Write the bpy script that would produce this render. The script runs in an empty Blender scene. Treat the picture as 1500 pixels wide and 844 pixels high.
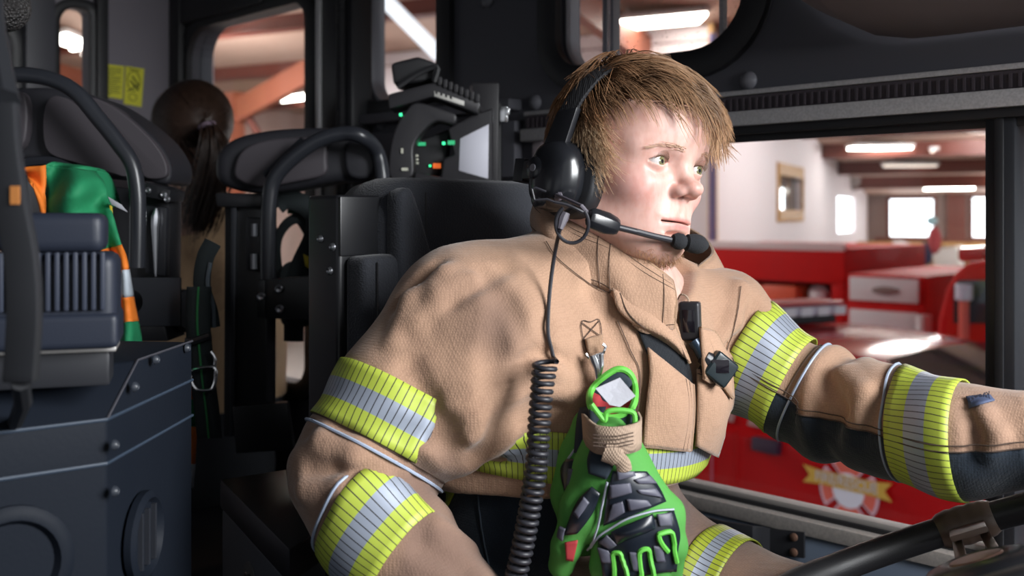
WORLD=0.38; SUNW=118; STW=2200; EXPO=0.25
import bpy, bmesh, math, random
import numpy as np
from mathutils import Vector, Matrix
from mathutils.bvhtree import BVHTree
random.seed(7); np.random.seed(7)
SC = bpy.context.scene
COL = SC.collection
PI = math.pi
# ---------------------------------------------------------------- camera frame
# vehicle axes: X forward, Y towards the driver's door, Z up.  The camera is level.
FPX = 1458.0; HOR = 317.0
A46 = math.radians(46.05)
CAM = np.array([0.0, 0.0, 2.45])
FWD = np.array([-math.cos(A46), math.sin(A46), 0.0])
RGT = np.array([math.sin(A46), math.cos(A46), 0.0])
UPV = np.array([0.0, 0.0, 1.0])
CZ = CAM[2]
def ray(px, py): return FWD + RGT*((px-750.0)/FPX) + UPV*((HOR-py)/FPX)
def P(px, py, d): return CAM + ray(px, py)*d
def PX(px, py, X): r = ray(px, py); return CAM + r*((X-CAM[0])/r[0])
def PY(px, py, Y): r = ray(px, py); return CAM + r*((Y-CAM[1])/r[1])
def PZ(px, py, Z): r = ray(px, py); return CAM + r*((Z-CAM[2])/r[2])
def PPL(px, py, p0, n):
    r = ray(px, py); return CAM + r*(np.dot(np.array(p0)-CAM, n)/np.dot(r, n))
def pix(p):
    d = np.asarray(p)-CAM; z = d@FWD
    return np.array([750+FPX*(d@RGT)/z, HOR-FPX*d[2]/z, z])
# ---------------------------------------------------------------- materials
MATS = {}
def mat(name, col=(.5,.5,.5), rough=.5, metal=0.0, spec=.5, bump=None, noise=None, coat=0.0, sheen=0.0, sss=0.0, alpha=1.0):
    """bump=(kind,scale,strength,dist)  noise=(scale,amount,colour2)"""
    if name in MATS: return MATS[name]
    m = bpy.data.materials.new(name); m.use_nodes = True
    nt = m.node_tree; b = nt.nodes['Principled BSDF']
    b.inputs['Base Color'].default_value = (*col, 1); b.inputs['Roughness'].default_value = rough
    b.inputs['Metallic'].default_value = metal; b.inputs['Specular IOR Level'].default_value = spec
    if coat: b.inputs['Coat Weight'].default_value = coat; b.inputs['Coat Roughness'].default_value = .08
    if sheen: b.inputs['Sheen Weight'].default_value = sheen; b.inputs['Sheen Roughness'].default_value = .5
    if sss:
        b.inputs['Subsurface Weight'].default_value = sss; b.inputs['Subsurface Radius'].default_value = (.9,.35,.2)
        b.inputs['Subsurface Scale'].default_value = .006
    tc = nt.nodes.new('ShaderNodeTexCoord')
    if noise:
        sc, amt, c2 = noise
        n = nt.nodes.new('ShaderNodeTexNoise'); n.inputs['Scale'].default_value = sc; n.inputs['Detail'].default_value = 5
        n.inputs['Roughness'].default_value = .6
        r = nt.nodes.new('ShaderNodeValToRGB'); r.color_ramp.elements[0].position = .5-.5*amt*.6; r.color_ramp.elements[1].position = .5+.5*amt*.6
        r.color_ramp.elements[0].color = (*c2,1); r.color_ramp.elements[1].color = (*col,1)
        nt.links.new(tc.outputs['Object'], n.inputs['Vector']); nt.links.new(n.outputs['Fac'], r.inputs['Fac'])
        nt.links.new(r.outputs['Color'], b.inputs['Base Color'])
    if bump:
        kind, sc, st, dist = bump
        if kind == 'noise':
            t = nt.nodes.new('ShaderNodeTexNoise'); t.inputs['Scale'].default_value = sc; t.inputs['Detail'].default_value = 3
            nt.links.new(tc.outputs['Object'], t.inputs['Vector']); h = t.outputs['Fac']
        elif kind == 'voronoi':
            t = nt.nodes.new('ShaderNodeTexVoronoi'); t.inputs['Scale'].default_value = sc
            nt.links.new(tc.outputs['Object'], t.inputs['Vector']); h = t.outputs['Distance']
        else:  # weave: product of waves along two diagonals of the surface's object space
            h = None
            for rot in ((0.6,0.3,0.4),(0.6,0.3,0.4+PI/2)):
                mp = nt.nodes.new('ShaderNodeMapping'); mp.inputs['Rotation'].default_value = rot
                w = nt.nodes.new('ShaderNodeTexWave'); w.inputs['Scale'].default_value = sc; w.inputs['Distortion'].default_value = .6
                nt.links.new(tc.outputs['Object'], mp.inputs['Vector']); nt.links.new(mp.outputs['Vector'], w.inputs['Vector'])
                if h is None: h = w.outputs['Fac']
                else:
                    mx = nt.nodes.new('ShaderNodeMath'); mx.operation = 'MULTIPLY'
                    nt.links.new(h, mx.inputs[0]); nt.links.new(w.outputs['Fac'], mx.inputs[1]); h = mx.outputs[0]
        bp = nt.nodes.new('ShaderNodeBump'); bp.inputs['Strength'].default_value = st; bp.inputs['Distance'].default_value = dist
        nt.links.new(h, bp.inputs['Height']); nt.links.new(bp.outputs['Normal'], b.inputs['Normal'])
    MATS[name] = m; return m
def emis(name, col, strength):
    if name in MATS: return MATS[name]
    m = bpy.data.materials.new(name); m.use_nodes = True; nt = m.node_tree
    b = nt.nodes['Principled BSDF']; b.inputs['Base Color'].default_value = (*col,1)
    b.inputs['Emission Color'].default_value = (*col,1); b.inputs['Emission Strength'].default_value = strength
    MATS[name] = m; return m
def glass(name, tint=(.93,.95,.96), dust=0.0):
    if name in MATS: return MATS[name]
    m = bpy.data.materials.new(name); m.use_nodes = True; nt = m.node_tree
    nt.nodes.remove(nt.nodes['Principled BSDF']); out = nt.nodes['Material Output']
    tr = nt.nodes.new('ShaderNodeBsdfTransparent'); tr.inputs['Color'].default_value = (*tint,1)
    gl = nt.nodes.new('ShaderNodeBsdfGlossy'); gl.inputs['Roughness'].default_value = .02
    mx = nt.nodes.new('ShaderNodeMixShader'); lw = nt.nodes.new('ShaderNodeLayerWeight'); lw.inputs['Blend'].default_value = .5; pw = nt.nodes.new('ShaderNodeMath'); pw.operation = 'POWER'; pw.inputs[1].default_value = 5
    sc_ = nt.nodes.new('ShaderNodeMath'); sc_.operation = 'MULTIPLY_ADD'; sc_.inputs[1].default_value = .35; sc_.inputs[2].default_value = .015
    nt.links.new(lw.outputs['Facing'], pw.inputs[0]); nt.links.new(pw.outputs[0], sc_.inputs[0]); nt.links.new(sc_.outputs[0], mx.inputs['Fac']); nt.links.new(tr.outputs[0], mx.inputs[1]); nt.links.new(gl.outputs[0], mx.inputs[2])
    last = mx
    if dust:
        tc = nt.nodes.new('ShaderNodeTexCoord'); n = nt.nodes.new('ShaderNodeTexNoise'); n.inputs['Scale'].default_value = 160; n.inputs['Detail'].default_value = 2
        rp = nt.nodes.new('ShaderNodeValToRGB'); rp.color_ramp.elements[0].position = .66; rp.color_ramp.elements[1].position = .76
        rp.color_ramp.elements[1].color = (dust,dust,dust,1)
        df = nt.nodes.new('ShaderNodeBsdfDiffuse'); df.inputs['Color'].default_value = (.7,.66,.6,1)
        m2 = nt.nodes.new('ShaderNodeMixShader')
        nt.links.new(tc.outputs['Object'], n.inputs['Vector']); nt.links.new(n.outputs['Fac'], rp.inputs['Fac']); nt.links.new(rp.outputs['Color'], m2.inputs['Fac'])
        nt.links.new(mx.outputs[0], m2.inputs[1]); nt.links.new(df.outputs[0], m2.inputs[2]); last = m2
    nt.links.new(last.outputs[0], out.inputs['Surface'])
    MATS[name] = m; return m
# ---------------------------------------------------------------- object helpers
def root_of(o):
    while o.parent: o = o.parent
    return o
def thing(name, label, cat, loc, group=None, kind=None):
    o = bpy.data.objects.new(name, None); COL.objects.link(o); o.location = Vector([float(v) for v in loc]); o.empty_display_size = .05
    o['label'] = label; o['category'] = cat
    if group: o['group'] = group
    if kind: o['kind'] = kind
    return o
def tag(o, label, cat, group=None):
    o['label'] = label; o['category'] = cat
    if group: o['group'] = group
    return o
def smooth_by_angle(me, ang=40):
    me.shade_smooth() if hasattr(me, 'shade_smooth') else None
    try: me.set_sharp_from_angle(angle=math.radians(ang))
    except Exception: pass
class MB:
    """collects geometry in world coordinates; build() links it as ONE mesh object"""
    def __init__(s): s.v = []; s.f = []; s.mi = []; s.uv = None; s.cm = 0
    def add(s, vs, fs, mi=None):
        b = len(s.v); s.v.extend([tuple(float(c) for c in v) for v in vs]); s.f.extend([tuple(b+i for i in f) for f in fs])
        s.mi.extend([s.cm if mi is None else mi]*len(fs)); return s
    def box(s, c, size, M=None, mi=None):
        hx,hy,hz = size[0]/2,size[1]/2,size[2]/2
        vs = [(x,y,z) for x in (-hx,hx) for y in (-hy,hy) for z in (-hz,hz)]
        fs = [(0,1,3,2),(4,6,7,5),(0,4,5,1),(2,3,7,6),(0,2,6,4),(1,5,7,3)]
        vs = [np.array(v) for v in vs]
        if M is not None: vs = [M@v for v in vs]
        return s.add([v+np.array(c) for v in vs], fs, mi)
    def hexa(s, p, mi=None):   # 8 corners: bottom 4 ccw, top 4 ccw
        return s.add(p, [(3,2,1,0),(4,5,6,7),(0,1,5,4),(1,2,6,5),(2,3,7,6),(3,0,4,7)], mi)
    def grid(s, rows, cu=False, cv=False, mi=None, caps=False):
        n = len(rows); m = len(rows[0]); vs = [p for r in rows for p in r]; fs = []
        for i in range(n if cu else n-1):
            for j in range(m if cv else m-1):
                i2 = (i+1)%n; j2 = (j+1)%m
                fs.append((i*m+j, i*m+j2, i2*m+j2, i2*m+j))
        if caps and cv:
            fs.append(tuple(range(m-1,-1,-1))); fs.append(tuple((n-1)*m+j for j in range(m)))
        return s.add(vs, fs, mi)
    def tube(s, pts, r, n=10, closed=False, caps=True, sx=1.0, mi=None):
        pts = [np.array(p, float) for p in pts]; N = len(pts)
        rs = r if hasattr(r, '__len__') else [r]*N
        T = []
        for i in range(N):
            a = pts[(i-1)%N] if (closed or i>0) else pts[i]; b = pts[(i+1)%N] if (closed or i<N-1) else pts[i]
            t = b-a; T.append(t/(np.linalg.norm(t)+1e-12))
        ref = np.array([0,0,1.0]) if abs(T[0][2])<.9 else np.array([1.0,0,0])
        u = np.cross(T[0], ref); u /= np.linalg.norm(u); rows = []
        for i in range(N):
            u = u - T[i]*(u@T[i]); u /= np.linalg.norm(u)+1e-12; w = np.cross(T[i], u)
            rows.append([pts[i]+rs[i]*(math.cos(a)*u*sx+math.sin(a)*w) for a in [2*PI*k/n for k in range(n)]])
        return s.grid(rows, cu=closed, cv=True, caps=caps and not closed, mi=mi)
    def cyl(s, a, b, r, n=20, r2=None, mi=None):
        return s.tube([a,b], [r, r if r2 is None else r2], n, mi=mi)
    def lathe(s, c, axis, prof, n=28, mi=None, sx=1.0, up=None):  # prof: (h, r) along axis
        ax = np.array(axis, float); ax /= np.linalg.norm(ax)
        ref = np.array(up if up is not None else ([0,0,1.0] if abs(ax[2])<.9 else [1.0,0,0])); u = np.cross(ax, ref); u /= np.linalg.norm(u); w = np.cross(ax, u)
        rows = [[np.array(c)+ax*h+r*(math.cos(t)*u*sx+math.sin(t)*w) for t in [2*PI*k/n for k in range(n)]] for h,r in prof]
        return s.grid(rows, cv=True, caps=True, mi=mi)
    def prism(s, poly, vec, mi=None):  # poly: list of 3D points (planar), vec extrusion
        n = len(poly); vs = [np.array(p) for p in poly]+[np.array(p)+np.array(vec) for p in poly]
        fs = [tuple(range(n-1,-1,-1)), tuple(range(n,2*n))]+[(i,(i+1)%n,n+(i+1)%n,n+i) for i in range(n)]
        return s.add(vs, fs, mi)
    def ell(s, c, rad, M=None, nu=24, nv=14, mi=None):
        rows = []
        for i in range(nv+1):
            ph = -PI/2+PI*i/nv; k = max(math.cos(ph), 1e-4)
            row = []
            for j in range(nu):
                t = 2*PI*j/nu; v = np.array([rad[0]*k*math.cos(t), rad[1]*k*math.sin(t), rad[2]*math.sin(ph)])
                row.append(np.array(c)+(M@v if M is not None else v))
            rows.append(row)
        return s.grid(rows, cv=True, caps=True, mi=mi)
    def build(s, name, mats, parent=None, bevel=0, seg=2, ang=35, sub=0, flat=False, loc=None):
        me = bpy.data.meshes.new(name)
        V = np.array(s.v, float)
        if parent is not None: L = np.array(root_of(parent).location)
        else: L = np.array(loc if loc is not None else [V[:,0].mean(), V[:,1].mean(), V[:,2].min()])
        me.from_pydata([tuple(v) for v in (V-L)], [], s.f); me.validate(clean_customdata=False)
        ml = mats if isinstance(mats, (list,tuple)) else [mats]
        for m in ml: me.materials.append(m)
        if len(ml) > 1 and len(s.mi) == len(me.polygons): me.polygons.foreach_set('material_index', s.mi)
        bm = bmesh.new(); bm.from_mesh(me); bmesh.ops.recalc_face_normals(bm, faces=bm.faces)
        if bevel:
            es = [e for e in bm.edges if len(e.link_faces)==2 and e.calc_face_angle(0) > math.radians(28)]
            bmesh.ops.bevel(bm, geom=es, offset=bevel, segments=seg, profile=.6, affect='EDGES', clamp_overlap=True)
        bm.to_mesh(me); bm.free()
        if not flat: smooth_by_angle(me, ang)
        o = bpy.data.objects.new(name, me); COL.objects.link(o)
        if parent is not None: o.parent = parent
        else: o.location = Vector(L)
        if sub:
            md = o.modifiers.new('sub','SUBSURF'); md.levels = sub; md.render_levels = sub
        return o
def struct(o): o['kind'] = 'structure'; return o
def crv(pts, n=8, closed=False):
    """Catmull-Rom through points"""
    pts = [np.array(p, float) for p in pts]; N = len(pts); out = []
    rng = range(N) if closed else range(N-1)
    for i in rng:
        p0 = pts[(i-1)%N] if (closed or i>0) else 2*pts[0]-pts[1]; p1 = pts[i]; p2 = pts[(i+1)%N]
        p3 = pts[(i+2)%N] if (closed or i<N-2) else 2*pts[-1]-pts[-2]
        for k in range(n):
            t = k/n; out.append(.5*((2*p1)+(-p0+p2)*t+(2*p0-5*p1+4*p2-p3)*t*t+(-p0+3*p1-3*p2+p3)*t**3))
    if not closed: out.append(pts[-1])
    return out
def rrect(x0, y0, x1, y1, r, n=6):
    """rounded rectangle loop, r scalar or (bl,br,tr,tl)"""
    if not hasattr(r,'__len__'): r = (r,)*4
    out = []
    for (cx,cy,rr,a0) in ((x0+r[0],y0+r[0],r[0],PI),(x1-r[1],y0+r[1],r[1],1.5*PI),(x1-r[2],y1-r[2],r[2],0),(x0+r[3],y1-r[3],r[3],.5*PI)):
        for k in range(n+1):
            a = a0+.5*PI*k/n; out.append((cx+rr*math.cos(a), cy+rr*math.sin(a)))
    return out
def rotm(axis, ang):
    return np.array(Matrix.Rotation(ang, 3, Vector([float(a) for a in axis])))
def basis(x, z):
    x = np.array(x,float); x /= np.linalg.norm(x); z = np.array(z,float); z = z-x*(x@z); z /= np.linalg.norm(z); y = np.cross(z,x)
    return np.stack([x,y,z],1)
def panel_holes(name, outer, holes, thick, to3d, mats, parent=None):
    """flat panel with exact holes: 2D filled curve evaluated to a mesh; to3d maps (u,v,w)"""
    cu = bpy.data.curves.new('tmp','CURVE'); cu.dimensions = '2D'; cu.fill_mode = 'BOTH'; cu.extrude = thick/2
    for loop in [outer]+holes:
        sp = cu.splines.new('POLY'); sp.points.add(len(loop)-1); sp.use_cyclic_u = True
        for p,q in zip(sp.points, loop): p.co = (q[0],q[1],0,1)
    o = bpy.data.objects.new('tmp', cu); COL.objects.link(o)
    dg = bpy.context.evaluated_depsgraph_get(); me = bpy.data.meshes.new_from_object(o.evaluated_get(dg))
    vs = [to3d(*v.co) for v in me.vertices]; fs = [tuple(p.vertices) for p in me.polygons]
    bpy.data.objects.remove(o); bpy.data.curves.remove(cu); bpy.data.meshes.remove(me)
    b = MB(); b.add(vs, fs); ob = b.build(name, mats, parent, flat=True); return ob
def ringframe(mb, loop, w_in, w_out, y0, y1, to3d, mi=None):
    """a frame of rectangular section that follows a 2D loop"""
    L = np.array(loop); n = len(L); T = np.roll(L,-1,0)-np.roll(L,1,0); T /= np.linalg.norm(T,axis=1)[:,None]+1e-12
    N = np.stack([T[:,1],-T[:,0]],1)  # outward for ccw loops
    rows = []
    for i in range(n):
        a = L[i]-N[i]*w_in; b = L[i]+N[i]*w_out; yb = (y1-y0)
        rows.append([to3d(a[0],a[1],y0), to3d(a[0],a[1],y0+.8*yb), to3d(*(a*.75+b*.25),y1), to3d(*(a*.25+b*.75),y1), to3d(b[0],b[1],y0+.8*yb), to3d(b[0],b[1],y0)])
    mb.grid(rows, cu=True, cv=True, mi=mi)
# text as mesh
def text_mesh(body, size, extrude=.0005, align='CENTER', font_bold=0.0):
    cu = bpy.data.curves.new('t','FONT'); cu.body = body; cu.size = size; cu.extrude = extrude; cu.align_x = align; cu.align_y = 'CENTER'; cu.offset = font_bold
    cu.resolution_u = 3
    o = bpy.data.objects.new('t', cu); COL.objects.link(o); dg = bpy.context.evaluated_depsgraph_get()
    me = bpy.data.meshes.new_from_object(o.evaluated_get(dg)); vs = [np.array(v.co) for v in me.vertices]; fs = [tuple(p.vertices) for p in me.polygons]
    bpy.data.objects.remove(o); bpy.data.curves.remove(cu); bpy.data.meshes.remove(me); return vs, fs
# ---------------------------------------------------------------- implicit surfaces
def smin(a, b, k):
    h = np.clip(.5+.5*(b-a)/k, 0, 1); return b*(1-h)+a*h-k*h*(1-h)
def smax(a, b, k): return -smin(-a, -b, k)
def s_ell(p, c, r, M=None):
    q = p-np.asarray(c)
    if M is not None: q = q@M
    r = np.asarray(r, float); k0 = np.sqrt(((q/r)**2).sum(1)); k1 = np.sqrt(((q/r**2)**2).sum(1))+1e-9
    return k0*(k0-1)/k1
def s_cone(p, a, b, ra, rb):
    a = np.asarray(a,float); b = np.asarray(b,float); ab = b-a; L = ab@ab
    t = np.clip(((p-a)@ab)/L, 0, 1); return np.linalg.norm(p-a-t[:,None]*ab, axis=1)-(ra+(rb-ra)*t)
def s_box(p, c, h, r, M=None):
    q = p-np.asarray(c)
    if M is not None: q = q@M
    d = np.abs(q)-(np.asarray(h)-r); return np.linalg.norm(np.maximum(d,0),axis=1)+np.minimum(d.max(1),0)-r
_E12 = [(0,1),(2,3),(4,5),(6,7),(0,2),(1,3),(4,6),(5,7),(0,4),(1,5),(2,6),(3,7)]
def surface_nets(f, lo, hi, h, proj=2, block=8, lip=1.6):
    lo = np.asarray(lo,float); hi = np.asarray(hi,float)
    nb = np.ceil((hi-lo)/(h*block)).astype(int); n = nb*block+1
    bs = block*h
    bi = np.stack(np.meshgrid(*[np.arange(k) for k in nb], indexing='ij'),-1).reshape(-1,3)
    cen = lo+(bi+.5)*bs
    fc = np.concatenate([f(c) for c in np.array_split(cen, max(1,len(cen)//60000))])
    act = np.abs(fc) < bs*.5*math.sqrt(3)*lip+2*h
    phi = np.ones(tuple(n), np.float32)
    for b,v in zip(bi[~act], fc[~act]):
        if v < 0:
            s = b*block; phi[s[0]:s[0]+block+1, s[1]:s[1]+block+1, s[2]:s[2]+block+1] = -1
    g = np.stack(np.meshgrid(*[np.arange(block+1)]*3, indexing='ij'),-1).reshape(-1,3)
    ab = bi[act]
    for ch in np.array_split(ab, max(1,len(ab)//60)):
        if not len(ch): continue
        idx = (ch[:,None,:]*block+g[None]).reshape(-1,3)
        phi[idx[:,0],idx[:,1],idx[:,2]] = f(lo+idx*h)
    ins = phi < 0
    cnt = np.zeros(tuple(n-1), np.int8)
    offs = [(i,j,k) for i in (0,1) for j in (0,1) for k in (0,1)]
    for o in offs: cnt += ins[o[0]:n[0]-1+o[0], o[1]:n[1]-1+o[1], o[2]:n[2]-1+o[2]]
    cells = np.argwhere((cnt>0)&(cnt<8)); vid = np.full(tuple(n-1), -1, np.int64); vid[cells[:,0],cells[:,1],cells[:,2]] = np.arange(len(cells))
    O = np.array(offs); cv = np.stack([phi[cells[:,0]+o[0],cells[:,1]+o[1],cells[:,2]+o[2]] for o in offs],1)
    acc = np.zeros((len(cells),3)); num = np.zeros(len(cells))
    for a,b in _E12:
        va,vb = cv[:,a],cv[:,b]; m = (va<0)!=(vb<0); t = np.where(m, va/np.where(m,va-vb,1), 0)
        acc += np.where(m[:,None], O[a]+t[:,None]*(O[b]-O[a]), 0); num += m
    V = lo+(cells+acc/num[:,None])*h
    F = []
    for ax in range(3):
        s0 = [slice(None)]*3; s1 = [slice(None)]*3; s0[ax] = slice(0,-1); s1[ax] = slice(1,None)
        A = ins[tuple(s0)]; B = ins[tuple(s1)]; e = np.argwhere(A!=B)
        u,v = (ax+1)%3,(ax+2)%3
        ok = (e[:,u]>0)&(e[:,v]>0)&(e[:,u]<n[u]-1)&(e[:,v]<n[v]-1); e = e[ok]
        sgn = A[e[:,0],e[:,1],e[:,2]]
        def cell(du,dv):
            c = e.copy(); c[:,u] -= du; c[:,v] -= dv; return vid[c[:,0],c[:,1],c[:,2]]
        q = np.stack([cell(1,1),cell(0,1),cell(0,0),cell(1,0)],1)
        q[~sgn] = q[~sgn][:,::-1]; F.append(q)
    F = np.concatenate(F); F = F[(F>=0).all(1)]
    for _ in range(proj):
        e = h*.35
        d0 = f(V); G = np.stack([f(V+np.eye(3)[i]*e)-f(V-np.eye(3)[i]*e) for i in range(3)],1)/(2*e)
        st = np.clip(d0/np.maximum((G**2).sum(1),.15), -h, h)*.9
        V = V-G*st[:,None]
    return V, F
def mesh_np(name, V, F, mats, parent=None, loc=None, smooth=True):
    me = bpy.data.meshes.new(name)
    L = np.array(root_of(parent).location) if parent is not None else np.array(loc if loc is not None else [0,0,0])
    me.from_pydata((V-L).tolist(), [], [tuple(int(i) for i in q) for q in F])
    for m in (mats if isinstance(mats,(list,tuple)) else [mats]): me.materials.append(m)
    if smooth: me.shade_smooth()
    o = bpy.data.objects.new(name, me); COL.objects.link(o)
    if parent is not None: o.parent = parent
    else: o.location = Vector([float(x) for x in L])
    return o
def laplacian(V, F, it=2, lam=.5):
    for _ in range(it):
        S = np.zeros_like(V); c = np.zeros(len(V)); k = F.shape[1]
        for a in range(k):
            b = (a+1)%k; np.add.at(S, F[:,a], V[F[:,b]]); np.add.at(c, F[:,a], 1); np.add.at(S, F[:,b], V[F[:,a]]); np.add.at(c, F[:,b], 1)
        V = V+lam*(S/np.maximum(c,1)[:,None]-V)
    return V
def bvh_of(V, F): return BVHTree.FromPolygons([Vector(v) for v in V.tolist()], [tuple(int(i) for i in q) for q in F])
def set_attr_color(o, name, arr):
    a = o.data.color_attributes.new(name, 'FLOAT_COLOR', 'POINT'); a.data.foreach_set('color', np.asarray(arr,np.float32).ravel())
# ================================================================ THE CAB (setting)
W = 1.40; XR = -2.68
M_wall = mat('cab_wall_vinyl', (.075,.075,.09), .55, bump=('noise',420,.25,.0006))
M_rear = mat('cab_rear_vinyl', (.17,.155,.18), .55, bump=('noise',420,.25,.0006))
M_black = mat('black_rubber', (.012,.012,.014), .5)
M_blackp = mat('black_plastic', (.018,.019,.023), .38, bump=('noise',900,.15,.0003))
M_blackm = mat('black_powder_coat', (.014,.0145,.017), .36, bump=('noise',1200,.12,.0002))
M_trim = mat('grey_trim', (.52,.51,.52), .45, metal=.2, bump=('noise',300,.2,.0004), noise=(260,.35,(.42,.41,.42)))
M_silver = mat('bare_aluminium', (.62,.6,.58), .38, metal=.85)
M_chrome = mat('bright_steel', (.75,.76,.78), .18, metal=1.0)
M_bolt = mat('grey_bolt_cap', (.15,.15,.17), .32)
M_screw = mat('dull_steel', (.4,.41,.44), .3, metal=.9)
M_door = mat('door_panel_blue_grey', (.17,.215,.29), .42, bump=('noise',350,.15,.0004))
M_glass = glass('window_glass', dust=.0); M_glassd = glass('dusty_glass', tint=(.9,.9,.9), dust=.5)
def sideXZ(off=0.0): return lambda u,v,w: np.array([u, W+off+w, CZ+v])
def rearYZ(off=0.0): return lambda u,v,w: np.array([XR-off-w, u, CZ+v])
win_front = rrect(-1.08,-.468,.25,.13,(.03,.03,.03,.03))
win_up1 = rrect(-1.235,.262,-.815,.64,(.07,.11,.11,.07),8)
win_up2 = rrect(-1.83,.245,-1.545,.64,(.07,.04,.04,.07),8)
win_crew = rrect(-2.62,-.42,-2.02,.535,(.06,.06,.06,.10),8)
outer = [(-2.70,-1.13),(.62,-1.13),(.62,.80),(-2.70,.80)]
wl = struct(panel_holes('wall_left', outer, [win_front, win_up1, win_up2, win_crew], .07, sideXZ(.035), M_wall))
rwin1 = rrect(-.2,-.2,.95,.50,(.04,.04,.07,.07),8); rwin2 = rrect(1.052,-.2,1.145,.56,(.02,.02,.02,.05),8)
wr = struct(panel_holes('wall_rear', [(-1.2,-1.13),(1.40,-1.13),(1.40,.80),(-1.2,.80)], [rwin1, rwin2], .06, rearYZ(.03), M_rear))
def simple_box(name, lo, hi, m, bevel=0, kind='structure', parent=None):
    b = MB(); lo = np.array(lo); hi = np.array(hi); b.box((lo+hi)/2, hi-lo); o = b.build(name, m, parent, bevel=bevel)
    if kind: o['kind'] = kind
    return o
M_floor = mat('cab_floor_rubber', (.02,.021,.024), .7, bump=('voronoi',90,.3,.001))
simple_box('floor', (-2.70,-1.25,CZ-1.20), (.60,1.46,CZ-1.13), M_floor)
simple_box('ceiling', (-2.72,-1.25,CZ+.80), (.18,1.47,CZ+.86), mat('cab_headliner',(.10,.10,.11),.8))
# passenger-side wall with its two window openings (behind the camera)
wp = struct(panel_holes('wall_right', [(-2.70,-1.13),(.30,-1.13),(.30,.80),(-2.70,.80)], [rrect(-.95,-.44,.1,.3,.06), rrect(-2.3,-.3,-1.5,.4,.06)], .06, lambda u,v,w: np.array([u,-1.22+w,CZ+v]), M_wall))
# dashboard under the windshield
simple_box('trim_dashboard', (.20,-1.15,CZ-1.13), (.60,1.40,CZ-.42), M_blackp, bevel=.03)
# ---- windows: pane + gasket
def window(n, loop, to3d, m=M_glass, win=.008, wout=.03, y0=.0, y1=-.016, gm=None, pane_off=.03):
    t = bpy.data.objects.new('window_%d'%n, None); COL.objects.link(t); c = to3d(*np.mean(np.array(loop),0),0); t.location = Vector(c); t['kind']='structure'
    b = MB(); ringframe(b, loop, win, wout, y0, y1, to3d); b.build('window_gasket', gm or M_black, t)
    b = MB(); b.prism([to3d(u,v,pane_off) for u,v in loop], to3d(0,0,.004)-to3d(0,0,0)); b.build('pane', m, t, flat=True)
    return t
S0 = sideXZ()
w1 = window(1, win_front, S0, win=.012, wout=.004, y1=-.006)
w2 = window(2, win_up1, S0, m=M_glassd, win=.012, wout=.034, y1=-.02, pane_off=.055)
b = MB(); ringframe(b, win_up1, .010, -.004, .055, .02, S0); b.build('inner_frame', mat('window_channel',(.30,.30,.33),.4,metal=.4), w2)
b = MB(); b.box(S0(-1.135,.46,.03),(.010,.02,.40)); b.box(S0(-1.12,.46,.032),(.006,.02,.40)); b.build('slider_post', M_screw, w2)
b = MB(); b.box(S0(-.905,.46,.05),(.008,.012,.42)); b.build('slider_bar', M_trim, w2)
w3 = window(3, win_up2, S0, win=.012, wout=.03, y1=-.018, pane_off=.055)
b = MB(); ringframe(b, win_up2, .018, -.004, .055, .02, S0); b.build('inner_frame', MATS['window_channel'], w3)
w4 = window(4, win_crew, S0, win=.012, wout=.034, y1=-.02)
R0 = rearYZ()
w5 = window(5, rwin1, R0, win=.01, wout=.025); w6 = window(6, rwin2, R0, win=.006, wout=.02)
# ---- front door: rails over the glass, sill, divider, lower door panel
d1 = bpy.data.objects.new('door_1', None); COL.objects.link(d1); d1.location = Vector(S0(-.5,-1.1,0)); d1['kind']='structure'
def bar(name, x0, x1, z0, z1, y0, y1, m, parent, bevel=.002):
    b = MB(); b.box(((x0+x1)/2, W+(y0+y1)/2, CZ+(z0+z1)/2), (x1-x0, abs(y1-y0), z1-z0)); return b.build(name, m, parent, bevel=bevel)
bar('window_rail', -1.30,.45,.142,.165,0,-.03,M_trim,d1)
b = MB(); b.box((-.42,W-.008,CZ+.178),(1.76,.016,.024))
for k in range(150): b.box((-1.29+k*.0116, W-.0175, CZ+.177),(.0035,.004,.018))
b.build('ribbed_seal', mat('ribbed_rubber',(.05,.04,.048),.5), d1)
bar('drip_rail', -1.30,.45,.191,.199,0,-.02,M_trim,d1)
bar('glass_channel', -1.10,.45,.129,.142,.0,-.022,M_black,d1)
bar('divider_post', -.466,-.428,-.45,.135,.04,-.012,M_blackp,d1,.004)
bar('divider_seal', -.453,-.441,-.45,.135,-.012,-.017,M_black,d1,.003)
bar('sill_rail', -1.12,.45,-.477,-.455,.0,-.028,mat('sill_metal',(.64,.59,.55),.4,metal=.5,noise=(200,.3,(.54,.50,.47))),d1)
bar('sill_groove', -1.12,.45,-.455,-.449,.02,-.010,M_black,d1,.0005)
bar('sill_lip', -1.12,.45,-.449,-.441,.02,-.004,mat('lip_metal',(.45,.42,.40),.55,metal=.4),d1,.0008)
bar('door_panel', -1.10,.45,-.60,-.479,.0,-.022,M_door,d1,.004)
bar('door_pocket', -1.10,.45,-1.12,-.603,.0,-.05,M_black,d1,.006)
bar('edge_seal', -1.285,-1.262,-.9,.165,.0,-.012,mat('edge_strip',(.33,.28,.30),.5),d1)
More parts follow.
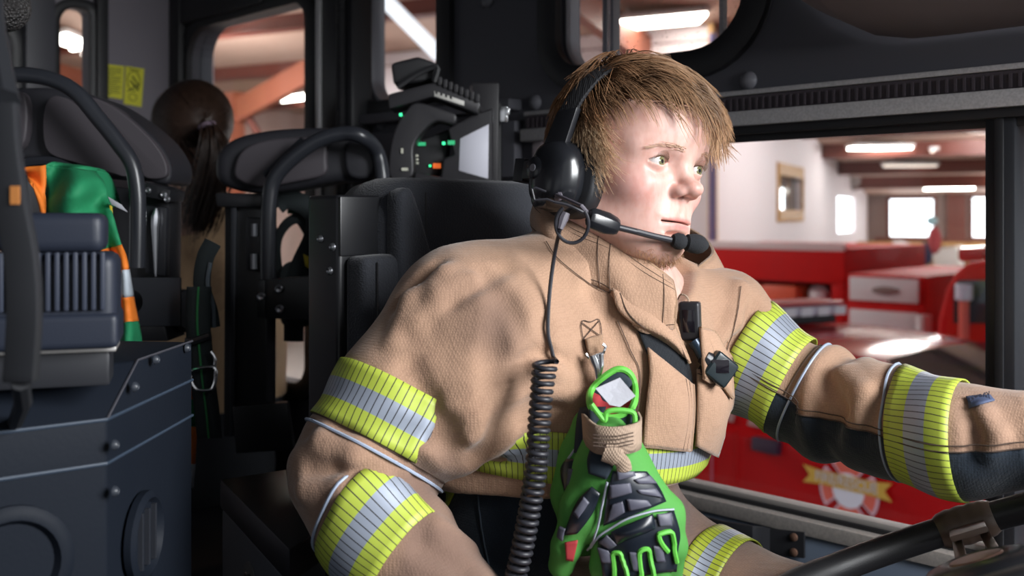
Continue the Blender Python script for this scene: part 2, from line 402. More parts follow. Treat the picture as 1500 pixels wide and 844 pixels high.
# pillar between the crew door and the cab side, with its corrugated conduit
b = MB(); b.box((-1.850,W-.03,CZ+.1),(.13,.06,1.4)); p1 = b.build('trim_1', M_blackm, None, bevel=.012); struct(p1)
b = MB(); b.box((-1.905,W-.062,CZ+.1),(.016,.012,1.4)); b.build('light_edge', M_trim, p1, bevel=.003)
pts = [(-1.815,W-.066,CZ+.75-i*.004) for i in range(330)]
b = MB(); b.tube(pts,[.011+.0018*(i%2) for i in range(330)],8); b.build('conduit', M_black, p1)
b = MB(); b.box((-1.60,W-.02,CZ+.215),(.56,.04,.022)); struct(b.build('trim_2', M_wall, None, bevel=.005))
b = MB(); b.box((-1.60,W-.012,CZ+.13),(.56,.024,.11)); struct(b.build('trim_3', M_wall, None, bevel=.005))
# corner trims by the rear wall
b = MB(); b.box((XR+.015,1.165,CZ+.1),(.03,.03,1.5)); struct(b.build('trim_4', M_black, None, bevel=.004))
b = MB(); b.box((XR+.02,1.0,CZ+.1),(.04,.075,1.5)); struct(b.build('trim_5', mat('rear_pillar',(.05,.05,.06),.5), None, bevel=.008))
b = MB(); b.box((XR+.03,1.39,CZ+.1),(.06,.05,1.4)); struct(b.build('trim_6', M_black, None, bevel=.01))
b = MB(); b.box((XR+.22,W-.015,CZ+.66),(.5,.03,.24)); struct(b.build('trim_7', M_black, None, bevel=.01))
# seam and dome bolts on the side wall
b = MB(); b.box((-1.36,W-.001,CZ+.185),(.20,.004,.004)); b.build('panel_seam', M_black, wl)
for (px,py) in ((785,150),(783,182),(1097,118),(558,180),(715,2),(700,205)):
    c = PY(px,py,W); b = MB(); b.lathe(c,(0,-1,0),[(0,.0145),(.004,.0145),(.008,.011),(.0105,.005),(.011,.0001)],20); b.build('bolt', M_bolt, wl)
# overhead locker bulge above the driver's door
b = MB(); rows = []
for i in range(15):
    x = -.93+1.46*i/14; k = min(1.0, (i/3.0)) ; k = math.sin(k*PI/2)
    rows.append([np.array([x, 1.395-.36*k*max(math.cos(a),0)**.7, CZ+.80-(.80-.248)*k*math.sin(a)**.6]) for a in [PI/2*j/10+1e-6 for j in range(11)]])
b.grid(rows)
oh = thing('overhead_locker','dark rounded overhead locker bulging down above the driver door','locker',(-.3,1.3,CZ+.3))
b.build('shell', mat('headliner_shell',(.17,.135,.135),.6,bump=('noise',500,.2,.0005)), oh, sub=1)
b = MB(); b.box((-.1,1.12,CZ+.62),(.16,.012,.05)); b.build('latch', M_blackp, oh, bevel=.004)
# yellow notices on the rear wall
M_yel = mat('yellow_notice', (.62,.60,.035), .6); M_ink = mat('notice_ink', (.10,.11,.02), .7)
def sticker(name, quad, label):
    q = [PX(x,y,XR+.002) for x,y in quad]; t = thing(name,label,'notice',q[3],group='yellow notices on the rear wall')
    b = MB(); b.prism(q,(.0015,0,0)); b.build('sheet', M_yel, t, flat=True)
    o = q[3]; u = q[2]-q[3]; v = q[0]-q[3]; return t,o,u,v
t,o,u,v = sticker('safety_notice',[(149,93),(182,97),(179,146),(147,140)],'yellow printed text notice on rear wall, beside the pictogram notice')
b = MB()
for k in range(13):
    w = [.8,.78,.8,.5,.8,.76,.8,.6,.79,.8,.7,.8,.4][k]; c = o+u*(.1+w/2)+v*(.92-.068*k)+np.array([.0018,0,0]); b.box(c,(.0006,np.linalg.norm(u)*w,.0022))
b.build('printed_line', M_ink, t, flat=True)
t,o,u,v = sticker('pictogram_notice',[(184,97),(211,101),(207,157),(181,152)],'yellow notice with a dark pictogram on rear wall')
b = MB()
c = o+u*.48+v*.55+np.array([.0018,0,0]); un=u; vn=v
b.tube([c+un*.36*math.cos(a)+vn*.26*math.sin(a)+vn*.1 for a in [2*PI*k/20 for k in range(20)]],.0012,4,closed=True)
for a0,a1 in (((-.1,.22),(.28,.02)),((.28,.02),(-.3,-.2)),((0,.02),(.3,-.12)),((-.2,.1),(.1,-.05))): b.tube([c+un*a0[0]+vn*a0[1],c+un*a1[0]+vn*a1[1]],.0024,5)
b.tube([c+un*.22*math.cos(a)+vn*(.10*math.sin(a)-.33) for a in [2*PI*k/14 for k in range(14)]],.001,4,closed=True)
b.tube([c+un*.3-vn*-.4,c-un*.3-vn*-.4],.0015,4)
b.build('pictogram', M_ink, t)
# grab bar on the door
gb = thing('door_grab_bar','black flat bar bracket bolted to the blue-grey door panel','handle',PY(1090,790,W-.03))
def dpt(px,py,off): return PY(px,py,W-.022-off)
b = MB()
path = [(1015,752,.06),(1060,764,.055),(1105,771,.05),(1118,772,.03),(1130,775,.004),(1180,780,.004)]
rows = []
for (x,y,o_) in path:
    h = 18 if x<1115 else 30
    top = dpt(x,y-1,o_); bot = dpt(x,y-1+h+ (8 if x>1120 else 0),o_); n_ = np.array([0,-.005,0])
    rows.append([top,bot,bot+n_,top+n_])
b.grid(rows,cv=True,caps=True); b.build('bar', M_blackm, gb, bevel=.001)
for (x,y) in ((1163,787),(1163,809)):
    b = MB(); b.lathe(dpt(x,y,.009),(0,-1,0),[(0,.0062),(.002,.006),(.0035,.003),(.0036,.0001)],14); b.build('screw', mat('rusty_screw',(.3,.17,.12),.4,metal=.7), gb)
# ================================================================ THE STATION OUTSIDE THE WINDOWS
U = np.array([-.2995,.954,0]); V_ = np.array([.954,.2995,0])
def ST(a, d, z): return U*d+V_*a+np.array([0,0,z])       # a along the far wall, d away from the truck
def toST(p): return np.array([p@V_, p@U, p[2]])
def roof_z(d): return CZ+.60+.12*(29.2-d)
M_con = mat('concrete_floor', (.42,.40,.38), .35, noise=(3,.5,(.36,.34,.33)))
M_white = mat('white_station_wall', (.72,.66,.68), .6, bump=('noise',30,.1,.002))
M_beige = mat('beige_cladding', (.55,.42,.33), .6)
M_ceil = mat('insulated_roof_panel', (.50,.34,.27), .75, bump=('noise',8,.2,.01))
M_beam = mat('red_oxide_steel', (.13,.03,.018), .5)
M_red = mat('fire_red_paint', (.46,.006,.008), .16, spec=.16)
M_redm = mat('fire_red_body', (.50,.010,.010), .6, spec=.12)
M_lamp = emis('fluorescent_diffuser', (1,.95,.86), 14.0)
M_fix = mat('white_fixture', (.7,.68,.66), .4)
M_oak = mat('golden_wood', (.50,.28,.09), .5, noise=(12,.4,(.4,.21,.06)))
def stbox(name, a0,a1,d0,d1,z0,z1, m, kind='structure', bevel=0, parent=None):
    b = MB(); b.hexa([ST(a0,d0,z0),ST(a1,d0,z0),ST(a1,d1,z0),ST(a0,d1,z0),ST(a0,d0,z1),ST(a1,d0,z1),ST(a1,d1,z1),ST(a0,d1,z1)])
    o = b.build(name, m, parent, bevel=bevel)
    if kind and parent is None: o['kind'] = kind
    return o
b = MB(); b.box((-8,12,-.06),(44,44,.12)); struct(b.build('floor', M_con))
DF = 29.2
# roof: panel sheet sloping down to the far wall
b = MB(); b.hexa([ST(-24,-4,roof_z(-4)),ST(14,-4,roof_z(-4)),ST(14,DF+.3,roof_z(DF+.3)),ST(-24,DF+.3,roof_z(DF+.3)),ST(-24,-4,roof_z(-4)+.1),ST(14,-4,roof_z(-4)+.1),ST(14,DF+.3,roof_z(DF+.3)+.1),ST(-24,DF+.3,roof_z(DF+.3)+.1)])
struct(b.build('ceiling', M_ceil, None, flat=True))
# purlins and main rafters as part of the roof structure, each its own beam
nb = 0
for d in [2.5,4.6,6.7,8.8,10.9,13,15.1,17.2,19.4,21.6,23.8,26]:
    h = .20 if d < 18 else .28; b = MB(); z = roof_z(d)
    b.hexa([ST(-24,d,z-h),ST(14,d,z-h),ST(14,d+.10,z-h),ST(-24,d+.10,z-h),ST(-24,d,z),ST(14,d,z),ST(14,d+.10,z),ST(-24,d+.10,z)])
    b.hexa([ST(-24,d-.06,z-h-.02),ST(14,d-.06,z-h-.02),ST(14,d+.16,z-h-.02),ST(-24,d+.16,z-h-.02),ST(-24,d-.06,z-h),ST(14,d-.06,z-h),ST(14,d+.16,z-h),ST(-24,d+.16,z-h)])
    nb += 1; struct(b.build('beam_purlin', M_beam, None, flat=True))
for a in (-14.5,-4.5,5.5):
    d0,d1 = -3,DF; b = MB(); hh = .55
    b.hexa([ST(a,d0,roof_z(d0)-hh-.2),ST(a+.16,d0,roof_z(d0)-hh-.2),ST(a+.16,d1,roof_z(d1)-.3),ST(a,d1,roof_z(d1)-.3),ST(a,d0,roof_z(d0)-.2),ST(a+.16,d0,roof_z(d0)-.2),ST(a+.16,d1,roof_z(d1)-.02),ST(a,d1,roof_z(d1)-.02)])
    struct(b.build('beam_rafter', mat('rafter_orange_red',(.25,.075,.04),.5), None, flat=True))
# far wall with its bright windows
p0 = ST(0,DF,0)
def far(px,py): return toST(PPL(px,py,p0,U))
aL = far(1282,317)[0]
wa = [(1302,1369,290,348),(1423,1499,287,349),(1530,1600,286,350)]
holes = []
for x0,x1,y0,y1 in wa:
    A = far(x0,y1); Bq = far(x1,y0); holes.append([(A[0],A[2]),(Bq[0],A[2]),(Bq[0],Bq[2]),(A[0],Bq[2])])
M_cladf = mat('far_wall_cladding',(.20,.14,.125),.6)
struct(panel_holes('wall_back', [(aL-.3,0),(12,0),(12,roof_z(DF)+.2),(aL-.3,roof_z(DF)+.2)], holes, .1, lambda u,v,w: ST(u,DF+.05+w,v), M_cladf))
M_sky = emis('daylight_pane', (.93,.97,1.0), 3.2)
for i,h in enumerate(holes):
    t = bpy.data.objects.new('window_%d'%(7+i), None); COL.objects.link(t); t.location = Vector(ST(h[0][0],DF,h[0][1])); t['kind']='structure'
    b = MB(); b.prism([ST(u,DF+.03,v) for u,v in h], U*.02); b.build('pane', M_sky, t, flat=True)
    b = MB(); ringframe(b, h, .05,.08,.0,-.05, lambda u,v,w: ST(u,DF+w,v)); b.build('window_frame', M_beam, t, flat=True)
for px in (1395,1408):
    A = far(px,300); stbox('trim_girt', A[0]-.12,A[0]+.12,DF-.15,DF,0,roof_z(DF), M_beam)
A = far(1300,352); stbox('trim_rail', aL,10,DF-.12,DF,A[2]-.1,A[2]+.08, M_beam)
# white inner wall running away from the truck
aW = toST(P(1280,317,29.0))[0]
dn = toST(P(1030,317,13.2))[1]
def onw(px,py): return toST(PPL(px,py,ST(aW,0,0),V_))
q0 = onw(1137,312); q1 = onw(1175,258); r0 = onw(1227,342); r1 = onw(1252,290)
struct(panel_holes('wall_partition', [(dn,0),(DF,0),(DF,roof_z(DF)-.02),(dn,roof_z(dn)-.02)], [[(q0[1]+.1,q0[2]),(q1[1]-.1,q0[2]),(q1[1]-.1,q1[2]),(q0[1]+.1,q1[2])],[(r0[1],r0[2]),(r1[1],r0[2]),(r1[1],r1[2]),(r0[1],r1[2])]], .12, lambda u,v,w: ST(aW-.06+w,u,v), M_white))
stbox('wall_partition_end', aW-6,aW-.12,dn,dn+.12,0,roof_z(dn)-.02, M_white)
w = bpy.data.objects.new('window_10', None); COL.objects.link(w); w.location = Vector(ST(aW,q0[1],q0[2])); w['kind']='structure'
lp = [(q0[1]+.1,q0[2]),(q1[1]-.1,q0[2]),(q1[1]-.1,q1[2]),(q0[1]+.1,q1[2])]
b = MB(); ringframe(b, lp, .06,.16,.0,.05, lambda u,v,w_: ST(aW+w_,u,v)); b.build('window_frame', M_oak, w, flat=True)
b = MB(); b.prism([ST(aW-.1,u,v) for u,v in lp], V_*.01); b.build('pane', mat('dark_room_glass',(.10,.08,.07),.12), w, flat=True)
mu = (lp[0][0]*.62+lp[1][0]*.38)
b = MB(); b.prism([ST(aW-.085,u,v) for u,v in [(lp[0][0],lp[0][1]),(mu+.1,lp[0][1]),(mu+.1,lp[0][1]+.62*(lp[2][1]-lp[0][1])),(lp[0][0],lp[0][1]+.62*(lp[2][1]-lp[0][1]))]], V_*.01); b.build('bright_pane', M_sky, w, flat=True)
w = bpy.data.objects.new('window_11', None); COL.objects.link(w); w.location = Vector(ST(aW,r0[1],r0[2])); w['kind']='structure'
b = MB(); b.prism([ST(aW-.1,u,v) for u,v in [(r0[1],r0[2]),(r1[1],r0[2]),(r1[1],r1[2]),(r0[1],r1[2])]], V_*.01); b.build('pane', M_sky, w, flat=True)
# orange-tan jamb and pole at the near end of the white wall
A = toST(P(1037,317,13.2)); stbox('trim_jamb', aW-.02,aW+.05,A[1]-.12,A[1]+.12,0,roof_z(A[1]), M_oak)
b = MB(); q = P(1044,317,12.6); b.cyl((q[0],q[1],0),(q[0],q[1],roof_z(12.4)-.3),.045,10); tag(b.build('conduit_pole', mat('violet_grey_pipe',(.16,.14,.30),.4)),'slim violet-grey pipe standing in front of the white station wall','pole')
# walls seen through the rear windows
def wallseg(name, pa, pb, z1, m):
    b = MB(); pa = np.array(pa); pb = np.array(pb); n = np.cross(pb-pa,[0,0,1.]); n = n/np.linalg.norm(n)*.1
    b.prism([(pa[0],pa[1],0),(pb[0],pb[1],0),(pb[0],pb[1],z1),(pa[0],pa[1],z1)], n); return struct(b.build(name, m, None, flat=True))
wallseg('wall_side', P(230,317,19.5), P(720,317,22.5), CZ+2.2, mat('pinkish_white_wall',(.75,.56,.50),.7))
wallseg('wall_end', P(-160,317,16.5), P(235,317,19.0), CZ+2.6, mat('pale_tan_wall',(.50,.40,.34),.7))
b = MB(); q = P(294,317,6.5); b.box((q[0],q[1],2.6),(.12,.12,5.2)); struct(b.build('column_white', mat('white_column',(.62,.58,.62),.5), None))
# orange-brown column with the sloping rafter it carries
q = P(343,317,16.5); q2 = P(475,317,15.0)
b = MB(); b.box((q[0],q[1],2.25),(.30,.22,4.5)); struct(b.build('column_steel', MATS['rafter_orange_red'], None, flat=True))
top = P(335,150,16.5); e = P(490,62,14.5); b = MB(); dv = np.array([0,0,-.40])
b.hexa([top+dv,e+dv*.9,e+dv*.9+U*.16,top+dv+U*.16,top,e,e+U*.16,top+U*.16]); struct(b.build('beam_haunch', MATS['rafter_orange_red'], None, flat=True))
b = MB(); b.tube([P(352,150,16.4),P(400,235,16.0)],.06,6); struct(b.build('beam_brace', M_beam))
# ---- fluorescent fixtures
def fixture(pts, label, w=.30, watts=60):
    (xa,ya,da),(xb,yb,db) = pts; A = P(xa,ya,da); B_ = P(xb,yb,db); L = np.linalg.norm(B_-A)
    t = thing('ceiling_light', label, 'ceiling light', (A+B_)/2, group='fluorescent ceiling lights')
    x = (B_-A)/L; M = basis(x, (0,0,1)); b = MB(); b.box((A+B_)/2+M@np.array([0,0,.05]), (L+.06,w+.08,.07), M); b.build('housing', M_fix, t, bevel=.01)
    b = MB(); b.box((A+B_)/2, (L,w,.05), M); b.build('diffuser', M_lamp, t, bevel=.015)
    b = MB()
    pass
    for s in (-.35,.35):
        c = (A+B_)/2+x*L*s; b = MB(); b.cyl(c+np.array([0,0,.07]), c+np.array([0,0,.6]), .012, 6); b.build('hanger', M_fix, t)
    return t
def cd(px,py,drop=.15):   # depth at which the ray meets the roof
    r = ray(px,py); return (CZ+.60+.12*29.2-drop-CAM[2])/(r[2]+.12*(r@U))
def fx(x0,y0,x1,y1,label,w=.3):
    d = cd((x0+x1)/2,(y0+y1)/2); return fixture(((x0,y0,d),(x1,y1,d)), label, w)
fx(900,38,1030,26,'long lit fluorescent fixture seen through the upper window above the driver',.55)
fx(1246,217,1331,217,'lit fluorescent fixture nearest the top of the door window',.40)
fx(1358,277,1423,276,'lit fluorescent fixture hanging low over the far window',.40)
fx(1296,243,1370,243,'dim narrow fixture between the two bright ones in the door window',.25)
fx(1360,222,1450,220,'dim fixture close to the black window divider',.25)
fx(1330,196,1385,190,'small fixture at the top edge of the door window',.25)
fx(408,146,462,140,'glowing fixture seen through the crew door window beside the tan column',.5)
fx(88,63,117,58,'bright fixture seen through the narrow rear window, wider of its two',.9)
fx(120,78,133,77,'bright fixture seen through the narrow rear window, smaller of its two',.9)
# bright emissive strip hung under the roof, seen through the small upper window
b = MB(); qa = [P(x,y,cd(x,y,.32)) for x,y in ((550,2),(562,-14),(668,92),(640,92))]
b.prism(qa, (0,0,.03)); struct(b.build('window_12', emis('emissive_strip',(.86,.93,1.0),.75), None, flat=True))
for o in list(COL.objects):
    if o.name.startswith('ceiling_light') and o.parent is None and o['label'].startswith(('dim','small')):
        for ch in o.children:
            if ch.name.startswith('diffuser'): ch.data.materials[0] = emis('dim_diffuser',(1,.86,.74),1.1)
# ---- ducts near the white wall
def duct(x0,x1,y,h,d,label):
    A = P(x0,y,d); B_ = P(x1,y,d); b = MB(); b.cyl(A,B_,h,14); 
    for k in range(5): c = A+(B_-A)*(k+.5)/5; n = (B_-A)/np.linalg.norm(B_-A); b.cyl(c-n*.02,c+n*.02,h*1.06,14)
    return tag(b.build('ventilation_duct', mat('galvanised_duct',(.42,.36,.34),.45,metal=.4)), label, 'duct')
duct(1195,1255,262,.30,25,'round grey duct leaving the white station wall')
duct(1250,1330,258,.16,26.5,'thin grey duct under the far roof beams')
# ---- mezzanine with slatted timber rail
A = toST(P(1240,400,27.0)); B_ = toST(P(1480,400,27.0)); za = P(1300,398,27)[2]; zb = P(1300,352,27)[2]
stbox('mezzanine_deck_slab', A[0]-.5,B_[0]+3,27.2,DF,za-.2,za, M_beige)
mz = thing('mezzanine_railing','slatted golden timber railing along the far mezzanine','railing',ST(A[0],27,za))
stbox('top_rail', A[0],B_[0]+2,26.95,27.1,zb-.08,zb, M_oak, parent=mz); stbox('bottom_rail', A[0],B_[0]+2,26.95,27.1,za,za+.1, M_oak, parent=mz)
n = 40
for k in range(n):
    a = A[0]+(B_[0]+2-A[0])*k/n; stbox('baluster', a,a+.06,26.98,27.06,za,zb, M_oak, parent=mz)
for (px,py,sx,sy,rot,lab) in ((1331,377,.70,.50,.3,'white tilted plastic bin in front of the mezzanine railing'),(1389,379,.55,.45,-.2,'white rounded bin beside the red engine roof')):
    c = P(px,py,23.0); t = thing('white_bin', lab, 'bin', c-np.array([0,0,.2])); M = rotm((0,1,0),rot)
    b = MB(); b.box(c,(sx,.4,sy),M); b.build('tub', mat('white_plastic',(.75,.72,.68),.4), t, bevel=.06, seg=3)
    b = MB(); b.box(c+M@np.array([0,0,sy/2]),(sx+.06,.46,.05),M); b.build('rim', MATS['white_plastic'], t, bevel=.02)
    b = MB(); b.cyl(c-np.array([0,0,sy/2]),(c[0],c[1],P(px,410,23)[2]),.08,10); b.build('stand', MATS['white_plastic'], t)
# a red jacket on a dark post by the far windows
c = P(1369,352,21.5); t = thing('hanging_jacket','small red and dark jacket hanging in front of the far window','jacket',c-np.array([0,0,.5]))
b = MB(); b.ell(c,(.14,.11,.30)); b.build('red_panel', mat('dull_red_cloth',(.33,.04,.05),.8), t)
b = MB(); b.ell(c+np.array([-.2,0,-.3]),(.16,.1,.25)); b.build('dark_panel', mat('navy_cloth',(.02,.02,.06),.8), t)
b = MB(); b.ell(c+np.array([-.06,0,.42]),(.12,.11,.10)); b.build('cap', mat('pale_blue_cap',(.35,.55,.6),.6), t)
# ================================================================ RED VEHICLES IN THE STATION
M_dglass = mat('dark_car_glass', (.03,.04,.05), .06, spec=.8)
M_tyre = mat('tyre_rubber', (.02,.02,.02), .8)
M_alum = mat('white_silver_panel', (.66,.60,.62), .4, metal=.15)
M_gold = mat('gold_lettering', (.70,.42,.07), .45)
M_lens = mat('clear_lens', (.62,.60,.72), .12, spec=.8)
Y0 = 4.75; YC = 5.72
car = thing('red_car','red command car parked outside the driver door with a fire cross badge','car',(-2.7,YC,0))
def zl(z): return z if z<1.22 else 1.22+(z-1.22)*.80
def section(x, hw_b, hw_t, zb, zt, r=.10, n=5):
    zb=zl(zb); zt=zl(zt)
    pts = [(-hw_b,zb)]
    s = np.array([-hw_b,zb]); e = np.array([-hw_t,zt]); d = (e-s)/np.linalg.norm(e-s)
    a = e-d*r; c = e; d2 = np.array([-hw_t+r,zt])
    for k in range(n+1):
        t = k/n; q = (1-t)**2*a+2*t*(1-t)*c+t*t*d2; pts.append(tuple(q))
    crown = [(-hw_t*.5,zt+.012),(0,zt+.018),(hw_t*.5,zt+.012)]
    right = [(-y,z) for y,z in reversed(pts)]
    return [np.array([x,YC+y,z]) for y,z in pts+crown+right]
b = MB()
rows = []
for x,hwb,hwt,zb,zt in ((-5.62,.80,.80,.55,1.15),(-5.55,.90,.90,.42,1.25),(-5.2,.97,.95,.36,1.29),(-3.5,.97,.95,.34,1.30),(-1.5,.97,.95,.34,1.28),(-1.25,.97,.94,.34,1.24),(-.4,.96,.88,.36,1.14),(-.05,.92,.78,.42,1.02),(.02,.80,.66,.5,.9)):
    rows.append(section(x,hwb,hwt,zb,zt,.07))
b.grid(rows,cv=True,caps=True); b.build('body', M_red, car, ang=50)
b = MB(); rows = []
for x,hwt,zt in ((-5.5,.86,1.36),(-5.3,.74,1.72),(-4.9,.72,1.82),(-4.0,.71,1.86),(-3.0,.71,1.86),(-2.55,.70,1.84),(-2.30,.70,1.80),(-1.95,.745,1.62),(-1.6,.80,1.42),(-1.30,.86,1.27)):
    rows.append(section(x,.93,hwt,1.22,zt,.13))
b.grid(rows,cv=True,caps=True); b.build('roof', M_red, car, ang=60)
# windshield and side glass
b = MB(); rows = []
for x,hw,z in ((-2.26,.60,1.795),(-1.95,.66,1.645),(-1.6,.73,1.44),(-1.36,.78,1.315)):
    rows.append([np.array([x+.012,YC+hw*t,zl(z)+.016+.02*(1-t*t)]) for t in np.linspace(-1,1,9)])
b.grid(rows); o = b.build('windshield', M_dglass, car)
def sy(z): return YC-(.93-(z-1.22)/.62*.20)-.012
def sidewin(name, poly):
    b = MB(); b.prism([(x,sy(z),zl(z)) for x,z in poly],(0,.01,0)); return b.build(name, mat('car_side_glass',(.42,.22,.22),.08,spec=.8), car)
sidewin('side_window', [(-2.90,1.31),(-1.62,1.31),(-2.12,1.62),(-2.42,1.70),(-2.90,1.72)])
sidewin('side_window', [(-4.10,1.31),(-3.0,1.31),(-3.0,1.72),(-4.0,1.72)])
# door handle, seams, mirror, lamps, wheels
b = MB(); c = PY(1115,655,Y0); b.box(c,(.17,.05,.075)); b.build('door_handle', mat('dark_violet_plastic',(.04,.015,.04),.4), car, bevel=.012)
for x in (-2.93,-1.52):
    b = MB(); b.box((x,Y0-.0005,.85),(.008,.006,.84)); b.build('door_seam', M_redm, car)
b = MB()
b.box((PY(1029,600,Y0)[0],Y0-.002,.85),(.012,.006,.84)); b.build('door_seam', mat('pink_seam',(.45,.10,.16),.5), car)
b = MB(); b.ell((-1.62,Y0-.10,1.36),(.07,.13,.09)); b.build('mirror', M_red, car)
for x in (-4.75,-.95):
    b = MB(); b.lathe((x,Y0+.02,.36),(0,-1,0),[(-.2,.30),(-.18,.355),(0,.36),(.02,.33),(.03,.22)],26); w = b.build('wheel', M_tyre, car)
    b = MB(); b.lathe((x,Y0-.005,.36),(0,-1,0),[(0,.21),(.012,.20),(.012,.06),(.03,.05),(.03,.001)],20); b.build('hubcap', M_silver, w)
b = MB(); b.ell((-.05,Y0+.22,.86),(.08,.17,.09)); b.build('headlamp', M_lens, car)
b = MB(); rows=[]
# light bar across the roof
lb = thing('light_bar','clear and red emergency light bar across the red car roof','light bar',(-3.05,5.85,1.74))
b = MB(); b.box((-3.05,5.85,1.785),(.20,1.15,.05)); b.build('base', M_blackp, lb, bevel=.01)
b = MB(); b.box((-3.05,5.85,1.845),(.25,1.22,.065)); b.build('lens', M_lens, lb, bevel=.025)
b = MB(); b.box((-3.05,5.85,1.892),(.25,1.25,.022)); b.build('top_cover', mat('pinkish_red_lens',(.55,.08,.09),.3), lb, bevel=.01)
b = MB()
for k in range(9): b.box((-2.912,5.30+k*.14,1.845),(.012,.09,.055))
b.build('led_module', mat('led_white',(.85,.85,.92),.2), lb)
# badge: a flared cross under a gold ribbon
bd = PY(1243,719,Y0-.004); R_ = .165
def badge_part(name, poly, m, off):
    b = MB(); b.prism([(bd[0]+x, Y0-.003-off, bd[2]+z) for x,z in poly],(0,.002,0)); return b.build(name, m, car, flat=True)
M_pink = mat('badge_pink_white',(.80,.55,.66),.5); M_cor = mat('badge_coral',(.78,.14,.10),.5); M_wh = mat('badge_white',(.82,.80,.92),.5)
def arm(a, r0, r1, half, inset):
    pts = []
    for t in np.linspace(-1,1,9): pts.append((r1*math.cos(a+t*half), r1*math.sin(a+t*half)))
    for t in (1,-1): pts.append((r0*math.cos(a+t*half*.75), r0*math.sin(a+t*half*.75)))
    return pts
b1 = MB(); b2 = MB()
for k in range(4):
    a = k*PI/2
    for bb,(r0,r1,hf,off,m_) in ((b1,(.04,R_,.66,.000,0)),(b2,(.06,R_*.91,.58,.003,0))):
        bb.prism([(bd[0]+x, Y0-.003-off, bd[2]+z) for x,z in arm(a,r0,r1,hf,0)],(0,.002,0))
bdg = b1.build('badge_cross', M_pink, car, flat=True); b2.build('badge_field', M_cor, bdg, flat=True)
b = MB(); b.prism([(bd[0]+.088*math.cos(t),Y0-.009,bd[2]+.088*math.sin(t)) for t in np.linspace(0,2*PI,28,endpoint=False)],(0,.002,0)); b.build('badge_disc', M_wh, bdg, flat=True)
xr0 = PY(1174,690,Y0)[0]-bd[0]; xr1 = PY(1312,725,Y0)[0]-bd[0]
zc = PY(1243,707,Y0)[2]-bd[2]
rib = [(xr0,zc+.045),(xr0+.10,zc+.034),(xr1-.10,zc+.034),(xr1,zc+.045),(xr1-.04,zc),(xr1,zc-.045),(xr1-.10,zc-.036),(xr0+.10,zc-.036),(xr0,zc-.045),(xr0+.04,zc)]
b = MB(); b.prism([(bd[0]+x,Y0-.013,bd[2]+z) for x,z in rib],(0,.002,0)); b.build('badge_ribbon', M_gold, bdg, flat=True)
vs,fs = text_mesh('FIRE/RESCUE', .070, .0006, font_bold=.0018)
xs = [v[0] for v in vs]; sc = (xr1-xr0-.15)/(max(xs)-min(xs))
b = MB(); b.add([np.array([bd[0]+(xr0+xr1)/2+v[0]*sc, Y0-.0142, bd[2]+zc+v[1]]) for v in vs], fs); b.build('badge_lettering', M_wh, bdg, flat=True)
for o_ in (car,lb):
    M_ = Matrix.Translation(Vector((bd[0],bd[1],0))) @ Matrix.Rotation(math.radians(-6),4,'Z') @ Matrix.Translation(Vector((-bd[0],-bd[1],0)))
    o_.location = M_ @ o_.location + (Vector((-.33,-.32,.0)) if o_ is lb else Vector((0,0,0))); o_.rotation_euler = (0,0,math.radians(-6 if o_ is car else -20))
# ---- red utility body with an open locker
YB = 9.2
def yz(px,py,Y=YB): return PY(px,py,Y)
bt = thing('red_utility_truck','red truck body with an open side locker behind the command car','fire truck',(-5.5,10.2,0))
L0 = yz(985,362)[0]; L1 = yz(1237,362)[0]; zt = yz(1140,362)[2]; zs = yz(1140,412)[2]; zf = yz(1140,453)[2]
def xb(name, x0,x1,y0,y1,z0,z1,m,p,bevel=.02):
    b = MB(); b.box(((x0+x1)/2,(y0+y1)/2,(z0+z1)/2),(abs(x1-x0),abs(y1-y0),abs(z1-z0))); return b.build(name,m,p,bevel=bevel)
xb('upper_body', L0,L1,YB,YB+2,zs,zt,M_redm,bt); xb('lower_body', L0,L1,YB,YB+2,.45,zf,M_redm,bt)
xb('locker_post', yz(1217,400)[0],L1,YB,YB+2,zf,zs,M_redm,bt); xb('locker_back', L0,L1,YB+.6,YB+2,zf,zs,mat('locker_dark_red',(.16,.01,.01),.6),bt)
xb('locker_post', L0,yz(1050,400)[0],YB,YB+2,zf,zs,M_redm,bt)
xb('top_rail', L0,L1,YB-.02,YB+.05,zt-.03,zt+.05,mat('pale_rail',(.65,.5,.5),.4),bt)
for x in (L0+.6,L1-.7):
    b = MB(); b.lathe((x,YB+.1,.45),(0,-1,0),[(-.2,.40),(0,.45),(.06,.40),(.07,.2),(.07,.001)],24); b.build('wheel', M_tyre, bt)
for x0,x1 in ((1090,1112),(1114,1166)):
    A = yz(x0,416,YB+.05); B_ = yz(x1,452,YB+.05); t = xb('gear_bin',A[0],B_[0],YB+.05,YB+.45,zf+.005,A[2],mat('orange_red_bin',(.62,.07,.02),.5),None,.04)
    tag(t, 'orange-red gear bin in the open locker, '+('narrow one by the post' if x0==1090 else 'wide one beside the white cylinder'),'bin')
A = yz(1198,412,YB+.25); A[0] += .02; b = MB(); b.lathe((A[0],YB+.25,zf+.004),(0,0,1),[(0,.10),(.01,.112),(A[2]-zf-.10,.112),(A[2]-zf-.06,.08),(A[2]-zf-.04,.04)],18); tag(b.build('white_cylinder',M_alum),'white upright cylinder standing in the open red locker','cylinder')
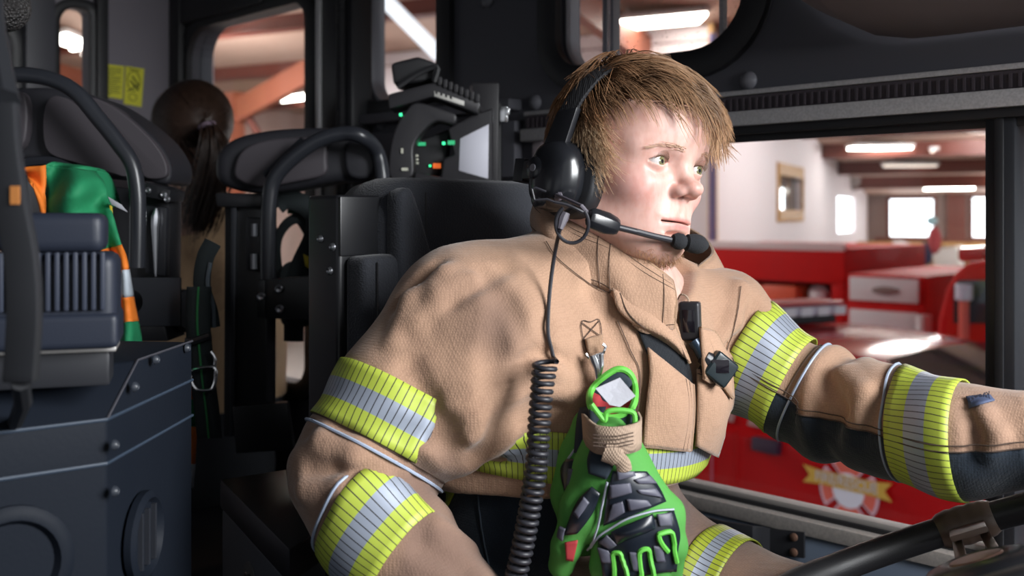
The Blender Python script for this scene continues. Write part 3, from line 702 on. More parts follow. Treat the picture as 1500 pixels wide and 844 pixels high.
# ---- silver panelled pump unit in a red frame
YP = 8.5
pu = thing('pump_truck','red framed truck rear with silver panels and an oval emblem','fire truck',(-3.9,9.3,0))
A = PY(1240,400,YP); B_ = PY(1356,500,YP)
xb('frame', A[0],B_[0],YP,YP+2,.5,A[2],M_redm,pu,.03)
for (x0,y0,x1,y1) in ((1246,405,1347,445),(1246,452,1345,520)):
    a_ = PY(x0,y0,YP); b_ = PY(x1,y1,YP); xb('silver_panel',a_[0],b_[0],YP-.03,YP+.02,b_[2],a_[2],M_alum,pu,.01)
b = MB(); c = PY(1297,426,YP-.035); b.lathe(c,(0,-1,0),[(0,.125),(.015,.12),(.02,.10),(.02,.001)],24,sx=1.0)
o = b.build('emblem', mat('emblem_brown',(.22,.14,.13),.4), pu); o.data.transform(Matrix.Translation(Vector(c)-pu.location) @ Matrix.Diagonal((1,1,.28,1)) @ Matrix.Translation(-(Vector(c)-pu.location)))
a_ = PY(1342,460,YP-.06); b = MB(); b.cyl((a_[0]+.08,YP-.1,1.2),(a_[0]+.08,YP-.1,a_[2]),.06,12); b.build('corner_rail', M_alum, pu)
for x in (A[0]+.25,B_[0]-.3):
    b = MB(); b.lathe((x,YP+.05,.45),(0,-1,0),[(-.2,.40),(0,.45),(.06,.40),(.07,.2),(.07,.001)],24); b.build('wheel', M_tyre, pu)
# ---- red engine cab at the right
YE = 7.4
en = thing('red_engine','red fire engine cab with dark side window and grab rail at the window divider','fire truck',(-1.6,8.6,0))
prof = [(1366,560),(1371,470),(1382,425),(1398,398),(1415,385),(1445,380),(1600,378),(1600,620),(1366,620)]
b = MB(); b.prism([PY(x,y,YE) for x,y in prof],(0,2.3,0)); b.build('cab', M_redm, en, bevel=.08, seg=3)
b = MB(); b.prism([PY(x,y,YE-.012) for x,y in ((1396,418),(1404,410),(1452,410),(1452,474),(1396,474))],(0,.02,0)); b.build('side_window', M_dglass, en, bevel=.006)
b = MB(); b.prism([PY(x,y,YE-.012) for x,y in ((1494,412),(1560,412),(1560,474),(1494,474))],(0,.02,0)); b.build('side_window', M_dglass, en, bevel=.006)
b = MB(); b.tube([PY(1412,424,YE-.10),PY(1412,500,YE-.10)],.035,10); b.build('grab_rail', mat('coral_rail',(.70,.12,.09),.4), en)
b = MB(); b.lathe(PY(1412,428,YE-.10),(0,0,1),[(-.06,.05),(-.05,.06),(.05,.06),(.06,.05)],14); b.build('rail_cap', M_lens, en)
b = MB(); A = PY(1408,383,YE+.5); B_ = PY(1448,362,YE+.5); b.box(((A[0]+B_[0])/2,YE+1.0,(A[2]+B_[2])/2),(abs(B_[0]-A[0]),1.2,abs(B_[2]-A[2]))); b.build('roof_beacon', mat('deep_red_lens',(.45,.02,.02),.15), en, bevel=.04)
b = MB(); b.box(PY(1451,522,YE-.01),(.36,.01,.09)); b.build('gold_band', M_gold, en)
b = MB(); b.box(PY(1440,420,YE-.01)+np.array([0,0,-.55]),(1.2,.012,.03)); b.build('white_line', M_alum, en)
for x in (-1.5,):
    b = MB(); b.lathe((x,YE+.1,.5),(0,-1,0),[(-.2,.45),(0,.5),(.06,.45),(.07,.2),(.07,.001)],24); b.build('wheel', M_tyre, en)
# ================================================================ THE DRIVER
Q = 1.0   # voxel scale
def frame(yaw, pitch=0, roll=0):
    """columns: forward, left, up (degrees; pitch>0 looks up, roll>0 leans to own left)"""
    m = Matrix.Rotation(math.radians(yaw),3,'Z') @ Matrix.Rotation(math.radians(-pitch),3,'Y') @ Matrix.Rotation(math.radians(-roll),3,'X')
    return np.array(m)
HC = P(908,243,1.11); HM = frame(-3, -2.5, 7.0)
def HL(x,y,z): return HC+HM@np.array([x,y,z],float)
EYE = .0325; EX = .0735
def mirror(f, p, c, *a):
    c2 = (c[0],-c[1],c[2]); return np.minimum(f(p,c,*a), f(p,c2,*a))
def head_sdf(q):
    """q in head coordinates"""
    q = q.copy(); q[:,2] = np.where(q[:,2]<0, q[:,2]/.90, q[:,2])
    d = s_ell(q,(.0,0,.030),(.088,.073,.080))
    d = smin(d, s_ell(q,(.048,0,.034),(.050,.060,.052)), .03)
    d = smin(d, s_ell(q,(.030,0,-.040),(.052,.057,.078)), .035)
    qa = q.copy(); qa[:,1] = np.abs(qa[:,1])
    d = smin(d, s_cone(qa,(.005,.053,-.050),(.055,.024,-.092),.016,.016), .03)      # jaw line
    d = smin(d, s_ell(q,(.064,0,-.099),(.020,.019,.016)), .022)                      # chin
    d = smin(d, s_ell(qa,(.056,.038,-.030),(.022,.020,.018)), .024)                  # cheek bones
    d = smin(d, s_cone(qa,(.077,.014,.018),(.062,.048,.016),.008,.007), .016)        # brow
    d = smin(d, s_ell(q,(.066,0,-.070),(.022,.027,.027)), .032)                      # muzzle
    d = smax(d, -s_ell(qa,(.0945,.031,-.003),(.015,.0165,.0105)), .014)                 # eye socket
    d = smin(d, s_cone(q,(.080,0,.008),(.100,0,-.0245),.0068,.0084), .010)            # nose
    d = smin(d, s_ell(q,(.1035,0,-.0265),(.0105,.0105,.0088)), .008)
    d = smin(d, s_ell(qa,(.0925,.0116,-.0315),(.0098,.0058,.0068)), .006)             # alae
    d = smax(d, -s_ell(qa,(.0970,.0068,-.0392),(.006,.0036,.005)), .003)             # nostrils
    #d = smax(d, -s_cone(qa,(.089,.0195,-.0475),(.075,.031,-.064),.0006,.001), .014)  # nasolabial fold
    d = smax(d, -s_cone(q,(.0970,0,-.0435),(.0935,0,-.0565),.0018,.0026), .004)       # philtrum
    d = smin(d, s_ell(qa,(.0832,.0085,-.0628),(.0060,.0150,.0030)), .005)             # upper lip
    d = smin(d, s_ell(q,(.0830,0,-.0712),(.0072,.0185,.0046)), .005)                 # lower lip
    zc = -.0660-.05*(np.abs(q[:,1])-.004).clip(0)+.0
    m = np.maximum(np.maximum(np.abs(q[:,2]-zc)-.0009, np.abs(q[:,1])-.0240), .072-q[:,0])
    d = smax(d, -m, .0022)
    d = smax(d, -s_ell(q,(.0860,0,-.0815),(.008,.016,.004)), .008)                    # under-lip dip
    # lids: shell over the eyeball with an almond opening
    e = np.linalg.norm(qa-np.array([EX,EYE,0]),axis=1)-.0132
    d = smin(d, e, .004)
    yy = qa[:,1]-EYE-.0004; zz = q[:,2]-.0003+yy*.06
    c1,r1,c2,r2 = -.0160,.0210,.0170,.0212
    al = np.maximum(np.sqrt(yy**2+(zz-c1)**2)-r1, np.sqrt(yy**2+(zz-c2)**2)-r2)
    al = np.maximum(al, EX+.001-q[:,0]); d = smax(d, -al, .0012)
    # crease above the lid
    # ears
    ear = s_ell(qa,(-.006,.077,-.012),(.017,.007,.030)); d = smin(d, ear, .006)
    # neck
    d = smin(d, s_cone(q,(-.020,0,-.065),(-.045,0,-.235),.055,.060), .03)
    d = smin(d, s_cone(qa,(-.03,.045,-.075),(-.005,.014,-.20),.012,.012), .02)
    return d
hV,hF = surface_nets(lambda p: head_sdf(p), (-.125,-.105,-.25), (.130,.105,.130), .0016*Q, proj=3)
# skin colour belongs to the person: lips, flush on the cheeks, stubble on the chin
def gz(v,c,s): return np.exp(-(((v-np.array(c))/np.array(s))**2).sum(1))
hW = hV.copy(); hW[:,2] = np.where(hW[:,2]<0, hW[:,2]/.90, hW[:,2]); av = hW.copy(); av[:,1] = np.abs(av[:,1])
base = np.array([.70,.44,.375]); col = np.tile(base,(len(hV),1))
def blend(c,w): 
    global col; w = np.clip(w,0,1)[:,None]; col = col*(1-w)+np.array(c)*w
blend((.66,.30,.28), .62*gz(av,(.062,.045,-.032),(.03,.022,.022)))
blend((.64,.31,.26), .55*gz(av,(.106,0,-.030),(.02,.016,.014)))
blend((.56,.21,.19), .85*np.clip(gz(av,(.088,.004,-.0634),(.012,.017,.0024))*1.5+gz(av,(.087,0,-.0708),(.012,.0180,.0036))*1.5,0,1)*(np.abs(hV[:,1])<.0245)*(hV[:,0]>.07))
blend((.46,.24,.15), .40*gz(av,(.070,0,-.108),(.034,.026,.016))+.25*gz(av,(.04,.03,-.112),(.03,.03,.018)))
blend((.60,.34,.29), .5*gz(av,(.08,.032,-.011),(.012,.016,.004)))
blend((.56,.30,.25), .4*gz(av,(.08,.033,.009),(.012,.016,.003)))
# body under the clothes: shoulders, arms and hands, one continuous surface
SHR = P(700,478,1.07); ELR = P(505,694,.985); WRR = P(716,950,.905)
SHL = P(1050,470,1.20); ELL = P(1215,604,1.145); WRL = P(1590,655,.955)
TM = frame(-20)
NK = P(892,372,1.145)
def bp(c, x,y,z): return c+TM@np.array([x,y,z])
TC = P(864,545,1.135); TL = P(826,700,1.13)
def hand_parts(wr, dirv, upv, grip):
    """list of cones for a hand: palm from the wrist along dirv, back of the hand towards upv"""
    M = basis(dirv, upv); side = M[:,1]; f = M[:,0]; u = M[:,2]; out = []
    out.append((wr-f*.02, wr+f*.02, .027, .027)); pal = []
    lens = [.040,.046,.043,.034]; 
    for k,o in enumerate((-.030,-.010,.010,.029)):
        kn = wr+f*(.092-.004*abs(k-1))+side*o; pal.append(kn); out.append((wr+f*.015+side*o*.55, kn, .0150, .0115))
        p = kn; a = grip*.7; r = .0098 if k<3 else .0086
        for j in range(3):
            dd = f*math.cos(a)-u*math.sin(a); q_ = p+dd*lens[k]*(1,.68,.55)[j]; out.append((p,q_,r,r*.92)); r *= .92; p = q_; a += grip*.85
    return out, M
def thumb(wr, M, sgn, grip):
    f,side,u = M[:,0],M[:,1],M[:,2]; b0 = wr+f*.025+side*.022*sgn; b1 = wr+f*.06+side*.046*sgn-u*.018; b2 = b1+f*.03+side*.006*sgn-u*.018*grip; b3 = b2+f*.022-side*.006*sgn-u*.014*grip
    return [(b0,b1,.016,.0125),(b1,b2,.0115,.0105),(b2,b3,.0105,.009)]
HUB = np.array([-.307,.89,CZ-.29]); TILT = math.radians(25)
WX = np.array([math.cos(TILT),0,math.sin(TILT)]); WN = np.array([-math.sin(TILT),0,math.cos(TILT)]); RIM = .222
def rimpt(a, r=RIM, h=0): return HUB+WX*math.cos(a)*r+np.array([0,1.0,0])*math.sin(a)*r+WN*h
GA = math.radians(47)
g0 = rimpt(GA); WRL = g0+np.array([-.115,-.005,.012]); 
hl,ML = hand_parts(WRL, g0+np.array([0,0,.03])-WRL, (0.1,.2,1), 1.05); hl += thumb(WRL, ML, -1, .9)
WRR = P(716,948,.90); hr,MR = hand_parts(WRR, np.array([.75,.25,-.35]), (.1,-.35,1), .42); hr += thumb(WRR, MR, 1, .5)
arms = [(bp(TC,-.01,-.13,.05),ELR,.050,.040),(ELR,WRR,.034,.026),(bp(TC,-.01,.13,.05),ELL,.050,.040),(ELL,WRL,.041,.028)]
HIP = P(830,850,1.15)
KNL = P(1180,945,1.06); KNR = P(1010,1010,.90)
FTL = np.array([KNL[0]+.10,KNL[1]+.03,CZ-1.06]); FTR = np.array([KNR[0]+.12,KNR[1],CZ-1.06])
legs = [(bp(HIP,.0,-.09,-.02),KNR,.075,.055),(KNR,FTR,.052,.036),(bp(HIP,0,.09,-.02),KNL,.075,.055),(KNL,FTL,.052,.036)]
def body_sdf(p):
    d = s_ell(p,TC,(.10,.150,.17),TM); d = smin(d, s_ell(p,TL,(.085,.115,.16),TM), .03); d = smin(d, s_ell(p,HIP,(.10,.13,.10),TM), .04)
    d = smin(d, s_cone(p, HC+HM@np.array([-.045,0,-.20]), bp(TC,-.02,0,.10), .058,.075), .04)
    for a,b_,ra,rb in arms+legs: d = smin(d, s_cone(p,a,b_,ra,rb), .03)
    return d
bV,bF = surface_nets(body_sdf, np.minimum.reduce([SHR,ELR,WRR,HIP,FTR,FTL])-.2, np.maximum.reduce([SHL,WRL,HC,FTL])+np.array([.15,.15,.0]), .010, proj=1)
def hands_sdf(parts):
    def f(p):
        d = None
        for i,(a,b_,ra,rb) in enumerate(parts):
            e = s_cone(p,a,b_,ra,rb); d = e if d is None else smin(d,e,.006)
        return d
    return f
hand_meshes = []
for parts in (hl,hr):
    pts = np.array([x for c in parts for x in c[:2]]); hand_meshes.append(surface_nets(hands_sdf(parts), pts.min(0)-.03, pts.max(0)+.03, .0035, proj=2))
Vs = [hV@HM.T+HC, bV]+[m[0] for m in hand_meshes]; Fs = [hF,bF]+[m[1] for m in hand_meshes]
cols = [col]+[np.tile(base,(len(v),1)) for v in Vs[1:]]
off = 0; FF = []
for v,f in zip(Vs,Fs): FF.append(f+off); off += len(v)
M_skin = mat('skin', (.72,.47,.38), .42, spec=.4, sss=.22, bump=('noise',700,.05,.0003))
nt = M_skin.node_tree; at_ = nt.nodes.new('ShaderNodeVertexColor'); at_.layer_name = 'skin'
nz = nt.nodes.new('ShaderNodeTexNoise'); nz.inputs['Scale'].default_value = 90; nz.inputs['Detail'].default_value = 4
mx = nt.nodes.new('ShaderNodeMix'); mx.data_type = 'RGBA'; mx.blend_type = 'MULTIPLY'; rp = nt.nodes.new('ShaderNodeValToRGB')
rp.color_ramp.elements[0].position = .35; rp.color_ramp.elements[0].color = (.90,.80,.77,1); rp.color_ramp.elements[1].position = .6; rp.color_ramp.elements[1].color = (1,1,1,1)
mx.inputs[0].default_value = .8
nt.links.new(nz.outputs['Fac'], rp.inputs['Fac']); nt.links.new(at_.outputs['Color'], mx.inputs[6]); nt.links.new(rp.outputs['Color'], mx.inputs[7]); nt.links.new(mx.outputs[2], nt.nodes['Principled BSDF'].inputs['Base Color'])
driver = mesh_np('person', np.concatenate(Vs), np.concatenate(FF), M_skin, loc=HIP)
tag(driver, 'blond person in tan firefighter coat with lime stripes, wearing a headset and steering', 'person')
set_attr_color(driver, 'skin', np.concatenate([np.concatenate(cols), np.ones((off,1))],1))
# ---- eyes
M_scl = mat('eye_white', (.62,.57,.55), .12, spec=.7, coat=.6); M_iris = mat('hazel_iris', (.20,.20,.10), .15, spec=.7, coat=.8, noise=(500,.8,(.10,.09,.035))); M_pup = mat('pupil', (.004,.004,.004), .05, coat=.8)
for s in (-1,1):
    c = HL(EX, s*EYE, 0); g = HM@np.array([1,.02,.03]); g /= np.linalg.norm(g); R_e = .0119; b = MB()
    prof = []; n = 22
    rows = []
    ax = g; ref = np.array([0,0,1.]); u_ = np.cross(ax,ref); u_ /= np.linalg.norm(u_); w_ = np.cross(ax,u_)
    ang = list(np.linspace(PI-.01,.60,14))+[.50,.46,.44,.30,.20,.185,.02]
    for i,a in enumerate(ang):
        h = R_e*math.cos(a); r = R_e*math.sin(a)
        if a < .46: h = R_e*math.cos(.46)+ (R_e*1.02*math.cos(a)-R_e*math.cos(.46))*.75
        rows.append([c+ax*h+r*(math.cos(t)*u_+math.sin(t)*w_) for t in [2*PI*k/n for k in range(n)]])
    mi = []
    for i in range(len(rows)-1):
        m_ = 0 if ang[i] > .452 else (1 if ang[i] > .195 else 2)
        b.grid([rows[i],rows[i+1]], cv=True, mi=m_)
    b.add(rows[-1], [tuple(range(n))], 2)
    b.build('eye', [M_scl,M_iris,M_pup], driver, ang=80)
# ---- strands (hair, eyebrows, stubble)
def hairmat(name):
    if name in MATS: return MATS[name]
    m = mat(name, (.3,.18,.08), .38, spec=.45); nt = m.node_tree; a = nt.nodes.new('ShaderNodeVertexColor'); a.layer_name = 'strand'
    nt.links.new(a.outputs['Color'], nt.nodes['Principled BSDF'].inputs['Base Color']); return m
def strands(name, paths, rad, colors, parent, taper=.25):
    """paths (N,S,3) world; triangular tubes"""
    N,S,_ = paths.shape; T = np.gradient(paths,axis=1); T /= np.linalg.norm(T,axis=2,keepdims=True)+1e-9
    ref = np.array([.3,.5,.81]); A = np.cross(T,ref); A /= np.linalg.norm(A,axis=2,keepdims=True)+1e-9; B_ = np.cross(T,A)
    t = np.linspace(0,1,S); r = (rad if np.ndim(rad) else np.full(N,rad))[:,None]*(1-(1-taper)*t**1.5)[None]
    V = np.stack([paths+r[...,None]*(math.cos(k*2*PI/3)*A+math.sin(k*2*PI/3)*B_) for k in range(3)],2).reshape(-1,3)
    idx = np.arange(N*S*3).reshape(N,S,3); F = []
    for k in range(3):
        k2 = (k+1)%3; F.append(np.stack([idx[:,:-1,k],idx[:,:-1,k2],idx[:,1:,k2],idx[:,1:,k]],-1).reshape(-1,4))
    o = mesh_np(name, V, np.concatenate(F), hairmat('hair_strand'), parent)
    C = np.repeat(colors.reshape(N*S,3),3,0); set_attr_color(o,'strand',np.concatenate([C,np.ones((len(C),1))],1)); return o
def skull(q):
    d = s_ell(q,(.0,0,.030),(.088,.073,.080)); d = smin(d, s_ell(q,(.048,0,.034),(.050,.060,.052)), .03)
    return smin(d, s_ell(q,(.030,0,-.040),(.052,.057,.078)), .035)
def grad(f,q,e=.001): return np.stack([f(q+np.eye(3)[i]*e)-f(q-np.eye(3)[i]*e) for i in range(3)],1)/(2*e)
rng = np.random.default_rng(5)
def nrm(v): return v/(np.linalg.norm(v,axis=1,keepdims=True)+1e-9)
def grow(roots, length, flow, steps, lift, noise=.12, clump=None):
    q = roots.copy(); out = [q.copy()]; n = len(q); ds = length/steps
    wob = rng.normal(0,1,(n,3))*noise
    for i in range(steps):
        t = (i+1)/steps; g = nrm(grad(skull,q)); v = flow(q,t)+wob; v = v-g*(v*g).sum(1,keepdims=True)*(.9 if t<.8 else .55); v = nrm(v)
        q = q+v*ds[:,None]; d = skull(q); tgt = lift(q,t); push = np.maximum(tgt-d,0); q = q+g*push[:,None]; out.append(q.copy())
    return np.stack(out,1)
NH = 7000
u = rng.uniform(-1,1,(NH*3,3)); u = nrm(rng.normal(size=(NH*3,3))); r0 = u*np.array([.088,.073,.080])+np.array([.0,0,.030])
# hairline: keep scalp above a line that climbs at the forehead and dips behind the ear
def hairline(q):
    x,y = q[:,0],q[:,1]; z0 = np.where(x>.045, .054, np.where(x>.005, .010+.044*np.clip((x-.005)/.04,0,1)**.6, -.030-.5*np.clip(-.02-x,0,.09)))
    return z0+np.where((x>.03)&(y<0), .004, 0)
d_ = skull(r0); r0 = r0-nrm(grad(skull,r0))*d_[:,None]
keep = r0[:,2] > hairline(r0); r0 = r0[keep][:NH]
wh = np.array([-.055,.012,.10])
def flow(q,t):
    v = nrm(q-wh); front = np.clip((q[:,0]+.02)/.07,0,1)[:,None]; top = np.clip((q[:,2]-.03)/.06,0,1)[:,None]
    left = np.array([[0,1.0,0]]); down = np.array([[0,0,-1.0]])
    return v+front*top*left*1.35+front*(1-top)*left*.15*(q[:,1:2]>0)+down*(.22+.65*t)+front*left*(1-top)*.0+front*(1-top)*np.array([[.5,0,0]])*(q[:,1:2]<0)
cl = np.floor(r0/np.array([.016,.016,.016])).astype(int); key = (cl*np.array([73856093,19349663,83492791])).sum(1)%997
crnd = rng.normal(0,1,(997,3)); clen = rng.uniform(.62,1.25,997); clift = rng.uniform(0,1,997)
topw = np.clip((r0[:,2]-.02)/.07,0,1); fr = np.clip((r0[:,0])/.07,0,1)
length = (.042+.050*topw*(.35+.65*fr))*clen[key]*rng.uniform(.85,1.1,len(r0))
length = np.where((r0[:,1]>.03)&(r0[:,0]>.02), length*.80, length)
length = np.where((r0[:,1]<.015)&(r0[:,1]>-.03)&(r0[:,0]>.04), length*.70, length)
length = np.where((r0[:,1]<-.02)&(r0[:,0]>.02), length*.72, length)
back = np.clip((-r0[:,0]-.005)/.05,0,1); length = length*(1-.35*back); lf = (.004+.010*topw)*(.6+.8*clift[key])*(1-.6*back)
paths = grow(r0, length, lambda q,t: flow(q,t)+crnd[key]*.30, 12, lambda q,t: lf*math.sin(min(1,t*1.3+.15)*PI*.62)+.001, .08)
tt = np.linspace(0,1,13)[None,:,None]
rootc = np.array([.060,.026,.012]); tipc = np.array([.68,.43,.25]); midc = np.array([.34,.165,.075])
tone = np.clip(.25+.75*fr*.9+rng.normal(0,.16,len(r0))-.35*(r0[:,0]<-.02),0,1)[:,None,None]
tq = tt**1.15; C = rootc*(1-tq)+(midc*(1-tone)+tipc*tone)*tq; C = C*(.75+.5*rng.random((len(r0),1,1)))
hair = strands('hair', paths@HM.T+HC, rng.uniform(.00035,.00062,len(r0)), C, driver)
# soft scalp layer beneath the strands
capV,capF = surface_nets(lambda q: np.maximum(skull(q)-.0035-.002*np.sin(q[:,1]*260+q[:,0]*90), -(q[:,2]-hairline(q)-.004)), (-.12,-.09,-.11),(.11,.09,.13), .0035, proj=1)
cap = mesh_np('hair_underlayer', capV@HM.T+HC, capF, mat('hair_dark', (.085,.042,.018), .6, bump=('noise',260,.6,.002)), hair)
# temple tufts in front of the near ear
nb_ = 520; ra = np.stack([rng.uniform(.004,.034,nb_), np.full(nb_,-.07), rng.uniform(.0,.045,nb_)],1); ra = ra-nrm(grad(skull,ra))*skull(ra)[:,None]
pa = grow(ra, rng.uniform(.028,.05,nb_), lambda q,t: np.array([[.35+.5*t,-.15*t,-.9]]), 8, lambda q,t: .004+.013*t, .30)
Ca = (midc*.7+tipc*.3)*(1-np.linspace(0,1,9))[None,:,None]+np.array([.78,.56,.36])*np.linspace(0,1,9)[None,:,None]; Ca = np.repeat(Ca,nb_,0)*(.8+.4*rng.random((nb_,1,1)))
strands('temple_hair', pa@HM.T+HC, .00045, Ca, hair)
for s in (-1,1):
    n = 80; t = rng.random(n)**.9; q = np.stack([.082-.016*t**2, s*(.012+.038*t), .0145+.005*np.sin(t*PI*.62)-.007*t**2+rng.normal(0,.0014,n)],1)
    for _ in range(10): q[:,0] -= head_sdf(q)*.8
    dv = np.stack([-.25-.3*t, s*(.95+0*t), .25-.55*t],1)+rng.normal(0,.10,(n,3)); pp = np.stack([q+dv*k*.0022+nrm(grad(head_sdf,q))*.0012*(.0006+math.sin(k/3*PI)) for k in range(4)],1)
    strands('eyebrow', pp@HM.T+HC, .00028, np.tile(np.array([.55,.36,.25]),(n,4,1))*(.8+.5*rng.random((n,1,1))), driver)
    n = 40; t = np.linspace(-.9,.9,n); q = np.stack([np.full(n,EX+.0115)-.003*t**2, s*EYE+t*.0125, .0048*(1-t**2)+.0003],1)
    pp = np.stack([q+np.stack([np.full(n,.8),t*s*.3,np.full(n,.25)],1)*k*.0018+np.array([0,0,.0006])*k*k for k in range(4)],1)
    strands('eyelashes', pp@HM.T+HC, .00018, np.tile(np.array([.16,.09,.05]),(n,4,1)), driver)
n = 900; q = np.stack([rng.uniform(.02,.09,n), rng.normal(0,.024,n), rng.uniform(-.125,-.092,n)],1)
for _ in range(3): q = q-nrm(grad(head_sdf,q))*head_sdf(q)[:,None]
ok = (q[:,2]<-.090)&(np.abs(q[:,1])<.048); q = q[ok]; n = len(q)
gq = nrm(grad(head_sdf,q)); dv = gq*.5+np.array([.25,0,-.6])+rng.normal(0,.25,(n,3)); pp = np.stack([q+dv*k*.0016 for k in range(4)],1)
strands('chin_stubble', pp@HM.T+HC, .00022, np.tile(np.array([.36,.19,.09]),(n,4,1))*(.7+.6*rng.random((n,1,1))), driver)
# ================================================================ TURNOUT COAT AND TROUSERS
def fabric(name, c1, c2, extra=None, weave=400):
    """woven cloth with soft wear and soot"""
    if name in MATS: return MATS[name]
    m = mat(name, c1, .85, spec=.25, sheen=.25, noise=(9,.9,c2)); nt = m.node_tree; b = nt.nodes['Principled BSDF']
    tc = nt.nodes.new('ShaderNodeTexCoord'); last = None
    w1 = nt.nodes.new('ShaderNodeTexVoronoi'); w1.inputs['Scale'].default_value = weave; w1.distance = 'CHEBYCHEV'; w1.inputs['Randomness'].default_value = .25
    n1 = nt.nodes.new('ShaderNodeTexNoise'); n1.inputs['Scale'].default_value = 42; n1.inputs['Detail'].default_value = 6
    ad = nt.nodes.new('ShaderNodeMath'); ad.operation = 'MULTIPLY_ADD'; ad.inputs[1].default_value = 3.0
    nt.links.new(tc.outputs['Object'], w1.inputs['Vector']); nt.links.new(tc.outputs['Object'], n1.inputs['Vector'])
    nt.links.new(n1.outputs['Fac'], ad.inputs[0]); nt.links.new(w1.outputs['Distance'], ad.inputs[2])
    src = b.inputs['Base Color'].links[0].from_socket
    rg = nt.nodes.new('ShaderNodeValToRGB'); rg.color_ramp.elements[0].position = .30; rg.color_ramp.elements[0].color = (1,1,1,1); rg.color_ramp.elements[1].position = .62; rg.color_ramp.elements[1].color = (.70,.68,.66,1)
    nt.links.new(w1.outputs['Distance'], rg.inputs['Fac'])
    m1 = nt.nodes.new('ShaderNodeMix'); m1.data_type = 'RGBA'; m1.blend_type = 'MULTIPLY'; m1.inputs[0].default_value = .55
    nt.links.new(src, m1.inputs[6]); nt.links.new(rg.outputs['Color'], m1.inputs[7])
    n2 = nt.nodes.new('ShaderNodeTexNoise'); n2.inputs['Scale'].default_value = 5.5; n2.inputs['Detail'].default_value = 7; n2.inputs['Roughness'].default_value = .7
    r2 = nt.nodes.new('ShaderNodeValToRGB'); r2.color_ramp.elements[0].position = .56; r2.color_ramp.elements[0].color = (1,1,1,1); r2.color_ramp.elements[1].position = .74; r2.color_ramp.elements[1].color = (.55,.50,.50,1)
    nt.links.new(tc.outputs['Object'], n2.inputs['Vector']); nt.links.new(n2.outputs['Fac'], r2.inputs['Fac'])
    m2_ = nt.nodes.new('ShaderNodeMix'); m2_.data_type = 'RGBA'; m2_.blend_type = 'MULTIPLY'; m2_.inputs[0].default_value = .9
    nt.links.new(m1.outputs[2], m2_.inputs[6]); nt.links.new(r2.outputs['Color'], m2_.inputs[7]); nt.links.new(m2_.outputs[2], b.inputs['Base Color'])
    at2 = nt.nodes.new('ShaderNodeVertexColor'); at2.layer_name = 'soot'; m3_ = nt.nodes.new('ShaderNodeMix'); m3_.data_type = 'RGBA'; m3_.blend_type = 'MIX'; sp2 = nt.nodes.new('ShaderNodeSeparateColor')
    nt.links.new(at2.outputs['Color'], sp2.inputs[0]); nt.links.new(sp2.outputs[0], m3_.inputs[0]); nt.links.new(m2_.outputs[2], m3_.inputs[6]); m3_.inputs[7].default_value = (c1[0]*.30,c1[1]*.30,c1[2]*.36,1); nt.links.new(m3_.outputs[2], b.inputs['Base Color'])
    bp_ = nt.nodes.new('ShaderNodeBump'); bp_.inputs['Strength'].default_value = .45; bp_.inputs['Distance'].default_value = .0014
    nt.links.new(ad.outputs[0], bp_.inputs['Height']); nt.links.new(bp_.outputs['Normal'], b.inputs['Normal'])
    return m
M_tan = fabric('tan_cloth', (.47,.29,.190), (.35,.215,.145)); M_tan2 = fabric('tan_cloth_worn', (.38,.24,.145), (.27,.165,.11))
M_navy = fabric('navy_cloth_panel', (.012,.022,.036), (.008,.014,.024)); M_brown = fabric('sooty_brown_cloth', (.30,.175,.115), (.12,.085,.08))
M_velc = fabric('black_velcro', (.010,.013,.018), (.006,.008,.011), weave=500)
M_thr = mat('dark_thread', (.075,.048,.036), .85); M_pipe = mat('pale_piping', (.34,.40,.52), .55)
def bandmat(name='reflective_band', px=.0066, lime=(.43,.52,.065), lw=.13):
    if name in MATS: return MATS[name]
    m = mat(name, lime, .5, spec=.5); nt = m.node_tree; b = nt.nodes['Principled BSDF']
    uv = nt.nodes.new('ShaderNodeUVMap'); sp = nt.nodes.new('ShaderNodeSeparateXYZ'); nt.links.new(uv.outputs[0], sp.inputs[0])
    def M(op,a,bv=None,c=None):
        n = nt.nodes.new('ShaderNodeMath'); n.operation = op
        for i,x in enumerate((a,bv,c)):
            if x is None: continue
            if hasattr(x,'links'): nt.links.new(x, n.inputs[i])
            else: n.inputs[i].default_value = x
        return n.outputs[0]
    dv = M('ABSOLUTE', M('SUBTRACT', sp.outputs[1], .5)); sil = M('LESS_THAN', dv, .165)
    fr_ = M('FRACT', M('DIVIDE', sp.outputs[0], px)); ln = M('LESS_THAN', fr_, lw)
    mx = nt.nodes.new('ShaderNodeMix'); mx.data_type = 'RGBA'; nt.links.new(sil, mx.inputs[0]); mx.inputs[6].default_value = (*lime,1); mx.inputs[7].default_value = (.34,.38,.46,1)
    m2 = nt.nodes.new('ShaderNodeMix'); m2.data_type = 'RGBA'; nt.links.new(ln, m2.inputs[0]); nt.links.new(mx.outputs[2], m2.inputs[6]); m2.inputs[7].default_value = (.035,.03,.03,1)
    nt.links.new(m2.outputs[2], b.inputs['Base Color']); nt.links.new(M('MULTIPLY', sil, .35), b.inputs['Metallic']); return m
M_band = bandmat(); M_bandd = bandmat('reflective_band_dirty', .0066, (.34,.40,.03), .15)
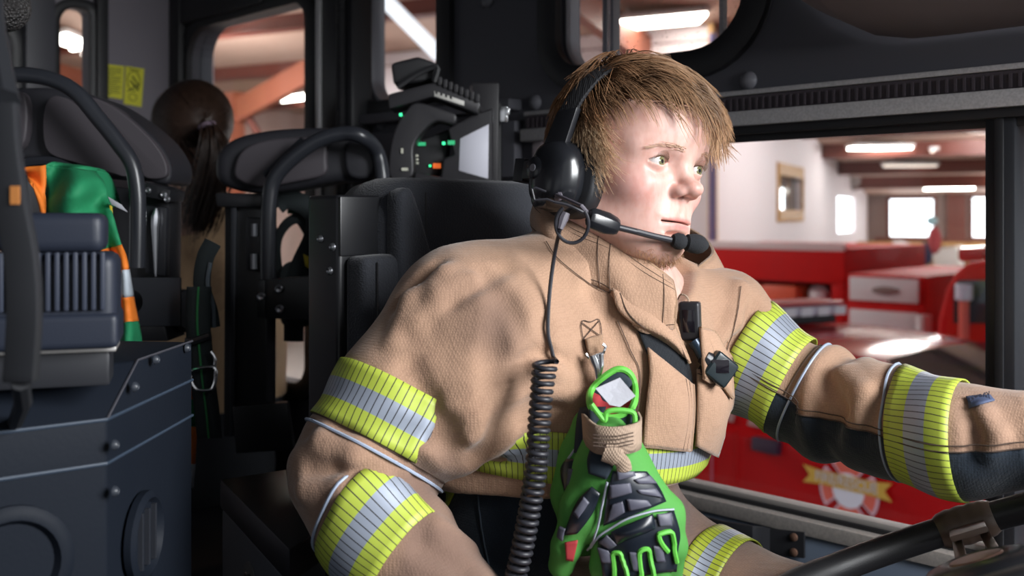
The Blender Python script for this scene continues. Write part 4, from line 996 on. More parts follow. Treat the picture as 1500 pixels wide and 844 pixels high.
def uvgrid(name, rows, m, parent, UVs=None, cu=False, cv=False, thick=.0016, off=0):
    rows = np.array(rows); n,k,_ = rows.shape; V = rows.reshape(-1,3); F = []
    for i in range(n-1 if not cu else n):
        for j in range(k-1 if not cv else k): F.append((i*k+j, ((i+1)%n)*k+j, ((i+1)%n)*k+(j+1)%k, i*k+(j+1)%k))
    o = mesh_np(name, V, np.array(F), m, parent); me = o.data
    if UVs is not None:
        ul = me.uv_layers.new(name='UVMap'); UVf = np.array(UVs).reshape(-1,2)
        li = np.empty(len(me.loops),np.int32); me.loops.foreach_get('vertex_index', li); dat = UVf[li]
        if cu or cv:
            dat = dat.reshape(-1,4,2); 
            for ax in (0,):
                mxv = dat[:,:,ax].max(1,keepdims=True); mn = dat[:,:,ax].min(1,keepdims=True); per = UVf[:,ax].max()
                w_ = (mxv-mn) > per*.5; dat[:,:,ax] = np.where(w_ & (dat[:,:,ax] < per*.5), dat[:,:,ax]+per+per/(k-1 if cv else n-1), dat[:,:,ax])
            dat = dat.reshape(-1,2)
        ul.data.foreach_set('uv', dat.astype(np.float32).ravel())
    if thick:
        md = o.modifiers.new('solid','SOLIDIFY'); md.thickness = thick; md.offset = 0
    return o
# ---- the coat as one implicit surface
AR = [(P(868,408,1.115),.058),(P(690,480,1.06),.083),(P(592,588,1.02),.068),(P(512,690,.985),.052),(P(557,772,.965),.053),(P(712,942,.915),.047)]
AL = [(P(985,450,1.19),.045),(P(1050,478,1.205),.066),(P(1098,528,1.19),.0535),(P(1205,590,1.15),.0555),(P(1300,614,1.08),.053),(P(1400,644,1.0),.050),(WRL-np.array([.02,0,0]),.045)]
FOLD = [(P(745,505,1.02),.062),(P(695,600,.985),.046),(P(662,655,.965),.024)]
def chain(p, ch, k):
    d = None
    for (a,ra),(b_,rb) in zip(ch[:-1],ch[1:]):
        e = s_cone(p,a,b_,ra,rb); d = e if d is None else smin(d,e,k)
    return d
HEMZ = CZ-.285
rs = np.random.RandomState(3)
KV = rs.normal(0,1,(14,3)); KV = KV/np.linalg.norm(KV,axis=1)[:,None]*rs.uniform(26,75,(14,1)); PH = rs.uniform(0,6.28,14)
KV[:7] = np.stack([rs.normal(0,1,7),rs.normal(0,1,7),rs.normal(0,.35,7)],1); KV[:7] = KV[:7]/np.linalg.norm(KV[:7],axis=1)[:,None]*rs.uniform(16,34,(7,1))
def ripple(p):
    """crumpled cloth: sharp-edged creases, mostly hanging"""
    s = np.zeros(len(p))
    for k in range(14): s += (1-1.6*np.abs(np.sin(p@KV[k]*.5+PH[k]+.9*np.sin(p@KV[(k+5)%14]*.5))))*(.45 if k>6 else 1)
    return s/7
def sleeve_wr(p, a, b_, n, amp):
    ab = b_-a; L = np.linalg.norm(ab); t = (p-a)@ab/L/L; m = np.exp(-((t-.5)/.38)**2)
    per = p-a-t[:,None]*ab; ph = per@np.array([13.,9.,22.])
    return amp*m*np.sin(t*n*PI*2+ph+.8*np.sin(t*9+per@np.array([40.,-30.,20.])))
RIDGE = []; VALL = []
def coat_base(p):
    d = s_ell(p,TC,(.125,.163,.160),TM); d = smin(d, s_ell(p,TL,(.122,.150,.17),TM), .06)
    d = smax(d, HEMZ-p[:,2], .006)
    d = smin(d, s_cone(p, P(890,425,1.13), P(985,450,1.18), .060,.048), .04)
    d = smin(d, chain(p,AR,.035), .045); d = smin(d, chain(p,AL,.03), .03)
    d = smin(d, chain(p,FOLD,.03), .03)
    return d
def coat(p):
    d = coat_base(p)
    d = d-.0017*ripple(p)-.0011*ripple(p*2.6+.7)
    d = d+sleeve_wr(p,AR[2][0],AR[4][0],3.0,.0045)*np.exp(-(s_cone(p,AR[2][0],AR[4][0],.07,.06)/.03)**2)
    d = d+sleeve_wr(p,AL[2][0],AL[4][0],3.2,.0050)*np.exp(-(s_cone(p,AL[2][0],AL[4][0],.06,.06)/.03)**2)
    for a,b_,r in VALL: d = smax(d, -s_cone(p,a,b_,r,r*.6), .014)
    for a,b_,r in RIDGE: d = smin(d, s_cone(p,a,b_,r,r*.6), .013)
    d = smax(d, -s_cone(p, NK+np.array([0,0,-.06]), NK+np.array([-.0,0,.2]), .062,.085), .01)       # neck opening
    d = smax(d, -s_cone(p, P(985,462,1.055), P(978,360,1.115), .006,.058), .008)
    # cuffs stay open in front of the wrists
    for (c,pv) in ((AR[-1][0],AR[-2][0]),(AL[-1][0],AL[-2][0])):
        n_ = (c-pv)/np.linalg.norm(c-pv); d = np.maximum(d, np.where(np.linalg.norm(p-c,axis=1)<.12, (p-c)@n_, -1))
    return d
LO = np.array([-1.10,.42,CZ-.62]); HI = np.array([-.10,1.30,CZ+.06])
cV,cF = surface_nets(coat_base, LO, HI, .010, proj=1); BV0 = bvh_of(cV,cF)
def cast(px,py,bv,off=0.0):
    d = Vector(ray(px,py)); L = d.length; h = bv.ray_cast(Vector(CAM), d/L)
    if h[0] is None: return None
    n = np.array(h[1]); r = ray(px,py)
    if n@r > 0: n = -n
    return np.array(h[0])+n*off
def fold(lst, pxs, r, off):
    q = [cast(x,y,BV0,off) for x,y in pxs]; q = [a for a in q if a is not None]
    for a,b_ in zip(q[:-1],q[1:]): lst.append((a,b_,r))
# folds read off the photograph's cloth: ridges and hollows
fold(VALL, [(640,395),(620,410),(585,445)], .012, .004); fold(VALL, [(600,540),(625,590),(640,640)], .011, .006)
fold(VALL, [(735,440),(722,520),(716,590)], .014, .0105); fold(VALL, [(700,400),(740,440),(770,490)], .008, .0055); fold(VALL, [(725,550),(765,538),(798,527)], .006, .003); fold(VALL, [(735,600),(770,570),(800,545)], .007, .004); fold(VALL, [(800,480),(790,520),(800,560)], .010, .005)
fold(RIDGE, [(650,400),(600,440),(575,500)], .012, -.005); fold(VALL, [(1035,545),(1070,500),(1105,445)], .010, .004)
fold(VALL, [(735,620),(790,600),(840,600)], .010, .004); fold(RIDGE, [(800,570),(850,585),(880,585)], .010, -.005)
fold(VALL, [(880,400),(868,430),(890,470),(915,520)], .007, .003); fold(RIDGE, [(1085,420),(1075,470),(1050,510)], .010, -.004)
fold(RIDGE, [(1235,545),(1262,575),(1258,620)], .010, -.004); fold(VALL, [(1215,560),(1232,600),(1222,645)], .009, .003)
fold(VALL, [(1290,575),(1275,600),(1262,640)], .008, .003)
fold(RIDGE, [(470,640),(520,668),(590,690)], .011, -.004); fold(VALL, [(455,690),(500,690),(560,695)], .009, .004); fold(RIDGE, [(445,720),(500,715),(560,705)], .009, -.003)
fold(RIDGE, [(1440,605),(1460,640),(1450,665)], .008, -.003); fold(VALL, [(1425,600),(1435,640),(1425,670)], .007, .002)
fold(VALL, [(652,628),(662,665),(668,690)], .012, .004); fold(VALL, [(700,672),(740,632),(785,588)], .014, .004)
fold(VALL, [(775,528),(800,524),(826,530)], .006, .002); fold(RIDGE, [(790,540),(812,545),(835,556)], .007, -.003); fold(RIDGE, [(610,470),(640,430),(690,405)], .010, -.006); fold(VALL, [(660,440),(690,415),(740,395)], .009, .004)
fold(RIDGE, [(640,770),(690,800)], .008, -.002); fold(VALL, [(620,800),(680,835)], .008, .003)
cV,cF = surface_nets(coat, LO, HI, .0042*Q, proj=2)
BV = bvh_of(cV,cF)
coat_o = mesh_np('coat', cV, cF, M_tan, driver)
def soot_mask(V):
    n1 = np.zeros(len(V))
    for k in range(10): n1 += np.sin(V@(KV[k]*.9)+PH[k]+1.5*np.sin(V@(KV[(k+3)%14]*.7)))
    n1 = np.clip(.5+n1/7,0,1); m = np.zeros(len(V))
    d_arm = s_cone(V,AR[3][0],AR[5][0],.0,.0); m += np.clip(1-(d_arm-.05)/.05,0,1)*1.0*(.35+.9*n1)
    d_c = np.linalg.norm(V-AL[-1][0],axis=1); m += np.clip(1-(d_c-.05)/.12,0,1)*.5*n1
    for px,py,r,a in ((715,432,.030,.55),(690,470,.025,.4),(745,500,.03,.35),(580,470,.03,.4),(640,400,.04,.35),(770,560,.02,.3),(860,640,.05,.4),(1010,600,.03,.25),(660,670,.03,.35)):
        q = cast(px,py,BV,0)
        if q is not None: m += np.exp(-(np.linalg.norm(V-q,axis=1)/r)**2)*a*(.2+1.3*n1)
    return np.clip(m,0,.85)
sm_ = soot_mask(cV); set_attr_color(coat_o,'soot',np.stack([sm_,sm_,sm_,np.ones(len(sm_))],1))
coat_o['label'] = 'tan woven firefighter coat with lime and silver bands'
# ---- trousers (below the coat)
def trous(p):
    d = s_ell(p,HIP,(.13,.165,.13),TM); d = smin(d, s_ell(p,TL+np.array([0,0,-.05]),(.108,.138,.15),TM), .05)
    d = smin(d, s_cone(p,bp(HIP,.0,.09,-.01),KNL,.098,.072), .03); d = smin(d, s_cone(p,bp(HIP,.0,-.09,-.01),KNR,.098,.076), .03)
    d = smin(d, s_cone(p,KNL,FTL,.072,.075), .03); d = smin(d, s_cone(p,KNR,FTR,.076,.075), .03)
    d = d+.004*ripple(p*1.2)
    return smax(d, p[:,2]-(HEMZ+.075), .01)
tV,tF = surface_nets(trous, np.array([-1.05,.45,CZ-1.12]), np.array([-.12,1.32,CZ-.17]), .0065*Q, proj=1); BT = bvh_of(tV,tF)
trou = mesh_np('trousers', tV, tF, M_brown, driver); trou['label'] = 'sooty brown trousers with navy front panel'
for f in (FTL,FTR):
    bt_ = MB(); bt_.ell(f+np.array([.045,0,-.025]),(.135,.052,.05)); bt_.ell(f+np.array([-.02,0,.03]),(.062,.055,.09)); bt_.build('boot', M_black, driver)
# ---- bands around sleeves: rays leave the sleeve axis and stop on the cloth
def ring_on(bv, c, ax, r, n, off, ref=None, t0=0, t1=2*PI, lim=1.45):
    ax = ax/np.linalg.norm(ax); rf = np.array([0,0,1.0]) if ref is None else np.array(ref); u_ = rf-ax*(rf@ax); u_ /= np.linalg.norm(u_); w_ = np.cross(ax,u_); D = []; DV = []
    for k in range(n):
        t = t0+(t1-t0)*k/(n if abs(t1-t0-2*PI)<1e-6 else n-1); dv = math.cos(t)*u_+math.sin(t)*w_
        h = bv.ray_cast(Vector(c), Vector(dv)); ok = h[0] is not None and h[3] < lim*r; D.append(h[3] if ok else r*.80); DV.append(dv)
    D = np.array(D); full = abs(t1-t0-2*PI) < 1e-6
    if full:
        for _ in range(2): D = .5*D+.25*np.roll(D,1)+.25*np.roll(D,-1)
    return [c+dv*(d_+off) for dv,d_ in zip(DV,D)]
def axis_pt(ch, s):
    i = min(int(s), len(ch)-2); t = s-i; return ch[i][0]*(1-t)+ch[i+1][0]*t, ch[i][1]*(1-t)+ch[i+1][1]*t
def sleeve_band(name, bv, ca, cb, ax_a, ax_b, r, m, parent, n=64, k=9, off=.0030, tilt=None, lim=1.4):
    ang = [2*PI*j/n for j in range(n)]; DM = np.zeros((k,n)); C_ = []; DVs = []
    for i in range(k):
        t = i/(k-1); c = ca*(1-t)+cb*t; ax = ax_a*(1-t)+ax_b*t; ax = ax/np.linalg.norm(ax); u_ = UPV-ax*(UPV@ax); u_ /= np.linalg.norm(u_); w_ = np.cross(ax,u_); dvs = []
        for j in range(n):
            dv = math.cos(ang[j])*u_+math.sin(ang[j])*w_; h = bv.ray_cast(Vector(c), Vector(dv)); ok = h[0] is not None and h[3] < lim*r
            DM[i,j] = h[3] if ok else np.nan; dvs.append(dv)
        C_.append(c); DVs.append(dvs)
    med = np.nanmedian(DM,axis=0); bad = np.isnan(DM).sum(0) > k*.34; med = np.where(bad | np.isnan(med), r*.86, med)
    for _ in range(3): med = .5*med+.25*np.roll(med,1)+.25*np.roll(med,-1)
    dev = np.where(np.isnan(DM)|bad[None], 0, np.clip(DM-med[None],-.006,.010))
    for _ in range(2):
        dev = .5*dev+.25*np.roll(dev,1,1)+.25*np.roll(dev,-1,1); dev[1:-1] = .5*dev[1:-1]+.25*dev[:-2]+.25*dev[2:]
    rows = [[C_[i]+DVs[i][j]*(med[j]+dev[i,j]+off) for j in range(n)] for i in range(k)]; uvs = [[(2*PI*r*j/n, i/(k-1)) for j in range(n)] for i in range(k)]
    return uvgrid(name, rows, m, parent, uvs, cv=True)
def two(ch, pxa, da, pxb, db): return P(*pxa,da), P(*pxb,db)
def mkband(ca, cb, r, m, parent, axis=None, pipe=None, lim=1.4, bv=None):
    bv = bv or BV; ax = (cb-ca) if axis is None else axis; o = sleeve_band('reflective_band', bv, ca, cb, ax, ax, r, m, parent, lim=lim)
    if pipe is not None:
        c = ca+(cb-ca)*pipe; rw = ring_on(bv,c,ax,r,56,.0022,lim=lim); b = MB(); b.tube(rw,.0016,6,closed=True); b.build('piping', M_pipe, parent)
        rw = ring_on(bv,ca+(cb-ca)*(pipe-(.12 if pipe>1 else -.12)),ax,r,56,.0012,lim=lim); b = MB(); b.tube(rw,.0006,4,closed=True); b.build('stitch_line', M_thr, parent)
    return o
b1a,b1b = P(588,573,1.02), P(546,652,1.0); o1 = mkband(b1a,b1b,.064,M_band,coat_o,axis=P(546,652,1.0)-P(590,570,1.02),pipe=1.14)
b2a,b2b = P(527,748,.972), P(601,815,.945); o2 = mkband(b2a,b2b,.054,M_band,coat_o,pipe=-.10)
b3a,b3b = P(1088,527,1.195), P(1158,566,1.165); o3 = mkband(b3a,b3b,.057,M_band,coat_o,pipe=1.25)
b4a,b4b = P(1340,632,1.045), P(1432,650,.975); v4 = b4b-b4a; o4 = mkband(P(1318,629,1.045),P(1412,648,.99),.054,M_band,coat_o,axis=v4-FWD*(v4@FWD)*.62,pipe=-.10)
# waist band
rows = []; uvs = []; nn = 120
for i in range(9):
    t = i/8; c = TL.copy(); c[2] = CZ-.217-.052*t
    axw = np.array([0,0,1.0])+RGT*.10; ringp = ring_on(BV, c, axw, .155, nn, .0025, ref=TM[:,0], lim=1.25); rows.append(ringp); uvs.append([(2*PI*.16*j/nn, t) for j in range(nn)])
wb = uvgrid('waist_band', rows, M_band, coat_o, uvs, cv=True)
# navy underside of the driver's reaching sleeve
def under_panel(ch, s0, s1, n, t0, t1, m, name, off):
    rows = []
    for i in range(n):
        s = s0+(s1-s0)*i/(n-1); c,r = axis_pt(ch,s); c2,_ = axis_pt(ch,min(s+.15,len(ch)-1)); c1,_ = axis_pt(ch,max(s-.15,0))
        rows.append(ring_on(BV, c, c2-c1, r, 26, off, t0=t0(s) if callable(t0) else t0, t1=t1(s) if callable(t1) else t1, lim=1.35))
    return uvgrid(name, rows, m, coat_o)
under = under_panel(AL, 1.55, 5.9, 60, PI*.51, PI*1.45, M_navy, 'navy_under_panel', .0016)
# ---- patches sewn on the front, laid over the cloth
def patch(name, left, right, nu, nv, off, m, parent=None, bulge=0, thick=.0022, bv=None, smooth=1):
    bv = bv or BV; L = crv([(x,y,0) for x,y in left], 8); R = crv([(x,y,0) for x,y in right], 8); L = np.array(L); R = np.array(R)
    def samp(C,n):
        s = np.r_[0,np.cumsum(np.linalg.norm(np.diff(C,axis=0),axis=1))]; return np.stack([np.interp(np.linspace(0,s[-1],n), s, C[:,i]) for i in range(2)],1)
    L = samp(L,nu); R = samp(R,nu); rows = []
    for i in range(nu):
        row = []
        for j in range(nv):
            t = j/(nv-1); x,y = L[i]*(1-t)+R[i]*t; q = cast(x,y,bv,0)
            row.append(q)
        rows.append(row)
    # fill rays that miss
    flat = [q for r in rows for q in r if q is not None]
    for i,r in enumerate(rows):
        for j in range(nv):
            if r[j] is None:
                good = [k for k in range(nv) if r[k] is not None]
                if good: g_ = min(good,key=lambda k:abs(k-j)); x,y = 0,0; dd = (r[g_]-CAM)@FWD
                else: dd = np.mean([(q-CAM)@FWD for q in flat])
                t = j/(nv-1); x,y = L[i]*(1-t)+R[i]*t; r[j] = P(x,y,dd)
    A = np.array(rows)
    for _ in range(smooth):
        B_ = A.copy(); B_[1:-1] = .5*A[1:-1]+.25*(A[:-2]+A[2:]); B_[:,1:-1] = .5*B_[:,1:-1]+.25*(B_[:,:-2]+B_[:,2:]); A = B_
    du = np.gradient(A,axis=0); dv = np.gradient(A,axis=1); N = np.cross(du,dv); N /= np.linalg.norm(N,axis=2,keepdims=True)+1e-9
    sg = np.sign(((CAM-A)*N).sum(2,keepdims=True).mean()); N = N*sg
    uu = np.linspace(0,1,nu)[:,None]; vv = np.linspace(0,1,nv)[None]
    amt = off+bulge*np.sin(PI*uu)*np.sin(PI*vv)
    A = A+N*amt[...,None]
    uv_ = [[(.24*i/(nu-1), j/(nv-1)) for j in range(nv)] for i in range(nu)]
    return uvgrid(name, A, m, parent or coat_o, uv_, thick=thick), A
def seam(pts, r=.0005, off=.0015, m=None, name='stitch_line', parent=None, bv=None, closed=False):
    pts = [(x,y,0) for x,y in pts]; q = [cast(p_[0],p_[1],bv or BV,off) for p_ in crv(pts,6,closed)]; q = [a for a in q if a is not None]
    if len(q) < 3: return None
    b = MB(); b.tube(q,r,5,closed=closed); return b.build(name, m or M_thr, parent or coat_o)
def navy_patch(left,right,off=.003,name='navy_panel',parent=None,bv=None): return patch(name,left,right,24,14,off,M_navy,parent,bv=bv)

# ---- stand-up collar, open at the throat
CT = [(984,412,1.045),(942,380,1.043),(895,351,1.052),(842,329,1.068),(800,304,1.105),(792,286,1.18),(850,290,1.27),(940,312,1.30),(1012,338,1.275),(1046,369,1.215),(1022,392,1.165),(990,428,1.125)]
CB = [(986,482,1.030),(938,486,1.022),(893,430,1.030),(848,407,1.042),(800,356,1.075),(786,332,1.17),(850,340,1.28),(950,365,1.32),(1035,392,1.29),(1062,428,1.205),(1022,455,1.150),(990,490,1.11)]
ct = crv([P(*a) for a in CT],6); cb = crv([P(*a) for a in CB],6)
cc = np.mean(ct,axis=0); rows = []
for i in range(len(ct)):
    row = []
    for t in np.linspace(0,1,9):
        q = ct[i]*(1-t)+cb[i]*t; o_ = (q-cc)*np.array([1,1,0]); o_ /= np.linalg.norm(o_)+1e-9
        q = q+o_*(.006*math.sin(t*PI)+.0018*math.sin(i*.55+t*4)); row.append(q)
    rows.append(row)
collar,_ = uvgrid('collar', rows, M_tan, coat_o, thick=.0045), 0
CR = np.array(rows)
for t in (.09,.17,.9):
    b = MB(); pts = []
    for i in range(len(CR)):
        j = t*8; a = int(j); q = CR[i,a]*(1-(j-a))+CR[i,min(a+1,8)]*(j-a); o_ = (q-cc)*np.array([1,1,0]); o_ /= np.linalg.norm(o_)+1e-9; pts.append(q+o_*.0026)
    b.tube(pts[:40],.0004,4); b.build('stitch_line', M_thr, collar)
for ii in (12,14,2):
    b = MB(); b.tube([q+(CAM-q)/np.linalg.norm(CAM-q)*.0032 for q in CR[ii]],.0004,4); b.build('stitch_line', M_thr, collar)
b = MB(); b.tube([q for q in CR[:,0]],.0026,6); b.build('collar_edge', M_tan2, collar)
b = MB(); b.tube([q for q in CR[0]],.0026,6); b.build('collar_edge', M_tan2, collar)
# ---- front: storm flap, velcro throat, pocket
patch('velcro_lining', [(930,480),(938,500),(946,520)], [(1000,518),(1008,545),(1012,570)], 8,14,.0035, M_velc)
sf,A1 = patch('storm_flap', [(892,426),(899,450),(916,472),(937,483),(966,490)], [(978,474),(984,488),(990,502),(996,516),(1002,532)], 20,16,.008, M_tan, bulge=.008, thick=.003)
sf2,A2 = patch('storm_flap', [(942,510),(945,545),(940,590),(935,650)], [(1005,562),(1006,590),(1005,615),(1001,657)], 24,14,.009, M_tan, bulge=.006, thick=.003)
def edge_tube(A, which, r, m, parent, name='piping'):
    pts = {'l':A[:,0],'r':A[:,-1],'t':A[0],'b':A[-1]}[which]; b = MB(); b.tube(list(pts),r,6); return b.build(name, m, parent)
edge_tube(A2,'r',.0022,M_tan2,sf2); edge_tube(A2,'b',.0016,M_tan2,sf2); edge_tube(A1,'r',.002,M_tan2,sf)
def off_line(A, j, m=M_thr, parent=None, o=.0022, vert=True):
    pts = list(A[:,j] if vert else A[j]); q = [p_+(CAM-p_)/np.linalg.norm(CAM-p_)*o for p_ in pts]; b = MB(); b.tube(q,.0006,4); return b.build('stitch_line', m, parent)
off_line(A2,-2,parent=sf2); off_line(A2,-3,parent=sf2); off_line(A1,-3,parent=sf); off_line(A1,2,parent=sf)
pk,A3 = patch('chest_pocket', [(1008,540),(1008,590),(1006,650)], [(1056,556),(1058,590),(1036,665)], 18,10,.012, M_tan, bulge=.008, thick=.003)
pf,A4 = patch('pocket_flap', [(1003,486),(1004,515),(1007,552)], [(1022,490),(1046,530),(1047,578)], 16,10,.021, M_tan, bulge=.004, thick=.004)
edge_tube(A4,'t',.0022,M_tan2,pf); edge_tube(A4,'r',.0024,M_tan2,pf); edge_tube(A4,'b',.0024,M_tan2,pf); off_line(A4,3,parent=pf); off_line(A3,1,parent=pk,vert=False)
patch('pocket_side', [(1052,552),(1056,590),(1040,640)], [(1064,560),(1064,590),(1048,642)], 12,5,.006, M_navy)
zp,_ = patch('zip', [(985,425),(980,450),(974,470)], [(992,428),(988,452),(984,474)], 12,4,.006, M_velc)
# seams on the coat
for ln in ([(893,430),(870,420),(846,404),(815,378),(800,355)],[(905,470),(922,510),(936,545),(934,590),(928,640)],[(1085,420),(1078,465),(1062,520)]): seam(ln)
# stitched box where the loop for the glove clip is sewn on
seam([(850,478),(853,470),(864,472),(876,469),(879,492),(866,494),(854,497),(850,478)]); seam([(851,473),(879,493)]); seam([(876,471),(854,496)]); seam([(853,497),(858,515)]); seam([(879,492),(881,508)])
# seam and label on the reaching sleeve
u0 = np.array(under.data.vertices[0].co)
for j,ofs in ((0,0),(0,.006)):
    pts = []
    me = under.data; L_ = np.array(driver.location)
    for i in range(60):
        q = np.array(me.vertices[i*26+j].co)+L_; q2 = np.array(me.vertices[i*26+24].co)+L_
        pts.append(q+np.array([0,0,ofs])+(CAM-q)/np.linalg.norm(CAM-q)*.0022)
    b = MB(); b.tube(pts,.0007,4); b.build('stitch_line', M_thr, coat_o)
lbp,AL_ = patch('sleeve_label', [(1414,583),(1423,600)], [(1450,582),(1456,590)], 5,9,.0028, mat('label_navy',(.06,.08,.15),.7), thick=.0012, smooth=0)
vs,fs = text_mesh('ENERGY', 1.0, .0, font_bold=.03); xs = [v[0] for v in vs]; ys = [v[1] for v in vs]
o_ = AL_[-1,0]; ux = AL_[-1,-1]-AL_[-1,0]; uy = AL_[0,0]-AL_[-1,0]; nn_ = np.cross(ux,uy); nn_ /= np.linalg.norm(nn_); nn_ *= np.sign(nn_@(CAM-o_))
b = MB(); b.add([o_+ux*(.1+.8*(v[0]-min(xs))/(max(xs)-min(xs)))+uy*(.2+.6*(v[1]-min(ys))/(max(ys)-min(ys)))+nn_*.0012 for v in vs], fs); b.build('label_lettering', mat('label_ink',(.01,.012,.03),.7), lbp)
# ---- trousers: navy front, bib edge, knee stripe
nvp,An = patch('navy_panel', [(640,690),(640,760),(660,850),(700,905)], [(815,700),(822,760),(822,850),(815,905)], 26,18,.004, M_navy, parent=trou, bv=BT)
seam([(704,690),(706,740),(712,790),(722,843)], r=.0012, off=.006, m=mat('navy_seam',(.03,.045,.065),.8), parent=trou, bv=BT)
seam([(962,700),(985,735),(1000,780),(1010,843)], parent=trou, bv=BT); seam([(956,700),(978,735),(993,780),(1003,843)], parent=trou, bv=BT)
axl = KNL-bp(HIP,.0,.09,-.01); ca_ = bp(HIP,.0,.09,-.01)+axl*.44; cb_ = bp(HIP,.0,.09,-.01)+axl*.62
sleeve_band('knee_band', BT, ca_, cb_, axl, axl, .088, M_bandd, trou, lim=1.5)

sbp,_ = patch('side_band', [(640,672),(627,705),(624,748)], [(690,684),(676,716),(654,762)], 14,9,.006, M_bandd, parent=trou, bv=BT)
# ================================================================ HEADSET
M_hs = mat('headset_shell', (.012,.013,.016), .22, spec=.6); M_foam = mat('black_foam', (.014,.015,.018), .95, bump=('noise',900,.6,.001))
M_cord = mat('rubber_cord', (.020,.020,.026), .45); M_leath = mat('ear_cushion', (.010,.011,.014), .55, bump=('noise',500,.3,.0006)); M_greyp = mat('grey_rubber_relief', (.10,.09,.11), .55)
hs = thing('headset','black intercom headset with boom microphone and coiled cord on the driver','headset',HL(0,-.09,-.02))
def cup(side):
    prof = [(.060,.033,.038),(.064,.0375,.0425),(.080,.0375,.0425),(.083,.034,.039)]
    shell = [(.081,.0305,.036),(.084,.033,.0385),(.094,.0325,.038),(.104,.029,.0345),(.110,.022,.027),(.1125,.012,.015),(.113,.001,.001)]
    def sect(lst, xc=-.006):
        rows = []
        for y,rx,rz in lst:
            row = []
            for k in range(32):
                t = 2*PI*k/32; c_,s_ = math.cos(t),math.sin(t); e = 2/2.5
                row.append(HL(xc+rx*abs(c_)**e*np.sign(c_), side*y, -.0255+rz*abs(s_)**e*np.sign(s_)))
            rows.append(row)
        return rows
    b = MB(); b.grid(sect(prof,.0),cv=True,caps=True); b.build('ear_cushion', M_leath, hs, ang=60)
    b = MB(); b.grid(sect(shell),cv=True,caps=True); return b.build('ear_cup', M_hs, hs, ang=60)
cupR = cup(-1); cup(1)
ya = HM@np.array([0,-1.,0])
b = MB(); b.lathe(HL(-.020,-.100,-.020), ya, [(0,.0165),(.006,.0165),(.008,.0125),(.0125,.012),(.014,.009),(.014,.0001)], 26); kn = b.build('pivot_knob', M_hs, hs)
b = MB(); b.lathe(HL(-.020,-.1138,-.020), ya, [(0,.004),(.0012,.004),(.0012,.0001)], 12); b.build('screw', M_bolt, kn)
b = MB(); b.hexa([HL(*q) for q in ((-.026,-.088,-.030),(-.026,-.106,-.030),(-.074,-.090,-.030),(-.074,-.076,-.030),(-.026,-.088,-.008),(-.026,-.106,-.008),(-.074,-.090,-.012),(-.074,-.076,-.012))]); b.build('yoke_arm', M_blackp, hs, bevel=.002)
b = MB(); b.box(HL(-.060,-.086,-.020),(.016,.022,.026),HM); b.build('yoke_block', M_blackp, hs, bevel=.002)
b = MB(); b.lathe(HL(-.012,-.100,-.050), ya, [(0,.0125),(.008,.012),(.010,.009),(.0105,.0001)], 22); b.build('volume_knob', M_hs, hs)
b = MB(); b.tube([P(x,y,.985) for x,y in ((812,296),(802,292),(783,293),(779,277),(785,275),(800,281))],.0013,6); b.build('wire_bail', M_cord, hs)
b = MB(); b.tube(crv([P(812,296,.985),P(830,300,.985),P(848,308,.985),P(866,318,.99)],5),.0016,6); b.build('boom_wire', M_cord, hs)
b = MB(); b.lathe(HL(.012,-.102,-.047), ya, [(0,.0065),(.004,.0065),(.006,.004),(.006,.0001)],16); b.build('boom_pivot', M_greyp, hs)
b = MB(); b.tube([HL(.012,-.107,-.047),P(852,302,.985),P(866,318,.99)],.0022,8); b.build('boom_link', M_greyp, hs)
# boom block, tube and foam
p0_,p1_ = P(862,318,.985),P(905,333,1.0); xm = (p1_-p0_)/np.linalg.norm(p1_-p0_); Mx = basis(xm,(0,0,1))
b = MB(); rows=[]
for t,h,w_ in ((0,.0085,.006),(.12,.0115,.0075),(.6,.0120,.0075),(.88,.0100,.0065),(1.0,.0080,.005)):
    c = p0_+(p1_-p0_)*t; rows.append([c+Mx@np.array([0,w_*math.cos(a),h*math.sin(a)]) for a in [2*PI*(k+.5)/8 for k in range(8)]])
b.grid(rows,cv=True,caps=True); b.build('boom_joint', M_hs, hs, bevel=.001, ang=50)
bo = crv([p1_,P(930,339,1.006),P(957,346,1.014),P(984,352,1.022)],24)
b = MB(); b.tube(bo,[.0033+.00022*(i%2) for i in range(len(bo))],10); b.build('boom_arm', M_cord, hs)
f0,f1 = P(984,352,1.022),P(1036,360,1.032); fx_ = (f1-f0)/np.linalg.norm(f1-f0); L_ = np.linalg.norm(f1-f0)
b = MB(); b.lathe(f0, fx_, [(-.001,.003),(.001,.0065),(.006,.0088),(.011,.0085),(.0145,.0066),(.0155,.0058)],22); b.build('foam_collar', M_foam, hs)
b = MB(); b.lathe(f0, fx_, [(.0150,.0060),(.0170,.0088),(.023,.0102),(.030,.0102),(.035,.0085),(L_,.004),(L_+.001,.0002)],22); b.build('foam_windscreen', M_foam, hs)
